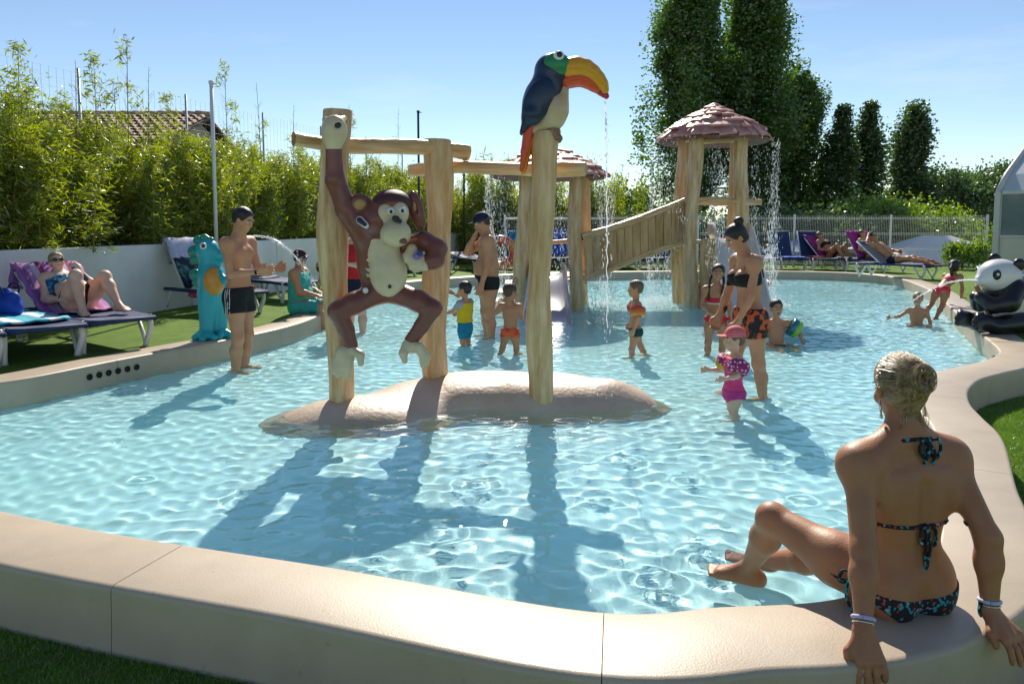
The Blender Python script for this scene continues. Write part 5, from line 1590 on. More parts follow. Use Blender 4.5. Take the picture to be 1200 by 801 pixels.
# ------------------------------------------------------------------ glazed pool enclosure at the right
m_alu = mat('pale aluminium', (0.55, 0.55, 0.53), 0.4, 0.05, 3)
m_panel = mat('cream panel', (0.60, 0.57, 0.50), 0.5, 0.05, 2)
m_pane = mat('glass pane', (0.22, 0.27, 0.28), 0.05, spec=0.9, trans=0.25)
m_proof = mat('polycarbonate roof', (0.60, 0.64, 0.66), 0.25, 0.05, 2, trans=0.2)
EY = 17.5
E0 = Q(1163, 318, EY)
ez = DECK_Z
encl = thing('pool_enclosure', 'glazed aluminium pool enclosure with sloping roof beyond the panda', 'enclosure', (E0.x, EY, ez), R(-57))
eh = Q(600, 224, EY).z - ez                     # eaves; local X runs along the glazed side towards the viewer, local Y across the roof
rp_ = [(0.0, 0.0), (0.35, 0.40), (1.5, 1.25), (3.0, 1.75)]
def slab6(A, dn):
    return MB().add(A + [tuple(Vector(v) + Vector(dn)) for v in A], [(0, 1, 2, 3), (7, 6, 5, 4), (0, 4, 5, 1), (1, 5, 6, 2), (2, 6, 7, 3), (3, 7, 4, 0)])
for i in range(6):
    a, b_ = i * 1.25, (i + 1) * 1.25
    st = 0.06 * i                                # each telescoping bay is a little larger than the one behind it
    yy, e_ = -st, eh + st
    MB().box((a + 0.05, yy, e_ / 2), (0.13, 0.12, e_)).build('upright', m_alu, encl, False, 0.006)
    MB().tube([(a + 0.05, yy + y, e_ + z) for y, z in rp_], 0.07, 6).build('roof_rib', m_alu, encl)
    MB().box((a + 0.68, yy + 0.02, 0.50), (1.10, 0.04, 0.96)).build('lower_panel', m_panel, encl, False, 0.006)
    MB().box((a + 0.68, yy, 1.01), (1.10, 0.07, 0.06)).build('transom', m_alu, encl, False, 0.005)
    MB().box((a + 0.68, yy, e_ - 0.04), (1.10, 0.08, 0.08)).build('head_rail', m_alu, encl, False, 0.005)
    w = MB().box((a + 0.68, yy + 0.01, (1.04 + e_ - 0.08) / 2), (1.10, 0.02, e_ - 1.12)).build('glass_pane', m_pane, encl, False)
    MB().box((a + 0.68, yy, (1.04 + e_ - 0.08) / 2), (0.05, 0.06, e_ - 1.12)).build('mullion', m_alu, w, False)
    for (ya, za), (yb, zb) in zip(rp_, rp_[1:]):
        slab6([(a + 0.1, yy + ya, e_ + za), (a + 1.26, yy + ya, e_ + za), (a + 1.26, yy + yb, e_ + zb), (a + 0.1, yy + yb, e_ + zb)], (0, 0, -0.02)).build('roof_panel', m_proof, encl, False)
# glazed gable at the far end
for k in range(4):
    ya, yb = 0.05 + 0.74 * k, 0.05 + 0.74 * k + 0.70
    hg = lambda y: float(np.interp(y, [p_[0] for p_ in rp_], [p_[1] for p_ in rp_])) - 0.05
    slab6([(0.03, ya, 0.02), (0.03, yb, 0.02), (0.03, yb, eh + hg(yb)), (0.03, ya, eh + hg(ya))], (0.02, 0, 0)).build('gable_pane', m_proof, encl, False)

# ------------------------------------------------------------------ awning tent, parasols beyond the fence
m_canvas = mat('white canvas', (0.66, 0.67, 0.68), 0.8, 0.05, 2)
AY = 25.3
A0 = Q(1098, 262, AY)
tent = thing('awning_tent', 'low white pitched awning tent standing behind the mesh fence', 'tent', (A0.x, AY, GZ))
zr, ze = Q(0, 276, AY).z - GZ, Q(0, 303, AY).z - GZ
hw_ = 2.35
mb = MB()
V = [(-hw_, -1.5, ze), (hw_, -1.5, ze), (hw_, 1.5, ze), (-hw_, 1.5, ze), (-0.5, 0, zr), (0.5, 0, zr)]
mb.add(V, [(0, 1, 5, 4), (1, 2, 5), (2, 3, 4, 5), (3, 0, 4)])
mb.build('canopy', m_canvas, tent, False)
mb = MB()
for (xa, ya), (xb, yb) in (((-hw_, -1.5), (hw_, -1.5)), ((hw_, -1.5), (hw_, 1.5)), ((hw_, 1.5), (-hw_, 1.5)), ((-hw_, 1.5), (-hw_, -1.5))):
    mb.add([(xa, ya, ze), (xb, yb, ze), (xb, yb, ze - 0.25), (xa, ya, ze - 0.25)], [(0, 1, 2, 3)])
mb.build('valance', m_canvas, tent, False)
for sx in (-1, 1):
    for sy in (-1, 1): MB().tube([(sx * hw_ * 0.98, sy * 1.46, 0), (sx * hw_ * 0.98, sy * 1.46, ze)], 0.03, 8).build('leg', m_alu, tent)
def parasol(label, px, py, Y, rad, drop, m, base_z):
    p = Q(px, py, Y)
    t = thing('parasol', label, 'parasol', (p.x, Y, base_z))
    h = p.z - base_z
    mb = MB(); n = 8
    V = [(0, 0, h)] + [(rad * math.cos(2 * math.pi * k / n), rad * math.sin(2 * math.pi * k / n), h - drop) for k in range(n)] + [(rad * math.cos(2 * math.pi * k / n), rad * math.sin(2 * math.pi * k / n), h - drop - 0.12) for k in range(n)]
    mb.add(V, [(0, 1 + k, 1 + (k + 1) % n) for k in range(n)] + [(1 + k, 9 + k, 9 + (k + 1) % n, 1 + (k + 1) % n) for k in range(n)])
    mb.build('canopy', m, t, False)
    MB().tube([(0, 0, 0), (0, 0, h + 0.05)], 0.02, 8).build('pole', m_alu, t)
    for k in range(n): 
        a = 2 * math.pi * k / n
        MB().tube([(0, 0, h - 0.05), (rad * 0.95 * math.cos(a), rad * 0.95 * math.sin(a), h - drop - 0.02)], 0.008, 4).build('rib', m_alu, t)
parasol('pale blue parasol behind the fence and the empty loungers', 934, 280, 24.3, 1.15, 0.38, mat('blue canvas', (0.16, 0.26, 0.48), 0.8, 0.08, 3), GZ + 0.5)
parasol('small beige parasol tilted over the sunbather with raised knees', 1012, 285, 21.9, 0.48, 0.16, mat('beige canvas', (0.62, 0.54, 0.44), 0.8, 0.08, 3), DECK_Z)
# grey slatted screen at the far end of the wall
# ------------------------------------------------------------------ loungers, towels, bags
m_plast = mat('white plastic', (0.70, 0.70, 0.68), 0.45, 0.06, 4)
m_sling = mat('navy textile', (0.012, 0.028, 0.095), 0.7, col2=(0.020, 0.042, 0.13), vscale=8, bump=0.3, bscale=150)
SEAT = 0.33
_lm = {}
def lounger_meshes(ang):
    if ang in _lm: return _lm[ang]
    d = {}
    L, hx_, W = 1.88, -1.12, 0.66
    d['side_rail'] = [MB().tube([(0.0, s * W / 2, SEAT - 0.02), (-0.5, s * W / 2, SEAT), (-1.4, s * W / 2, SEAT), (-L, s * W / 2, SEAT - 0.01)], [0.026, 0.028, 0.028, 0.026], 8) for s in (-1, 1)]
    d['cross_bar'] = [MB().tube([(x, -W / 2, SEAT - 0.01), (x, W / 2, SEAT - 0.01)], 0.024, 8) for x in (0.0, -L)]
    legs = []
    for x, k in ((-0.16, 1), (-L + 0.22, -1)):
        for s in (-1, 1):
            legs.append(MB().tube([(x + 0.02 * k, s * W / 2, SEAT + 0.01), (x + 0.05 * k, s * (W / 2 + 0.01), SEAT - 0.12), (x - 0.03 * k, s * (W / 2 - 0.01), 0.03), (x - 0.03 * k, s * (W / 2 - 0.01), 0.0)], [0.034, 0.030, 0.030, 0.036], 8)
                        .tube([(x - 0.22 * k, s * W / 2, SEAT - 0.01), (x - 0.10 * k, s * W / 2, 0.12), (x - 0.03 * k, s * (W / 2 - 0.01), 0.03)], [0.020, 0.020, 0.022], 6))
    d['leg'] = legs
    n = 8; V, Fc = [], []
    for i in range(n + 1):
        x = hx_ + (0 - 0.02 - hx_) * i / n
        for y, dz in ((-W / 2 + 0.01, 0.022), (-W / 4, 0.008), (0, 0.002), (W / 4, 0.008), (W / 2 - 0.01, 0.022)): V.append((x, y, SEAT + dz))
    Fc = [(i * 5 + k, i * 5 + k + 1, (i + 1) * 5 + k + 1, (i + 1) * 5 + k) for i in range(n) for k in range(4)]
    m = len(V); V2 = V + [(x, y, z - 0.012) for x, y, z in V]
    rim = [i * 5 for i in range(n + 1)] + [n * 5 + k for k in range(1, 5)] + [i * 5 + 4 for i in range(n - 1, -1, -1)] + [3, 2, 1]
    Fs = Fc + [tuple(q + m for q in f[::-1]) for f in Fc] + [(rim[j], rim[(j + 1) % len(rim)], rim[(j + 1) % len(rim)] + m, rim[j] + m) for j in range(len(rim))]
    d['sling'] = [MB().add(V2, Fs)]
    ca_, sa_ = math.cos(ang), math.sin(ang)
    bl = 0.80
    V = []
    for i in range(5):
        t = bl * i / 4
        for y, dz in ((-W / 2 + 0.03, 0.02), (-W / 4, 0.005), (0, 0.0), (W / 4, 0.005), (W / 2 - 0.03, 0.02)): V.append((hx_ - t * ca_ + dz * sa_, y, SEAT + 0.02 + t * sa_ + dz * ca_))
    Fc = [(i * 5 + k, i * 5 + k + 1, (i + 1) * 5 + k + 1, (i + 1) * 5 + k) for i in range(4) for k in range(4)]
    m = len(V); V2 = V + [(x - 0.014 * sa_, y, z - 0.014 * ca_) for x, y, z in V]
    rim = [i * 5 for i in range(5)] + [20 + k for k in range(1, 5)] + [i * 5 + 4 for i in range(3, -1, -1)] + [3, 2, 1]
    d['backrest'] = [MB().add(V2, Fc + [tuple(q + m for q in f[::-1]) for f in Fc] + [(rim[j], rim[(j + 1) % len(rim)], rim[(j + 1) % len(rim)] + m, rim[j] + m) for j in range(len(rim))])]
    e = [(hx_ - bl * ca_, SEAT + 0.02 + bl * sa_)]
    d['back_frame'] = [MB().tube([(hx_, -W / 2 + 0.02, SEAT), (e[0][0], -W / 2 + 0.02, e[0][1]), (e[0][0], W / 2 - 0.02, e[0][1]), (hx_, W / 2 - 0.02, SEAT)], 0.020, 8)]
    _lm[ang] = {k: [x.mesh(k, k not in ('sling', 'backrest')) for x in v] for k, v in d.items()}
    return _lm[ang]
def lounger(label, x, y, rz, ang=R(38), group=None, z=DECK_Z):
    t = thing('sun_lounger', label, 'lounger', (x, y, z), rz, group)
    for k, ms in lounger_meshes(ang).items():
        for me in ms: link(k, me, t, [m_sling if k in ('sling', 'backrest', 'side_rail', 'cross_bar') else m_plast])
    return t
def sheet(name, label, cat, prof, width, m, loc, rz, thick=0.018, seed=0, group=None, side_drop=0.0, ny=9):
    """a cloth laid along a profile (x, z) in the lounger's frame, with folds"""
    q = random.Random(seed)
    P = resample(catmull([(x, 0, z) for x, z in prof], 6), 0.05)
    V = []
    for i, p in enumerate(P):
        for k in range(ny):
            y = (k / (ny - 1) - 0.5) * width
            e = max(0, abs(y) / width * 2 - 0.82) / 0.18
            V.append((p.x + 0.006 * math.sin(3.1 * k + i), y + 0.012 * math.sin(i * 1.3 + seed), p.z + 0.007 * math.sin(2.1 * k + 0.9 * i + seed) - side_drop * e))
    n = len(P)
    Fc = [(i * ny + k, i * ny + k + 1, (i + 1) * ny + k + 1, (i + 1) * ny + k) for i in range(n - 1) for k in range(ny - 1)]
    mlen = len(V)
    V2 = V + [(x, y, z - thick) for x, y, z in V]
    rim = [i * ny for i in range(n)] + [(n - 1) * ny + k for k in range(1, ny)] + [i * ny + ny - 1 for i in range(n - 2, -1, -1)] + list(range(ny - 2, 0, -1))
    Fs = Fc + [tuple(j + mlen for j in f[::-1]) for f in Fc] + [(rim[j], rim[(j + 1) % len(rim)], rim[(j + 1) % len(rim)] + mlen, rim[j] + mlen) for j in range(len(rim))]
    o = MB().add(V2, Fs).build(name, m if isinstance(m, list) else [m])
    o.location = loc; o.rotation_euler = (0, 0, rz)
    return tag(o, label, cat, group)
def stripes(name, cols, scale, axis='X', rough=0.85):
    """woven cloth in bands of colour"""
    if name in MATS: return MATS[name]
    m = bpy.data.materials.new(name); m.use_nodes = True; nt = m.node_tree; b = nt.nodes['Principled BSDF']
    b.inputs['Roughness'].default_value = rough
    tc = nt.nodes.new('ShaderNodeTexCoord'); sx = nt.nodes.new('ShaderNodeSeparateXYZ')
    nt.links.new(tc.outputs['Object'], sx.inputs[0])
    mu = nt.nodes.new('ShaderNodeMath'); mu.operation = 'MULTIPLY'; mu.inputs[1].default_value = scale
    fr = nt.nodes.new('ShaderNodeMath'); fr.operation = 'FRACT'
    nt.links.new(sx.outputs[axis], mu.inputs[0]); nt.links.new(mu.outputs[0], fr.inputs[0])
    r = nt.nodes.new('ShaderNodeValToRGB'); r.color_ramp.interpolation = 'CONSTANT'
    el = r.color_ramp.elements
    while len(el) < len(cols): el.new(0.5)
    for i, c in enumerate(cols): el[i].position = i / len(cols); el[i].color = (*c, 1)
    nt.links.new(fr.outputs[0], r.inputs[0]); nt.links.new(r.outputs[0], b.inputs['Base Color'])
    MATS[name] = m
    return m
def blotch(name, cols, scale, rough=0.8, feature='F1', stops=None):
    """printed cloth: random coloured cells"""
    if name in MATS: return MATS[name]
    m = bpy.data.materials.new(name); m.use_nodes = True; nt = m.node_tree; b = nt.nodes['Principled BSDF']
    b.inputs['Roughness'].default_value = rough
    tc = nt.nodes.new('ShaderNodeTexCoord'); v = nt.nodes.new('ShaderNodeTexVoronoi'); v.inputs['Scale'].default_value = scale
    nt.links.new(tc.outputs['Object'], v.inputs['Vector'])
    sp = nt.nodes.new('ShaderNodeSeparateColor'); nt.links.new(v.outputs['Color'], sp.inputs[0])
    r = nt.nodes.new('ShaderNodeValToRGB'); r.color_ramp.interpolation = 'CONSTANT'
    el = r.color_ramp.elements
    while len(el) < len(cols): el.new(0.5)
    for i, c in enumerate(cols): el[i].position = (stops[i] if stops else i / len(cols)); el[i].color = (*c, 1)
    nt.links.new(sp.outputs[0], r.inputs[0]); nt.links.new(r.outputs[0], b.inputs['Base Color'])
    MATS[name] = m
    return m
def dots(name, base, dot, scale, size=0.33, rough=0.6):
    if name in MATS: return MATS[name]
    m = bpy.data.materials.new(name); m.use_nodes = True; nt = m.node_tree; b = nt.nodes['Principled BSDF']
    b.inputs['Roughness'].default_value = rough
    tc = nt.nodes.new('ShaderNodeTexCoord'); v = nt.nodes.new('ShaderNodeTexVoronoi'); v.inputs['Scale'].default_value = scale; v.inputs['Randomness'].default_value = 0.3
    nt.links.new(tc.outputs['Object'], v.inputs['Vector'])
    r = nt.nodes.new('ShaderNodeValToRGB'); r.color_ramp.interpolation = 'CONSTANT'
    r.color_ramp.elements[0].color = (*dot, 1); r.color_ramp.elements[1].color = (*base, 1); r.color_ramp.elements[1].position = size
    nt.links.new(v.outputs['Distance'], r.inputs[0]); nt.links.new(r.outputs[0], b.inputs['Base Color'])
    MATS[name] = m
    return m
RZL = math.atan2(-0.60, 0.80)
lA = (-3.97, 7.50); lB = (-4.36, 6.91); lC = (-4.76, 6.32)
lounger('navy lounger with the sunbather and purple towel by the white wall', *lA, RZL, R(30))
lounger('navy lounger carrying the blue bag in front of the sunbather', *lB, RZL, R(0.5))
lounger('navy lounger at the coping next to the lounger with the bag', *lC, RZL, R(0.5))
lounger('navy lounger draped with mixed towels behind the dragon figure', -3.75, 10.45, RZL, R(55))
lounger('navy lounger behind the man with black shorts', -3.45, 12.3, RZL, R(12))
def at(l, dx, dy, z, rz=RZL):
    c_, s_ = math.cos(rz), math.sin(rz)
    return (l[0] + dx * c_ - dy * s_, l[1] + dx * s_ + dy * c_, z)
tw_purple = stripes('purple towel', [(0.22, 0.07, 0.24), (0.42, 0.20, 0.40), (0.55, 0.45, 0.58), (0.30, 0.02, 0.12), (0.34, 0.13, 0.36)], 3.2, 'Y')
c42, s42 = math.cos(R(30)), math.sin(R(30))
sheet('towel', 'purple and white striped towel over the backrest of the sunbather', 'towel', [(-1.12 - 0.86 * c42 - 0.05, SEAT + 0.25), (-1.12 - 0.83 * c42 - 0.02, SEAT + 0.08 + 0.80 * s42), (-1.12 - 0.80 * c42 + 0.05, SEAT + 0.10 + 0.80 * s42), (-1.12, SEAT + 0.065), (-0.75, SEAT + 0.05)], 0.70, tw_purple, (lA[0], lA[1], DECK_Z), RZL, seed=2)
sheet('towel', 'turquoise and white towel spread under the blue bag', 'towel', [(-1.75, SEAT + 0.06), (-1.0, SEAT + 0.05), (-0.25, SEAT + 0.05)], 0.62, stripes('turquoise towel', [(0.03, 0.34, 0.45), (0.65, 0.70, 0.72), (0.05, 0.40, 0.52)], 3.0, 'Y'), (lB[0], lB[1], DECK_Z), RZL, seed=4)
# blue bag
bp_ = at(lB, -1.08, 0.02, DECK_Z + SEAT + 0.05)
bag = thing('beach_bag', 'bright blue soft beach bag on the lounger', 'bag', bp_, RZL + 0.2)
so = Solid(); so.ell((0, 0, 0.12), (0.20, 0.13, 0.11), 0.05); so.cone((-0.16, 0, 0.06), (0.16, 0, 0.06), 0.075, 0.075, 0.05); so.cone((-0.15, 0, 0.19), (0.15, 0, 0.19), 0.045, 0.045, 0.05); so.cone((-0.05, 0, 0.245), (0.05, 0, 0.245), 0.02, 0.02, 0.05)
link('body', so.mesh('body', 0.012, 2), bag, [cloth('bag blue', (0.008, 0.055, 0.36), 0.5, var=0.25, vscale=9)])
for s in (-1, 1): MB().tube(catmull([(-0.10, s * 0.07, 0.20), (-0.07, s * 0.10, 0.30), (0.07, s * 0.10, 0.30), (0.10, s * 0.07, 0.20)], 5), 0.010, 6).build('handle', cloth('bag dark', (0.006, 0.02, 0.12)), bag)
# towels heaped on the lounger behind the dragon
lD = (-3.75, 10.45)
c55, s55 = math.cos(R(55)), math.sin(R(55))
sheet('towel', 'lilac white towel folded over the raised backrest behind the dragon', 'towel', [(-1.12 - 0.84 * c55 - 0.08, SEAT + 0.38), (-1.12 - 0.82 * c55 - 0.02, SEAT + 0.09 + 0.8 * s55), (-1.12 - 0.74 * c55 + 0.05, SEAT + 0.08 + 0.76 * s55), (-1.12 - 0.5 * c55 + 0.06, SEAT + 0.06 + 0.5 * s55)], 0.72, cloth('lilac', (0.50, 0.50, 0.66)), (*lD, DECK_Z), RZL, seed=5)
sheet('towel', 'dark green printed towel on the backrest behind the dragon', 'towel', [(-1.12 - 0.52 * c55 + 0.05, SEAT + 0.07 + 0.52 * s55), (-1.10 - 0.2 * c55 + 0.05, SEAT + 0.08 + 0.2 * s55), (-1.0, SEAT + 0.07)], 0.66, blotch('green print', [(0.012, 0.03, 0.035), (0.02, 0.12, 0.11), (0.10, 0.20, 0.20), (0.01, 0.02, 0.05)], 16), (*lD, DECK_Z), RZL, seed=6)
sheet('towel', 'violet blue towel crumpled on the seat behind the dragon', 'towel', [(-1.1, SEAT + 0.17), (-0.95, SEAT + 0.20), (-0.75, SEAT + 0.13), (-0.55, SEAT + 0.08)], 0.60, cloth('violet', (0.07, 0.04, 0.30), var=0.3), (*lD, DECK_Z), RZL, 0.06, seed=7)
sheet('towel', 'red and multicoloured striped towel hanging over the lounger edge behind the dragon', 'towel', [(-0.95, SEAT + 0.10), (-0.6, SEAT + 0.09), (-0.25, SEAT + 0.065)], 0.74, stripes('beach stripes', [(0.45, 0.02, 0.03), (0.55, 0.30, 0.05), (0.10, 0.30, 0.15), (0.50, 0.03, 0.10), (0.60, 0.55, 0.5), (0.05, 0.15, 0.40)], 4.0, 'Y'), (*lD, DECK_Z), RZL, 0.02, seed=8, side_drop=0.16)
# far row behind the pool, feet towards the water
FRY = 20.75
far_l = [(918, 'navy', R(62)), (1010, 'knees', R(40)), (1053, 'purple', R(48)), (1096, 'man', R(35))]
def fl(label, px, Y, ang, rz=-90, grp=None):
    x = (px - 600) / F_PX * Y
    lounger(label, x, Y, R(rz), ang, grp)
    return (x, Y)
BLUE = cloth('royal blue', (0.015, 0.09, 0.45)); TEAL = cloth('teal', (0.01, 0.20, 0.34)); CORAL = cloth('coral', (0.60, 0.10, 0.08)); MAG = cloth('magenta', (0.36, 0.03, 0.22))
l1 = fl('empty navy lounger with bright blue towel on the seat by the mesh fence', 933, 20.55, R(66))
l2 = fl('empty navy lounger with coral towel on the seat by the mesh fence', 970, 20.55, R(66))
l3 = fl('navy lounger half behind the little water arcs', 900, 20.6, R(66), -84)
l4 = fl('navy lounger under the sunbather with raised knees', 1008, 20.35, R(42), -66)
l5 = fl('navy lounger with magenta towel under the seated sunbather', 1055, 19.5, R(55), -72)
l6 = fl('navy lounger under the sunbathing man beside the small bushes', 1098, 17.2, R(40), -50)
l15 = fl('navy lounger with white striped towel next to the water arcs', 868, 20.9, R(60), -92)
l16 = fl('navy lounger close behind the tower front post', 800, 20.9, R(60), -88)
l7 = fl('navy lounger seen through the legs of the shower tower', 765, 20.9, R(66), -95)
l8 = fl('navy lounger with folded towel between hut and tower', 733, 20.9, R(20), -90)
l9 = fl('lounger with blue towel seen between the toucan post and the hut post', 655, 20.9, R(60), -90)
l10 = fl('lounger with teal towel left of the hut post', 605, 20.7, R(55), -92)
l11 = fl('low navy lounger at the far coping behind the man in the cap', 575, 19.95, R(8), -60)
l12 = fl('low navy lounger at the far coping behind the boy in the yellow vest', 520, 19.3, R(8), -50)
l13 = fl('low navy lounger at the far coping seen past the monkey', 480, 18.3, R(10), -40)
def far_towel(label, l, rz, m, lo=-0.85, hi=-0.1, seed=0, ang=None, w=0.62):
    pr = [(lo, SEAT + 0.06), ((lo + hi) / 2, SEAT + 0.05), (hi, SEAT + 0.05)]
    if ang: pr = [(-1.12 - 0.84 * math.cos(ang), SEAT + 0.10 + 0.82 * math.sin(ang)), (-1.12 - 0.4 * math.cos(ang) + 0.04, SEAT + 0.07 + 0.4 * math.sin(ang)), (-1.08, SEAT + 0.065)]
    sheet('towel', label, 'towel', pr, w, m, (l[0], l[1], DECK_Z), R(rz), seed=seed)
far_towel('bright blue towel on the seat of an empty lounger', l1, -90, BLUE, -1.0, 0.0, 11)
far_towel('crumpled coral towel on the seat of an empty lounger', l2, -90, CORAL, -0.95, -0.35, 12, None, 0.42)
far_towel('white striped towel on the lounger next to the water arcs', l15, -92, stripes('white blue stripes', [(0.6, 0.6, 0.62), (0.1, 0.2, 0.45)], 6, 'Y'), -1.0, -0.1, 31)
far_towel('magenta towel on the backrest of the seated sunbather', l5, -72, MAG, seed=13, ang=R(55), w=0.74)
far_towel('blue towel on the lounger seen between the hut posts', l9, -90, BLUE, seed=14, ang=R(60))
far_towel('teal towel on the lounger left of the hut', l10, -92, TEAL, seed=15, ang=R(55))
far_towel('pale patterned towel on the lounger between hut and tower', l8, -90, blotch('pale print', [(0.5, 0.5, 0.55), (0.10, 0.14, 0.32), (0.6, 0.6, 0.62)], 14), -1.2, -0.2, 16)
far_towel('magenta towel under the sunbather with raised knees', l4, -66, MAG, seed=17, ang=R(42))
# lounger half hidden by the panda
l14 = (G(1190, 352, DECK_Z).x, 12.6)
lounger('navy lounger half hidden behind the panda figure', *l14, R(-115), R(8))
sheet('towel', 'teal towel on the lounger behind the panda figure', 'towel', [(-1.7, SEAT + 0.18), (-1.10, SEAT + 0.07), (-0.5, SEAT + 0.055)], 0.66, TEAL, (*l14, DECK_Z), R(-115), seed=20)
# swim ring at the far loungers and a small orange float by the slide
def ring(label, loc, Rr, rr, tilt, cols, name='swim_ring', rz=0):
    V, Fc, n, m = [], [], 28, 12
    for i in range(n):
        for j in range(m):
            a, b_ = 2 * math.pi * i / n, 2 * math.pi * j / m
            V.append(((Rr + rr * math.cos(b_)) * math.cos(a), (Rr + rr * math.cos(b_)) * math.sin(a), rr * math.sin(b_)))
    mb = MB()
    mb.v = V
    for i in range(n):
        for j in range(m):
            mb.f.append((i * m + j, ((i + 1) % n) * m + j, ((i + 1) % n) * m + (j + 1) % m, i * m + (j + 1) % m)); mb.m.append((i // 4) % len(cols))
    o = mb.build(name, cols)
    o.location = loc; o.rotation_euler = (tilt, 0, rz)
    return tag(o, label, 'swim ring')
vin = lambda n, c: mat('vinyl ' + n, c, 0.25, 0.06, 4, coat=0.3)
v_or, v_yl, v_rd, v_gr, v_tl, v_pk = vin('orange', (0.62, 0.20, 0.015)), vin('yellow', (0.62, 0.42, 0.02)), vin('red', (0.55, 0.05, 0.02)), vin('lime', (0.26, 0.50, 0.04)), vin('teal', (0.01, 0.16, 0.20)), vin('pink', (0.65, 0.08, 0.22))
p = Q(586, 291, 20.1); ring('orange and red swim ring leaning behind the man in the cap', (p.x, 20.1, p.z - 0.12), 0.36, 0.13, R(78), [v_or, v_or, v_rd, v_or, v_tl])
p = G(893, 333, 0); ring('small orange float ring on the water beside the white slide', (p.x, p.y, 0.03), 0.16, 0.07, R(10), [v_or, v_rd])
# ------------------------------------------------------------------ people in and around the pool
def ik(a, c, l1, l2, pole):
    a, c = np.array(a, float), np.array(c, float); d = c - a; L = np.linalg.norm(d); L = min(L, (l1 + l2) * 0.999); d = nrm(d)
    x = (l1 * l1 - l2 * l2 + L * L) / (2 * L); h = math.sqrt(max(0, l1 * l1 - x * x))
    p_ = nrm(np.array(pole, float) - d * np.dot(pole, d))
    e = a + d * x + p_ * h
    return e - a, (a + d * L) - e
BLACK = cloth('black', (0.012, 0.012, 0.014)); WHITE = cloth('white', (0.65, 0.64, 0.62)); NAVY = cloth('navy', (0.012, 0.018, 0.05))
WZ = FLOOR_Z
def stand(px, py, z=WZ):
    p = G(px, py, 0.0); return (p.x, p.y, z)

# man in black striped shorts
f = Fig(1.83, 'm', tone='tan', spine=(0, -0.05, 1), bend=(0, 0.06, 1), face=(0, 0.85, -0.45), headup=(0, 0.35, 1), girth=0.98,
        arms={'R': ((0.10, 0.18, -1), (-0.30, 1, 0.10)), 'L': ((-0.10, 0.30, -1), (0.30, 1, 0.12))}, legs={'R': ((0.06, 0.10, -1), (0, -0.10, -1)), 'L': ((-0.06, 0.02, -1), (0, -0.12, -1))},
        hands={'R': {'curl': 0.5}, 'L': {'curl': 0.4}}, palms={'R': (-1, 0, 0.3), 'L': (1, 0, 0.3)})
f.build('person', 'man in black shorts with white side stripes standing by the dragon, hands joined', stand(283, 428), R(-102))
f.trunks(BLACK, 0.045, 0.42)
o_, u_, r_v, f_v, H_ = f.p0, f.u1, f.r1, f.f1, f.H
ta, tb = f.limb('hipR', 'knR', -0.33, 0.42), f.slab(-9, 0.043)
for c in (-0.045, -0.018, 0.009):
    def reg(X, Y, Z, c=c):
        w = (X - o_[0]) * f_v[0] + (Y - o_[1]) * f_v[1] + (Z - o_[2]) * f_v[2]
        rr = (X - o_[0]) * r_v[0] + (Y - o_[1]) * r_v[1] + (Z - o_[2]) * r_v[2]
        return np.maximum(np.maximum(ta(X, Y, Z), tb(X, Y, Z)), np.maximum(np.abs(w - c) - 0.008, 0.055 - rr))
    f.wear('stripe', WHITE, 0.010, reg)
f.hair('black', 'short')
MB().tube([f.J['wrR'] + np.array([0, -0.02, -0.0]), f.J['wrR'] + np.array([0, 0.01, 0.0])], 0.034, 10).build('watch', BLACK, f.root)

# man in the dark cap
cap_pose = dict(H=1.80, sex='m', tone='tan', spine=(0, -0.06, 1), bend=(0, 0.10, 1), face=(0, 0.9, -0.35), headup=(0, 0.35, 1), girth=1.16, fat=0.65)
cap_fig = Fig(res=0.05, **cap_pose)
cap_arm = ik(cap_fig.J['shR'], np.array(cap_fig.hc(0.10, 0.62, -0.10)), 0.168 * 1.8, 0.142 * 1.8, (0.5, 0.4, -1))
f = Fig(
        arms={'L': ((-0.16, 0.05, -1), (-0.02, 0.28, -1)), 'R': cap_arm}, legs={'R': ((0.05, 0.06, -1), (0, -0.06, -1)), 'L': ((-0.05, -0.02, -1), (0, -0.06, -1))},
        palms={'R': (-0.3, -1, 0)}, hands={'R': {'curl': 0.9}}, **cap_pose)
f.build('person', 'heavy man in dark cap and short black trunks holding a hand to his mouth', stand(572, 392), R(96))
f.trunks(BLACK, 0.035, 0.28); f.hair('brown', 'short'); f.cap(NAVY)

# person in red top behind the monkey
f = Fig(1.70, 'f', tone='pink', girth=1.05, arms={'R': ((0.25, 0.3, -1), (-0.5, 0.9, -0.15)), 'L': ((-0.25, 0.35, -1), (0.3, 0.9, 0.1))})
f.build('person', 'person in red sleeveless top and navy shorts half hidden behind the monkey figure', stand(417, 386), R(150))
f.shirt(cloth('red', (0.55, 0.025, 0.03)), 0.02, 0.0, 0.014, 'top'); f.trunks(NAVY, 0.05, 0.50, 0.013); f.hair('brown', 'pony')

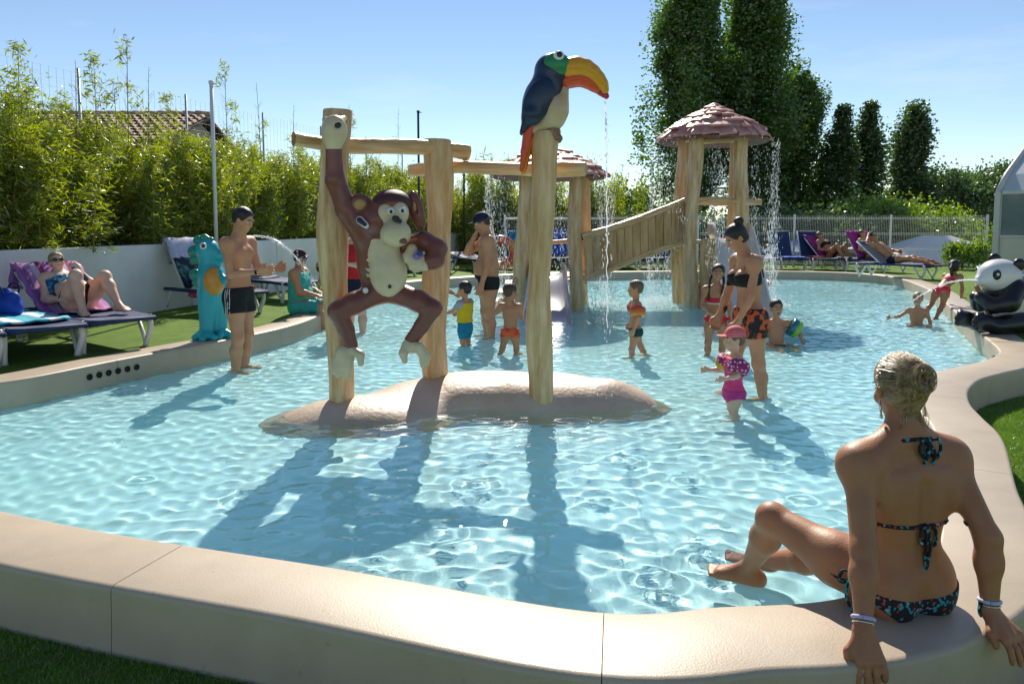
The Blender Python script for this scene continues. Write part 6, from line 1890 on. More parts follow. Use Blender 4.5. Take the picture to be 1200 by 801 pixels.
# woman in turquoise sitting on the coping tip
p = G(352, 366, COP_Z)
f = Fig(1.62, 'f', tone='tan', girth=1.22, fat=0.7, pelvis=0.10, spine=(0, -0.10, 1), bend=(0, 0.08, 1), face=(0.1, 1, -0.05),
        legs={'R': ((0.12, 1, -0.02), (0.02, 0.12, -1)), 'L': ((-0.10, 1, -0.02), (-0.02, 0.20, -1))}, arms={'R': ((0.18, 0.35, -1), (-0.45, 1, -0.25)), 'L': ((-0.18, 0.35, -1), (0.45, 1, -0.25))},
        palms={'R': (-0.2, 0, -1), 'L': (0.2, 0, -1)})
f.build('person', 'seated woman in turquoise tank top and trousers with cap and sunglasses', (p.x - 0.02, p.y + 0.05, COP_Z), R(-98))
TQ = cloth('turquoise', (0.05, 0.40, 0.36), var=0.2, vscale=8)
f.shirt(TQ, -0.04, 0.0, 0.016, 'tank_top'); f.trunks(TQ, 0.04, 0.97, 0.014, 'trousers'); f.hair('black', 'short'); f.cap(blotch('cap print', [(0.03, 0.015, 0.02), (0.40, 0.06, 0.05), (0.02, 0.015, 0.02), (0.5, 0.45, 0.4)], 22, stops=[0, 0.5, 0.7, 0.93])); f.shades(mat('blue lenses', (0.02, 0.10, 0.35), 0.1))

# child behind the monkey post
p = G(386, 352, COP_Z)
f = Fig(1.12, 'm', 0.185, 0.46, tone='brown', girth=1.02, pelvis=0.07, legs={'R': ((0.1, 1, 0), (0, 0.1, -1)), 'L': ((-0.1, 1, 0), (0, 0.15, -1))}, arms={'R': ((0.1, 0.4, -1), (-0.2, 1, -0.1)), 'L': ((-0.1, 0.4, -1), (0.2, 1, -0.1))})
f.build('person', 'child in yellow-green top and straw hat sitting behind the monkey post', (-2.98, 11.6, COP_Z), R(-80))
f.shirt(blotch('lime print', [(0.25, 0.40, 0.03), (0.55, 0.45, 0.05), (0.05, 0.10, 0.05), (0.45, 0.5, 0.3)], 25), -0.04, 0.0, 0.012); f.trunks(NAVY, 0.05, 0.6); f.hair('brown'); f.cap(cloth('straw', (0.45, 0.32, 0.14)), False, True, 'straw_hat')

# girl behind the second post
f = Fig(1.04, 'f', 0.185, 0.45, tone='brown', girth=1.02, arms={'R': ((0.1, 0.5, -0.9), (-0.1, 0.8, -0.4)), 'L': ((-0.1, 0.5, -0.9), (0.1, 0.8, -0.4))})
f.build('person', 'small dark-haired girl in pink swimsuit reaching towards the boy in the yellow vest', stand(519, 374), R(-85))
f.shirt(cloth('rose', (0.50, 0.10, 0.16)), -0.07, -0.01, 0.006, 'swimsuit'); f.hair('black', 'pony')

# boy in the yellow vest
f = Fig(0.95, 'm', 0.205, 0.43, tone='tan', girth=1.08, arms={'L': ((-0.25, 0.75, -0.8), (0.05, 1, -0.35)), 'R': ((0.25, 0.6, -0.8), (-0.05, 1, -0.4))}, face=(-0.25, 1, 0.05))
f.build('person', 'small boy in yellow buoyancy vest and blue shorts facing the girl', stand(545, 401), R(58))
f.shirt(cloth('grey tee', (0.36, 0.34, 0.40)), 0.0, 0.0, 0.006, 'tee', 0.65); f.trunks(cloth('sea blue', (0.01, 0.20, 0.32)), 0.05, 0.85, 0.010); f.hair('black')
f.shirt(cloth('yellow', (0.66, 0.46, 0.01), 0.55), 0.05, -0.005, 0.028, 'buoyancy_vest')
# boy in orange trunks, seen from behind
f = Fig(0.98, 'm', 0.20, 0.44, tone='brown', girth=1.05, arms={'L': ((-0.8, 0.1, -0.75), (0.55, 0.75, 0.35)), 'R': ((0.15, 0.35, -1), (-0.35, 0.9, 0.5))}, legs={'L': ((-0.20, -0.12, -1), (-0.12, -0.20, -1)), 'R': ((0.10, 0.12, -1), (0.02, -0.1, -1))}, face=(0.55, 0.85, -0.1))
f.build('person', 'small boy in orange trunks seen from behind beside the toucan post', stand(598, 411), R(-22))
f.trunks(blotch('orange print', [(0.70, 0.09, 0.02), (0.70, 0.12, 0.03), (0.40, 0.06, 0.05)], 20, stops=[0, 0.45, 0.85]), 0.045, 0.20); f.hair('brown')
# boy with red armbands walking left
f = Fig(1.03, 'm', 0.185, 0.46, tone='tan', girth=0.98, arms={'L': ((-0.40, 0.12, -1), (-0.05, 0.35, -1)), 'R': ((0.45, -0.35, -0.8), (0.1, 0.45, -0.9))}, legs={'R': ((0.06, -0.42, -1), (0, -0.40, -1)), 'L': ((-0.06, 0.26, -1), (0, 0.02, -1))}, face=(0.1, 1, -0.05))
f.build('person', 'boy with red inflatable armbands and dark green trunks walking through the water', stand(744, 414), R(95))
f.trunks(cloth('bottle green', (0.01, 0.055, 0.05)), 0.03, 0.25); f.hair('lightbrown'); f.armband('L', v_rd, v_or, 0.5, 1.0); f.armband('R', v_rd, v_yl, 0.5, 1.0)
# girl with plaits
f = Fig(1.20, 'f', 0.17, 0.48, tone='brown', girth=0.95, arms={'R': ((0.25, 0.25, -1), (-0.55, 0.65, -0.6)), 'L': ((-0.16, 0.0, -1), (-0.05, 0.25, -1))}, face=(0.15, 1, 0.12), headup=(-0.12, -0.1, 1), legs={'R': ((0.07, 0.15, -1), (0, -0.15, -1)), 'L': ((-0.05, -0.05, -1), (0, -0.05, -1))})
f.build('person', 'girl with two dark plaits and red bikini top facing out beside the woman', stand(838, 412), R(172))
f.band(cloth('cherry', (0.50, 0.02, 0.04)), -0.135, -0.085, 0.006); f.band(WHITE, -0.148, -0.135, 0.009, 'trim'); f.briefs(cloth('cherry', (0.50, 0.02, 0.04)), 0.03); f.hair('black', 'plaits')
# woman in black bikini top and floral shorts
f = Fig(1.68, 'f', tone='tan', spine=(0, 0.02, 1), bend=(0, 0.16, 1), face=(0, 0.72, -0.68), headup=(0, 0.55, 0.9), girth=0.97, hw=0.060,
        arms={'L': ((-0.14, 0.18, -1), (0.10, 0.42, -1)), 'R': ((0.10, 0.25, -1), (-0.18, 0.45, -1))}, legs={'L': ((-0.03, -0.10, -1), (0, -0.14, -1)), 'R': ((0.05, 0.16, -1), (0, -0.06, -1))}, bust=0.034)
f.build('person', 'woman in black bikini top and black orange flowered shorts looking down at the toddler', stand(876, 458), R(98))
f.band(BLACK, -0.135, -0.062, 0.005); f.trunks(blotch('flower print', [(0.02, 0.018, 0.018), (0.62, 0.11, 0.03), (0.025, 0.02, 0.02), (0.05, 0.05, 0.03)], 26, stops=[0, 0.55, 0.86, 0.95]), 0.05, 0.42, 0.014); f.hair('black', 'bun')
for s in 'RL':
    a_ = f.shc + f.r2 * (0.055 if s == 'R' else -0.055) * f.H
    MB().tube([a_ - f.u2 * 0.10 * f.H + f.f2 * 0.095, a_ + f.u2 * 0.018 * f.H + f.f2 * 0.03, a_ - f.u2 * 0.02 * f.H - f.f2 * 0.085, a_ - f.u2 * 0.10 * f.H - f.f2 * 0.10], 0.006, 6).build('strap', BLACK, f.root)
# toddler in pink
f = Fig(0.86, 'f', 0.215, 0.42, tone='fair', girth=1.12, arms={'L': ((-0.45, 0.35, -0.8), (-0.1, 1, -0.15)), 'R': ((0.40, 0.25, -0.8), (0.1, 0.9, 0.0))}, face=(0.05, 0.9, -0.35), legs={'L': ((-0.06, 0.16, -1), (0, -0.05, -1)), 'R': ((0.06, -0.10, -1), (0, -0.12, -1))})
f.build('person', 'toddler in bright pink suit, pink cap and dotted armbands beside the woman', stand(859, 482), R(100))
PK = cloth('hot pink', (0.75, 0.06, 0.22), 0.6); f.shirt(PK, -0.02, 0.0, 0.010, 'top'); f.briefs(cloth('rose pink', (0.55, 0.05, 0.24)), 0.03, 0.45, 0.014, 'swim_pants', -0.10); f.hair('lightbrown'); f.cap(cloth('salmon', (0.72, 0.16, 0.17)))
dm = dots('dotted armband', (0.36, 0.015, 0.13), (0.7, 0.6, 0.65), 34, 0.34); f.armband('L', dm, None, 0.45, 1.15); f.armband('R', dm, v_yl, 0.45, 1.15)
# boy sitting in the water
f = Fig(1.15, 'm', 0.185, 0.46, tone='tan', girth=1.0, pelvis=0.08, spine=(0, -0.1, 1), legs={'R': ((0.5, 1, 0.0), (-0.3, 0.8, -0.1)), 'L': ((-0.5, 1, 0.0), (0.3, 0.8, -0.1))}, arms={'L': ((-0.9, 0.1, -0.55), (-0.25, 0.3, -1)), 'R': ((0.75, -0.1, -0.75), (0.25, 0.4, -0.9))}, face=(0, 1, 0.05))
f.build('person', 'laughing boy with green and teal armbands sitting in the shallow water', (G(910, 401, 0).x, G(910, 401, 0).y, WZ + 0.02), R(178))
f.trunks(cloth('maroon', (0.06, 0.012, 0.015)), 0.04, 0.5); f.hair('black'); f.armband('L', v_tl, v_gr, 0.62, 1.25); f.armband('R', v_gr, v_tl, 0.55, 1.15)
MB().ball(f.hc(0, 0.375, 0.20), (0.016, 0.008, 0.012), 8).build('mouth', m_mouth, f.root)
# fair boy kneeling in the water at the right
f = Fig(1.05, 'm', 0.19, 0.46, tone='tan', girth=1.0, pelvis=0.05, spine=(0, 0.05, 1), legs={'R': ((0.4, 1, 0.1), (-0.1, 0.7, -0.5)), 'L': ((-0.4, 1, 0.1), (0.1, 0.7, -0.5))}, arms={'R': ((0.85, 0.3, -0.6), (0.9, 0.5, -0.1)), 'L': ((-0.35, 0.2, -1), (-0.1, 0.3, -1))}, face=(0.3, 1, -0.1))
f.build('person', 'fair-haired boy sitting in the water below the girl in red', (G(1074, 378, 0).x, G(1074, 378, 0).y, WZ + 0.03), R(160))
f.trunks(cloth('sea blue', (0.01, 0.20, 0.32)), 0.04, 0.5); f.hair('blond')
# girl in red bikini climbing out over the coping
f = Fig(1.18, 'f', 0.175, 0.47, tone='brown', girth=0.95, pelvis=0.42, spine=(0, 0.75, 0.70), bend=(0, 0.85, 0.50), face=(-0.2, 0.9, 0.25), headup=(0, -0.2, 1), legs={'R': ((0.05, -0.35, -1), (0, -0.65, -0.8)), 'L': ((-0.05, -0.55, -1), (0, -0.75, -0.7))}, arms={'R': ((0.15, 0.15, -1), (0, -0.1, -1)), 'L': ((-0.15, 0.25, -1), (0, 0.0, -1))}, palms={'R': (0, 0.3, -1), 'L': (0, 0.3, -1)}, hands={'R': {'dir': (0.1, 1, -0.2), 'curl': 0.1}, 'L': {'dir': (-0.1, 1, -0.2), 'curl': 0.1}})
p = G(1102, 357, COP_Z)
f.build('person', 'girl in red bikini climbing out of the pool on her hands', (p.x - 0.08, p.y - 0.15, 0.02), R(-62))
RB = cloth('neon red', (0.75, 0.03, 0.06), 0.6); f.band(RB, -0.15, -0.09, 0.007); f.briefs(RB, 0.03, 0.5, 0.008); f.hair('black', 'pony')

# sunbathers at the back
def on(l, rz, dx, z, dy=0.0):
    a = at(l, dx, dy, z, R(rz)); return a
def recline(label, l, rz, H, sex, tone, back, **k):
    f = Fig(H, sex, tone=tone, pelvis=0.09, spine=(0, -math.cos(back), math.sin(back)), res=0.010, headup=(0, -0.5, 0.8), **k)
    return f.build('person', label, on(l, rz, -0.98, DECK_Z + SEAT + 0.02), R(rz) - R(90))
f = recline('sunbather with raised knees on the lounger under the small parasol', l4, -66, 1.66, 'f', 'bronze', R(44), face=(0, 0.9, 0.3), girth=1.08, legs={'R': ((0.08, 0.75, 0.65), (0, 0.55, -0.85)), 'L': ((-0.08, 0.8, 0.55), (0, 0.6, -0.8))}, arms={'R': ((0.3, 0.4, -0.5), (-0.2, 0.9, -0.1)), 'L': ((-0.3, 0.4, -0.5), (0.2, 0.9, -0.1))})
f.band(BLACK, -0.135, -0.07, 0.006); f.briefs(BLACK); f.hair('lightbrown', 'pony'); f.shades()
f = recline('seated sunbather in dark bikini on the magenta towel', l5, -72, 1.64, 'f', 'tan', R(56), face=(0, 1, 0.1), girth=1.05, legs={'R': ((0.14, 1, 0.22), (0.1, 0.75, -0.5)), 'L': ((-0.14, 1, 0.25), (-0.1, 0.75, -0.5))}, arms={'R': ((0.35, 0.3, -0.8), (-0.3, 0.9, -0.2)), 'L': ((-0.35, 0.3, -0.8), (0.3, 0.9, -0.2))})
f.band(BLACK, -0.135, -0.07, 0.006); f.briefs(BLACK); f.hair('brown', 'pony'); f.shades()
f = recline('sunbathing man with one arm behind his head on the far lounger', l6, -50, 1.78, 'm', 'bronze', R(42), face=(0, 0.95, 0.2), legs={'R': ((0.1, 1, 0.10), (0.05, 1, -0.15)), 'L': ((-0.1, 1, 0.12), (-0.05, 1, -0.15))}, arms={'R': ((0.95, -0.1, 0.25), (-0.8, -0.3, 0.6)), 'L': ((-0.7, 0.4, -0.4), (0.4, 0.9, -0.1))})
f.trunks(NAVY, 0.04, 0.3); f.hair('black', 'short'); f.shades()
# bystander far behind the man in the cap
f = Fig(1.62, 'm', tone='tan', res=0.011); f.build('person', 'distant bare-chested bystander behind the man in the cap', ((567 - 600) / F_PX * 20.9, 20.9, DECK_Z), R(170)); f.trunks(NAVY, 0.04, 0.5); f.hair('black')

# sunbather on the near lounger at the left
f = Fig(1.64, 'f', tone='pink', girth=1.16, fat=0.6, pelvis=0.10, spine=(0, -0.92, 0.36), bend=(0, -0.84, 0.54), face=(0.15, 0.92, 0.25), headup=(0, -0.30, 1),
        legs={'R': ((0.10, 0.66, 0.72), (0.05, 0.42, -0.9)), 'L': ((-0.16, 0.72, 0.66), (-0.05, 0.80, -0.95))},
        arms={'R': ((0.22, 0.45, -0.6), (-0.25, 0.95, 0.05)), 'L': ((-0.25, 0.6, -0.3), (0.55, -0.25, 0.8))}, palms={'L': (0.3, -1, 0), 'R': (-0.5, 0, -1)}, hands={'L': {'curl': 0.8}})
f.build('person', 'woman in blue bikini and sunglasses lying with raised knees on the near lounger', at(lA, -0.98, 0.0, DECK_Z + SEAT + 0.045), RZL - R(90))
f.band(blotch('blue swirl', [(0.02, 0.06, 0.20), (0.03, 0.22, 0.34), (0.25, 0.40, 0.48), (0.02, 0.05, 0.12)], 24), -0.145, -0.055, 0.007); f.briefs(BLACK, 0.02); f.hair('blond', 'short'); f.shades()
# ------------------------------------------------------------------ woman sitting on the coping in the foreground
YAW = R(16)
WL_ = np.array([1.315, 2.42, COP_Z])
def toL(v):
    c_, s_ = math.cos(-YAW), math.sin(-YAW)
    return np.array([v[0] * c_ - v[1] * s_, v[0] * s_ + v[1] * c_, v[2]])
def locp(p): return toL(np.array(p, float) - WL_)
WH, WPEL, WLEG = 1.62, 0.080, 0.54
common = dict(H=WH, sex='f', head=0.134, legf=WLEG, tone='deep', girth=1.03, sw=0.112, hw=0.062, pelvis=WPEL, spine=(0.0, -0.02, 1), bend=(0.02, 0.05, 1), neck=0.064,
              face=toL((-0.06, 0.96, -0.22)), headup=(0.02, 0.20, 1), bust=0.032)
f0 = Fig(res=0.05, **common)
thl = np.linalg.norm(f0.J['knR'] - f0.J['hipR']); shl = np.linalg.norm(f0.J['anR'] - f0.J['knR'])
ual = np.linalg.norm(f0.J['elR'] - f0.J['shR']); fal = np.linalg.norm(f0.J['wrR'] - f0.J['elR'])
hL = locp(G(1012, 752, COP_Z + 0.045)); hR = locp(G(1160, 716, COP_Z + 0.045))
armL = ik(f0.J['shL'], hL, ual, fal, (-0.1, -1, 0)); armR = ik(f0.J['shR'], hR, ual, fal, (0.05, -1, 0.1))
aL = locp((0.975, 2.95, 0.05)); aR = locp((1.09, 3.13, 0.0))
legL = ik(f0.J['hipL'], aL, thl, shl, (-0.45, 0.1, 1)); legR = ik(f0.J['hipR'], aR, thl, shl, (-0.1, 0.1, 1))
tL = toL((-0.85, 0.55, -0.05)); tR = toL((-0.75, 0.65, 0))
f = Fig(res=0.0045, arms={'L': armL, 'R': armR}, legs={'L': legL, 'R': legR}, toes={'L': tL, 'R': tR},
        hands={'L': {'dir': toL((0.02, -0.55, -0.85)), 'curl': 0.35, 'spread': 0.10, 'thumb': toL((-1, 0.2, 0))}, 'R': {'dir': toL((0.35, -0.75, -0.55)), 'curl': 0.35, 'spread': 0.12, 'thumb': toL((-1, -0.3, 0))}},
        palms={'L': toL((0, 0.75, -0.65)), 'R': toL((-0.2, 0.5, -0.85))}, **common)
B_ = f.B; Hh = f.H
for q in (-1, 1): B_.cone(f.shc + f.u2 * 0.055 * Hh + f.r2 * q * 0.012, f.J['sh' + ('R' if q > 0 else 'L')] + f.u2 * 0.004 * Hh, 0.040, 0.046, 0.05)
# shoulder blades, spine furrow
for q in (-1, 1):
    B_.ell(f.shc + f.r2 * q * 0.060 * Hh - f.u2 * 0.070 * Hh - f.f2 * 0.040 * Hh, (0.055, 0.016, 0.070), 0.03, np.stack((f.r2, f.f2, f.u2), 1))
B_.cone(f.p0 + f.u1 * 0.06 * Hh - f.f1 * 0.106, f.shc - f.u2 * 0.05 * Hh - f.f2 * 0.104, 0.008, 0.006, 0.06, sub=True)
B_.cone(f.p0 - f.u1 * 0.05 * Hh - f.f1 * 0.135, f.p0 + f.u1 * 0.012 * Hh - f.f1 * 0.118, 0.012, 0.006, 0.02, sub=True)
f.build('person', 'tanned woman in dark patterned bikini sitting on the coping with her back to us', WL_, YAW)
BK = blotch('bikini print', [(0.012, 0.010, 0.014), (0.02, 0.30, 0.36), (0.014, 0.010, 0.014), (0.40, 0.05, 0.05), (0.015, 0.012, 0.02), (0.30, 0.35, 0.40)], 105, stops=[0, 0.48, 0.66, 0.86, 0.91, 0.97])
# bikini bottom
o_, u_, r_v, f_v = f.p0, f.u1, f.r1, f.f1
co = f.core(0.15)
def reg(X, Y, Z):
    t = (X - o_[0]) * u_[0] + (Y - o_[1]) * u_[1] + (Z - o_[2]) * u_[2]
    w = np.abs((X - o_[0]) * r_v[0] + (Y - o_[1]) * r_v[1] + (Z - o_[2]) * r_v[2])
    return np.maximum(np.maximum(t - (-0.018 + 0.16 * w), (-0.155 + 0.75 * w) - t), co(X, Y, Z))
f.wear('bikini_bottom', BK, 0.005, reg)
def strip(name, lo, hi, o, u, off=0.005, extra=None):
    def rg(X, Y, Z):
        t = (X - o[0]) * u[0] + (Y - o[1]) * u[1] + (Z - o[2]) * u[2]
        d = np.maximum(np.maximum(lo - t, t - hi), f.core(0.118)(X, Y, Z))
        return d if extra is None else np.maximum(d, extra(X, Y, Z))
    f.wear(name, BK, off, rg)
BT = f.shc - f.u2 * 0.128 * Hh
strip('bikini_band', -0.007, 0.007, BT, f.u2)
f.wear('bikini_cups', BK, 0.006, lambda X, Y, Z: np.maximum(np.maximum(np.abs((X - BT[0]) * f.u2[0] + (Y - BT[1]) * f.u2[1] + (Z - BT[2] - 0.05) * f.u2[2]) - 0.06, f.core(0.12)(X, Y, Z)), 0.045 - ((X - BT[0]) * f.f2[0] + (Y - BT[1]) * f.f2[1] + (Z - BT[2]) * f.f2[2])))
NP = f.shc + f.u2 * 0.030 * Hh
f.wear('neck_strap', BK, 0.005, lambda X, Y, Z: np.maximum(np.abs((X - NP[0]) * f.u2[0] + (Y - NP[1]) * (f.u2[1] + 0.35) + (Z - NP[2]) * f.u2[2]) - 0.007, np.sqrt((X - NP[0]) ** 2 + (Y - NP[1]) ** 2 + (Z - NP[2]) ** 2) - 0.085))
def ties(base, dirs, nm, r=0.0055):
    for d in dirs:
        P = catmull([base] + [Vector(base) + Vector(x) for x in d], 6)
        mb = MB().tube(P, r, 6); mb.tube([P[-1], P[-1] + (P[-1] - P[-3]).normalized() * 0.018], [r * 1.6, r * 0.9], 6)
        mb.build('tie', BK, f.root)
    MB().ball(base, (0.014, 0.011, 0.012), 10).build('knot', BK, f.root)
bx_ = lambda a, b, c: Vector(f.r2) * a + Vector(f.f2) * b + Vector(f.u2) * c
def back_point(h, side=0.0):
    """a point on the skin of the back at height h above the bench, found on the body mesh"""
    ok, co_, n_, _ = f.body.ray_cast(Vector((side, -0.8, h)), Vector((0, 1, 0)))
    return co_ + Vector((0, -0.007, 0)) if ok else Vector((side, -0.1, h))
bpy.context.view_layer.update()
nb = back_point(f.shc[2] + 0.066, 0.03)
ties(nb, [[(0.012, -0.02, -0.03), (0.022, -0.004, -0.075), (0.012, 0.0, -0.115)], [(-0.012, -0.02, -0.025), (-0.016, -0.006, -0.085), (0.004, -0.002, -0.14)], [(0.03, -0.012, 0.008), (0.045, -0.01, -0.03), (0.022, -0.008, -0.06), (0.002, -0.004, -0.01)], [(-0.03, -0.012, 0.008), (-0.040, -0.010, -0.02), (-0.018, -0.008, -0.05), (0, -0.004, -0.008)]], 'neck')
bb = back_point(BT[2], 0.008)
ties(bb, [[(0.006, -0.014, -0.05), (0.010, -0.002, -0.12), (0.012, 0.004, -0.185)], [(-0.008, -0.012, -0.04), (0.0, -0.002, -0.08), (0.004, 0.0, -0.125)], [(0.03, -0.008, -0.01), (0.03, -0.008, -0.06), (0.010, -0.006, -0.05)], [(-0.028, -0.008, -0.008), (-0.02, -0.008, -0.055), (0, -0.006, -0.03)]], 'back')
ok, co_, n_, _ = f.body.ray_cast(Vector((-0.8, -0.02, f.p0[2] + 0.045)), Vector((1, 0, 0)))
hb = co_ + Vector((-0.008, 0, 0)) if ok else Vector((-0.17, 0, 0.12))
ties(hb, [[(-0.025, -0.02, -0.03), (-0.020, -0.03, -0.08), (-0.012, -0.04, -0.12)], [(-0.02, 0.02, -0.03), (-0.018, 0.02, -0.08), (-0.006, 0.012, -0.115)], [(-0.03, -0.03, 0.0), (-0.03, -0.045, -0.045), (-0.012, -0.02, -0.03)], [(-0.025, 0.03, 0.01), (-0.03, 0.045, -0.03), (-0.012, 0.02, -0.03)]], 'hip')
# hair: strands drawn back into a knot
hc, hh = f.hc, f.hh
m_hair = mat('fair streaked hair', (0.13, 0.08, 0.035), 0.42, col2=(0.44, 0.31, 0.165), vscale=22, bump=0.8, bscale=40, streak=(5, 1.5, 2.5), spec=0.6, detail=3)
so = Solid(); fr = np.stack((f.hr, f.hf, f.hu), 1)
so.ell(hc(0, -0.06, 0.64), [0.36 * hh, 0.44 * hh, 0.395 * hh], 0.06 * hh, fr); so.ell(hc(0, -0.16, 0.40), [0.31 * hh, 0.30 * hh, 0.27 * hh], 0.06 * hh, fr); so.ell(hc(0, -0.20, 0.20), [0.17 * hh, 0.16 * hh, 0.16 * hh], 0.06 * hh, fr)
so.ell(hc(0, 0.52, 0.34), [0.46 * hh, 0.44 * hh, 0.40 * hh], 0.03 * hh, fr, True)
for q in (-1, 1): so.ell(hc(q * 0.37, 0.02, 0.40), [0.08 * hh, 0.13 * hh, 0.17 * hh], 0.03 * hh, fr, True)
rs = random.Random(5)
knot = hc(0.02, -0.50, 0.62)
for k in range(46):                                   # combed strands
    a = 2 * math.pi * k / 46 + rs.uniform(-0.05, 0.05)
    sx, sz = math.cos(a), math.sin(a)
    e = hc(sx * 0.345, -0.05 - 0.02 * rs.random(), 0.62 + sz * (0.385 if sz > 0 else 0.42)); m1 = hc(sx * 0.26, -0.37, 0.62 + sz * (0.27 if sz > 0 else 0.32))
    so.chain([e, m1, knot], [0.030 * hh, 0.030 * hh, 0.020 * hh], 0.012 * hh)
for k in range(9):                                    # looped knot
    a = k * 0.72; r0 = 0.115 * hh
    c0 = np.array(knot) + f.hr * math.cos(a) * r0 * 0.9 + f.hu * math.sin(a) * r0 * 1.25 - f.hf * 0.03 * hh
    c1 = np.array(knot) + f.hr * math.cos(a + 1.3) * r0 * 0.8 + f.hu * math.sin(a + 1.3) * r0 * 1.2 - f.hf * (0.07 + 0.05 * rs.random()) * hh
    so.cone(c0, c1, 0.050 * hh, 0.042 * hh, 0.012 * hh)
for k in range(5): so.chain([knot, np.array(knot) + f.hr * (-0.10 + 0.05 * k) * hh - f.hu * 0.18 * hh - f.hf * 0.04 * hh, np.array(knot) + f.hr * (-0.07 + 0.035 * k) * hh - f.hu * 0.36 * hh + f.hf * 0.08 * hh], [0.045 * hh, 0.04 * hh, 0.012 * hh], 0.012 * hh)
link('hair', so.mesh('hair', 0.0042, 1), f.root, [m_hair])
m_strand = mat('hair strands', (0.16, 0.10, 0.045), 0.35, col2=(0.62, 0.47, 0.27), vscale=60, spec=0.6)
mb = MB()
for k in range(620):                                  # single hairs combed over the head and round the knot
    a = rs.uniform(0, 2 * math.pi); sx, sz = math.cos(a), math.sin(a); lf = 1.0 + rs.uniform(0.02, 0.075)
    e = hc(sx * 0.362 * lf, rs.uniform(-0.12, 0.0), 0.62 + sz * (0.40 if sz > 0 else 0.40) * lf); m1 = hc(sx * 0.285 * lf + rs.uniform(-0.02, 0.02), -0.385 * lf, 0.62 + sz * (0.285 if sz > 0 else 0.31) * lf)
    m2 = hc(sx * 0.14 + rs.uniform(-0.03, 0.03), -0.50 * lf, 0.62 + sz * 0.15 + rs.uniform(-0.03, 0.03))
    mb.tube(catmull([e, m1, m2], 4), [0.0009] * 9, 3, cap=False)
for k in range(150):
    a = rs.uniform(0, 6.28); r0 = hh * rs.uniform(0.09, 0.19); q0 = np.array(knot) - f.hf * hh * rs.uniform(0.02, 0.15)
    P = [q0 + f.hr * math.cos(a + t) * r0 + f.hu * math.sin(a + t) * r0 * 1.2 - f.hf * 0.02 * hh * math.sin(t * 2) for t in (0, 0.7, 1.4, 2.1)]
    mb.tube(catmull(P, 3), [0.0009] * 10, 3, cap=False)
for k in range(60):                                   # short loose hairs at the nape
    x0 = rs.uniform(-0.2, 0.2); P = [hc(x0, -0.30, 0.12 + rs.uniform(0, 0.1)), hc(x0 * 1.1 + rs.uniform(-0.03, 0.03), -0.30, 0.0), hc(x0 * 1.2 + rs.uniform(-0.06, 0.06), -0.27, -0.10 - rs.uniform(0, 0.08))]
    mb.tube(catmull(P, 3), [0.0007] * 7, 3, cap=False)
mb.build('hair_strands', m_strand, f.root)['kind'] = 'stuff'
# earrings, wrist bands, ring
m_silver = mat('silver', (0.7, 0.7, 0.7), 0.25, metal=1.0)
for q in (-1, 1):
    e = hc(q * 0.355, -0.03, 0.30)
    MB().tube([e, np.array(e) - f.hu * 0.05], 0.004, 6).ball(np.array(e) - f.hu * 0.055, 0.006, 8).build('earring', m_silver, f.root)
for sd, cols in (('L', (0.50, 0.45, 0.70)), ('R', (0.45, 0.55, 0.70))):
    w_, e_ = Vector(f.J['wr' + sd]), Vector(f.J['el' + sd]); d_ = (w_ - e_).normalized()
    x_ = d_.orthogonal().normalized(); y_ = d_.cross(x_)
    for k, (off, rr, mm) in enumerate(((0.035, 0.030, cloth('band ' + sd, cols)), (0.022, 0.029, m_silver))):
        c_ = w_ - d_ * off
        ringp = [c_ + (x_ * math.cos(t) + y_ * math.sin(t)) * rr for t in np.linspace(0, 2 * math.pi, 17)]
        MB().tube(ringp, 0.006 if k == 0 else 0.003, 6).build('wrist_band', mm, f.root)
# ------------------------------------------------------------------ falling water
m_spray = bpy.data.materials.new('water drops')
m_spray.use_nodes = True
nt = m_spray.node_tree; nt.nodes.clear()
out = nt.nodes.new('ShaderNodeOutputMaterial'); t1 = nt.nodes.new('ShaderNodeBsdfTranslucent'); t2 = nt.nodes.new('ShaderNodeBsdfTransparent'); g1 = nt.nodes.new('ShaderNodeBsdfGlossy')
t1.inputs[0].default_value = (0.9, 0.95, 1, 1); g1.inputs['Roughness'].default_value = 0.08
a1 = nt.nodes.new('ShaderNodeMixShader'); a1.inputs[0].default_value = 0.35; a2 = nt.nodes.new('ShaderNodeMixShader'); a2.inputs[0].default_value = 0.30
nt.links.new(t1.outputs[0], a1.inputs[1]); nt.links.new(g1.outputs[0], a1.inputs[2]); nt.links.new(a1.outputs[0], a2.inputs[1]); nt.links.new(t2.outputs[0], a2.inputs[2]); nt.links.new(a2.outputs[0], out.inputs[0])
def drops(name, label, P, Lz, rr, axis=None, loc=(0, 0, 0), cat='water'):
    """elongated drops at points P"""
    P = np.asarray(P, float); n = len(P)
    ax_ = np.tile([0, 0, 1.0], (n, 1)) if axis is None else np.asarray(axis, float)
    ax_ /= np.linalg.norm(ax_, axis=1)[:, None]
    t = np.cross(ax_, [0.31, 0.77, 0.55]); t /= np.linalg.norm(t, axis=1)[:, None]; b = np.cross(ax_, t)
    Lz = np.broadcast_to(np.asarray(Lz, float), (n,))[:, None]; rr = np.broadcast_to(np.asarray(rr, float), (n,))[:, None]
    ring = [t * rr, (-0.5 * t + 0.866 * b) * rr, (-0.5 * t - 0.866 * b) * rr]
    V = np.stack([P + ax_ * Lz / 2] + [P + q - ax_ * Lz * 0.2 for q in ring] + [P - ax_ * Lz / 2], 1).reshape(-1, 3)
    o = np.arange(n)[:, None] * 5
    T_ = np.concatenate([o + np.array(q) for q in ((0, 1, 2), (0, 2, 3), (0, 3, 1), (4, 2, 1), (4, 3, 2), (4, 1, 3))])
    ob = link(name, mesh_np(name, V, None, True, T_), None, [m_spray])
    ob.location = loc
    return tag(ob, label, cat, kind='stuff')
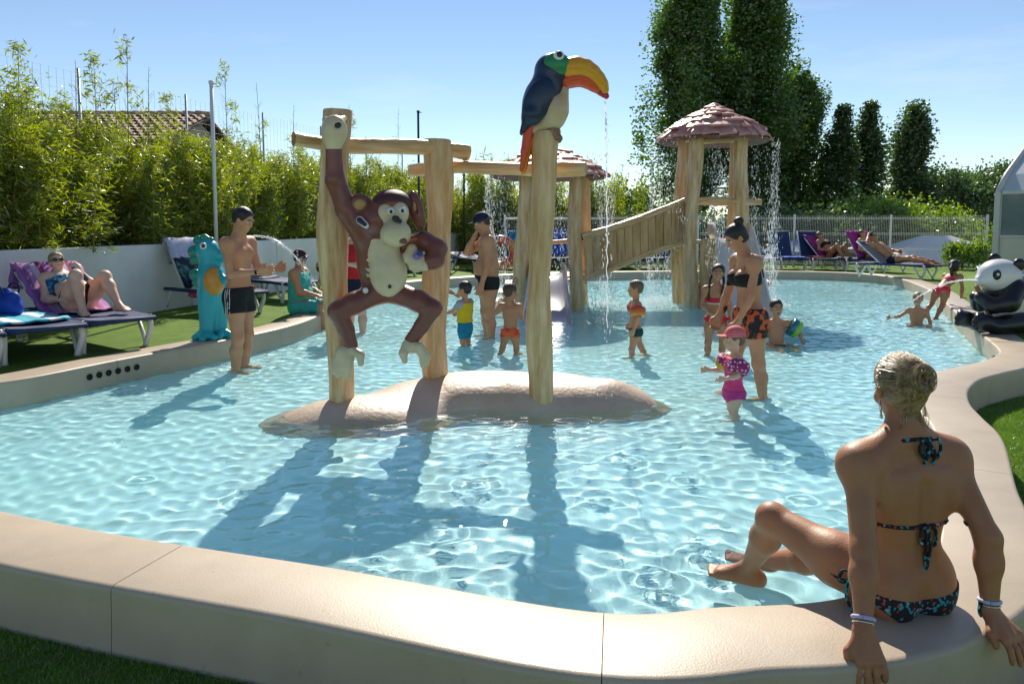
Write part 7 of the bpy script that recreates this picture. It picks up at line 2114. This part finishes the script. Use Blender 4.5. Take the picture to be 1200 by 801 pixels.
sr = np.random.default_rng(21)
def curtain(name, label, c, rad, z0, n, nstr):
    th = sr.uniform(0, 2 * math.pi, nstr); i = sr.integers(0, nstr, n)
    w = sr.uniform(0.3, 1.6, nstr)[i]
    a = th[i] + sr.normal(0, 0.035, n)
    u = sr.uniform(0, 1, n) ** 0.9
    z = z0 - u * (z0 - 0.0)
    r = rad + sr.normal(0, 0.02, n) + 0.05 * u * sr.normal(0, 1, n)
    P = np.stack([c.x + r * np.cos(a), c.y + r * np.sin(a), z], 1)
    return drops(name, label, P, sr.uniform(0.02, 0.12, n) * (0.5 + 0.7 * u), sr.uniform(0.002, 0.0055, n))
curtain('water_curtain', 'curtain of drops falling all round from the tall tower roof', TC, tx(905) * 1.0, roof1_z0, 6000, 75)
hcv = Vector((HC.x, HC.y + 0.15, 0))
curtain('water_curtain', 'curtain of drops falling all round from the lower hut roof', hcv, hx(718), hz0, 5000, 75)
# splashes where the curtains meet the pool
def splash(label, c, rad, n, wid=0.16):
    a = sr.uniform(0, 2 * math.pi, n); r = rad + sr.normal(0, wid, n)
    z = np.abs(sr.normal(0, 0.035, n)) + 0.004
    return drops('splash', label, np.stack([c.x + r * np.cos(a), c.y + r * np.sin(a), z], 1), sr.uniform(0.01, 0.04, n), sr.uniform(0.004, 0.010, n))
splash('splashing ring of drops under the tower roof edge', TC, tx(905), 2600)
splash('splashing ring of drops under the hut roof edge', hcv, hx(718), 2200)
# toucan's jet
def jet(name, label, P0, V0, z_end, r, n_drop, breakup=0.5, wob=0.006):
    g = 9.81; T_ = (V0.z + math.sqrt(V0.z ** 2 + 2 * g * (P0.z - z_end))) / g
    pts = []
    for k in range(41):
        t = T_ * breakup * k / 40
        pts.append(P0 + V0 * t + Vector((wob * math.sin(9 * k), wob * math.cos(7 * k), -0.5 * g * t * t)))
    t_ = thing(name, label, 'water jet', P0)
    loc = [p - P0 for p in pts]
    MB().tube(loc, [r * (1 - 0.45 * k / 40) * (1 + 0.25 * math.sin(3.3 * k)) for k in range(41)], 6).build('stream', m_spray, t_)
    ts_ = sr.uniform(0.1, 1, n_drop) ** 0.8 * T_
    P = np.stack([V0.x * ts_, V0.y * ts_, V0.z * ts_ - 0.5 * g * ts_ ** 2], 1) + sr.normal(0, 1, (n_drop, 3)) * (0.004 + 0.03 * (ts_ / T_)[:, None] ** 1.5)
    A_ = np.stack([np.full(n_drop, V0.x), np.full(n_drop, V0.y), V0.z - g * ts_], 1)
    d = drops('drops', None, P, sr.uniform(0.012, 0.035, n_drop), sr.uniform(0.002, 0.005, n_drop), A_)
    d.parent = t_
    del d['category']
    return t_
jet('water_jet', 'thin jet falling straight from the toucan beak', Q(709, 118, TY), Vector((0.06, 0.0, -0.3)), 0.0, 0.006, 220, 0.85)
jet('water_jet', 'arching jet spouting from the mouth of the dragon', Q(266, 297, DY - 0.1), Vector((1.9, -0.25, 1.95)), 0.0, 0.007, 420, 0.6)
jet('water_jet', 'flat jet spouting from the panda', Q(1146, 328, PY_), Vector((-2.6, 0.6, 0.25)), 0.0, 0.010, 160, 0.6)
for px, v, lb in ((893, 0.5, 'small arching fountain jet at the far coping by the slide'), (908, -0.45, 'second small fountain jet at the far coping crossing the other')):
    jet('water_jet', lb, Vector(((px - 600) / F_PX * 19.7, 19.7, 0.2)), Vector((v, 0, 3.0)), 0.0, 0.012, 90, 0.95)

# sunlight reaches everything that stands under the water surface
for o in bpy.data.objects:
    if o.type == 'MESH':
        top = o
        while top.parent: top = top.parent
        if top.name.split('.')[0] in ('person', 'sand_mound', 'pool_edge', 'pool_floor', 'log_post', 'shower_tower', 'shower_hut', 'water_slide'):
            o.cycles.is_caustics_receiver = True
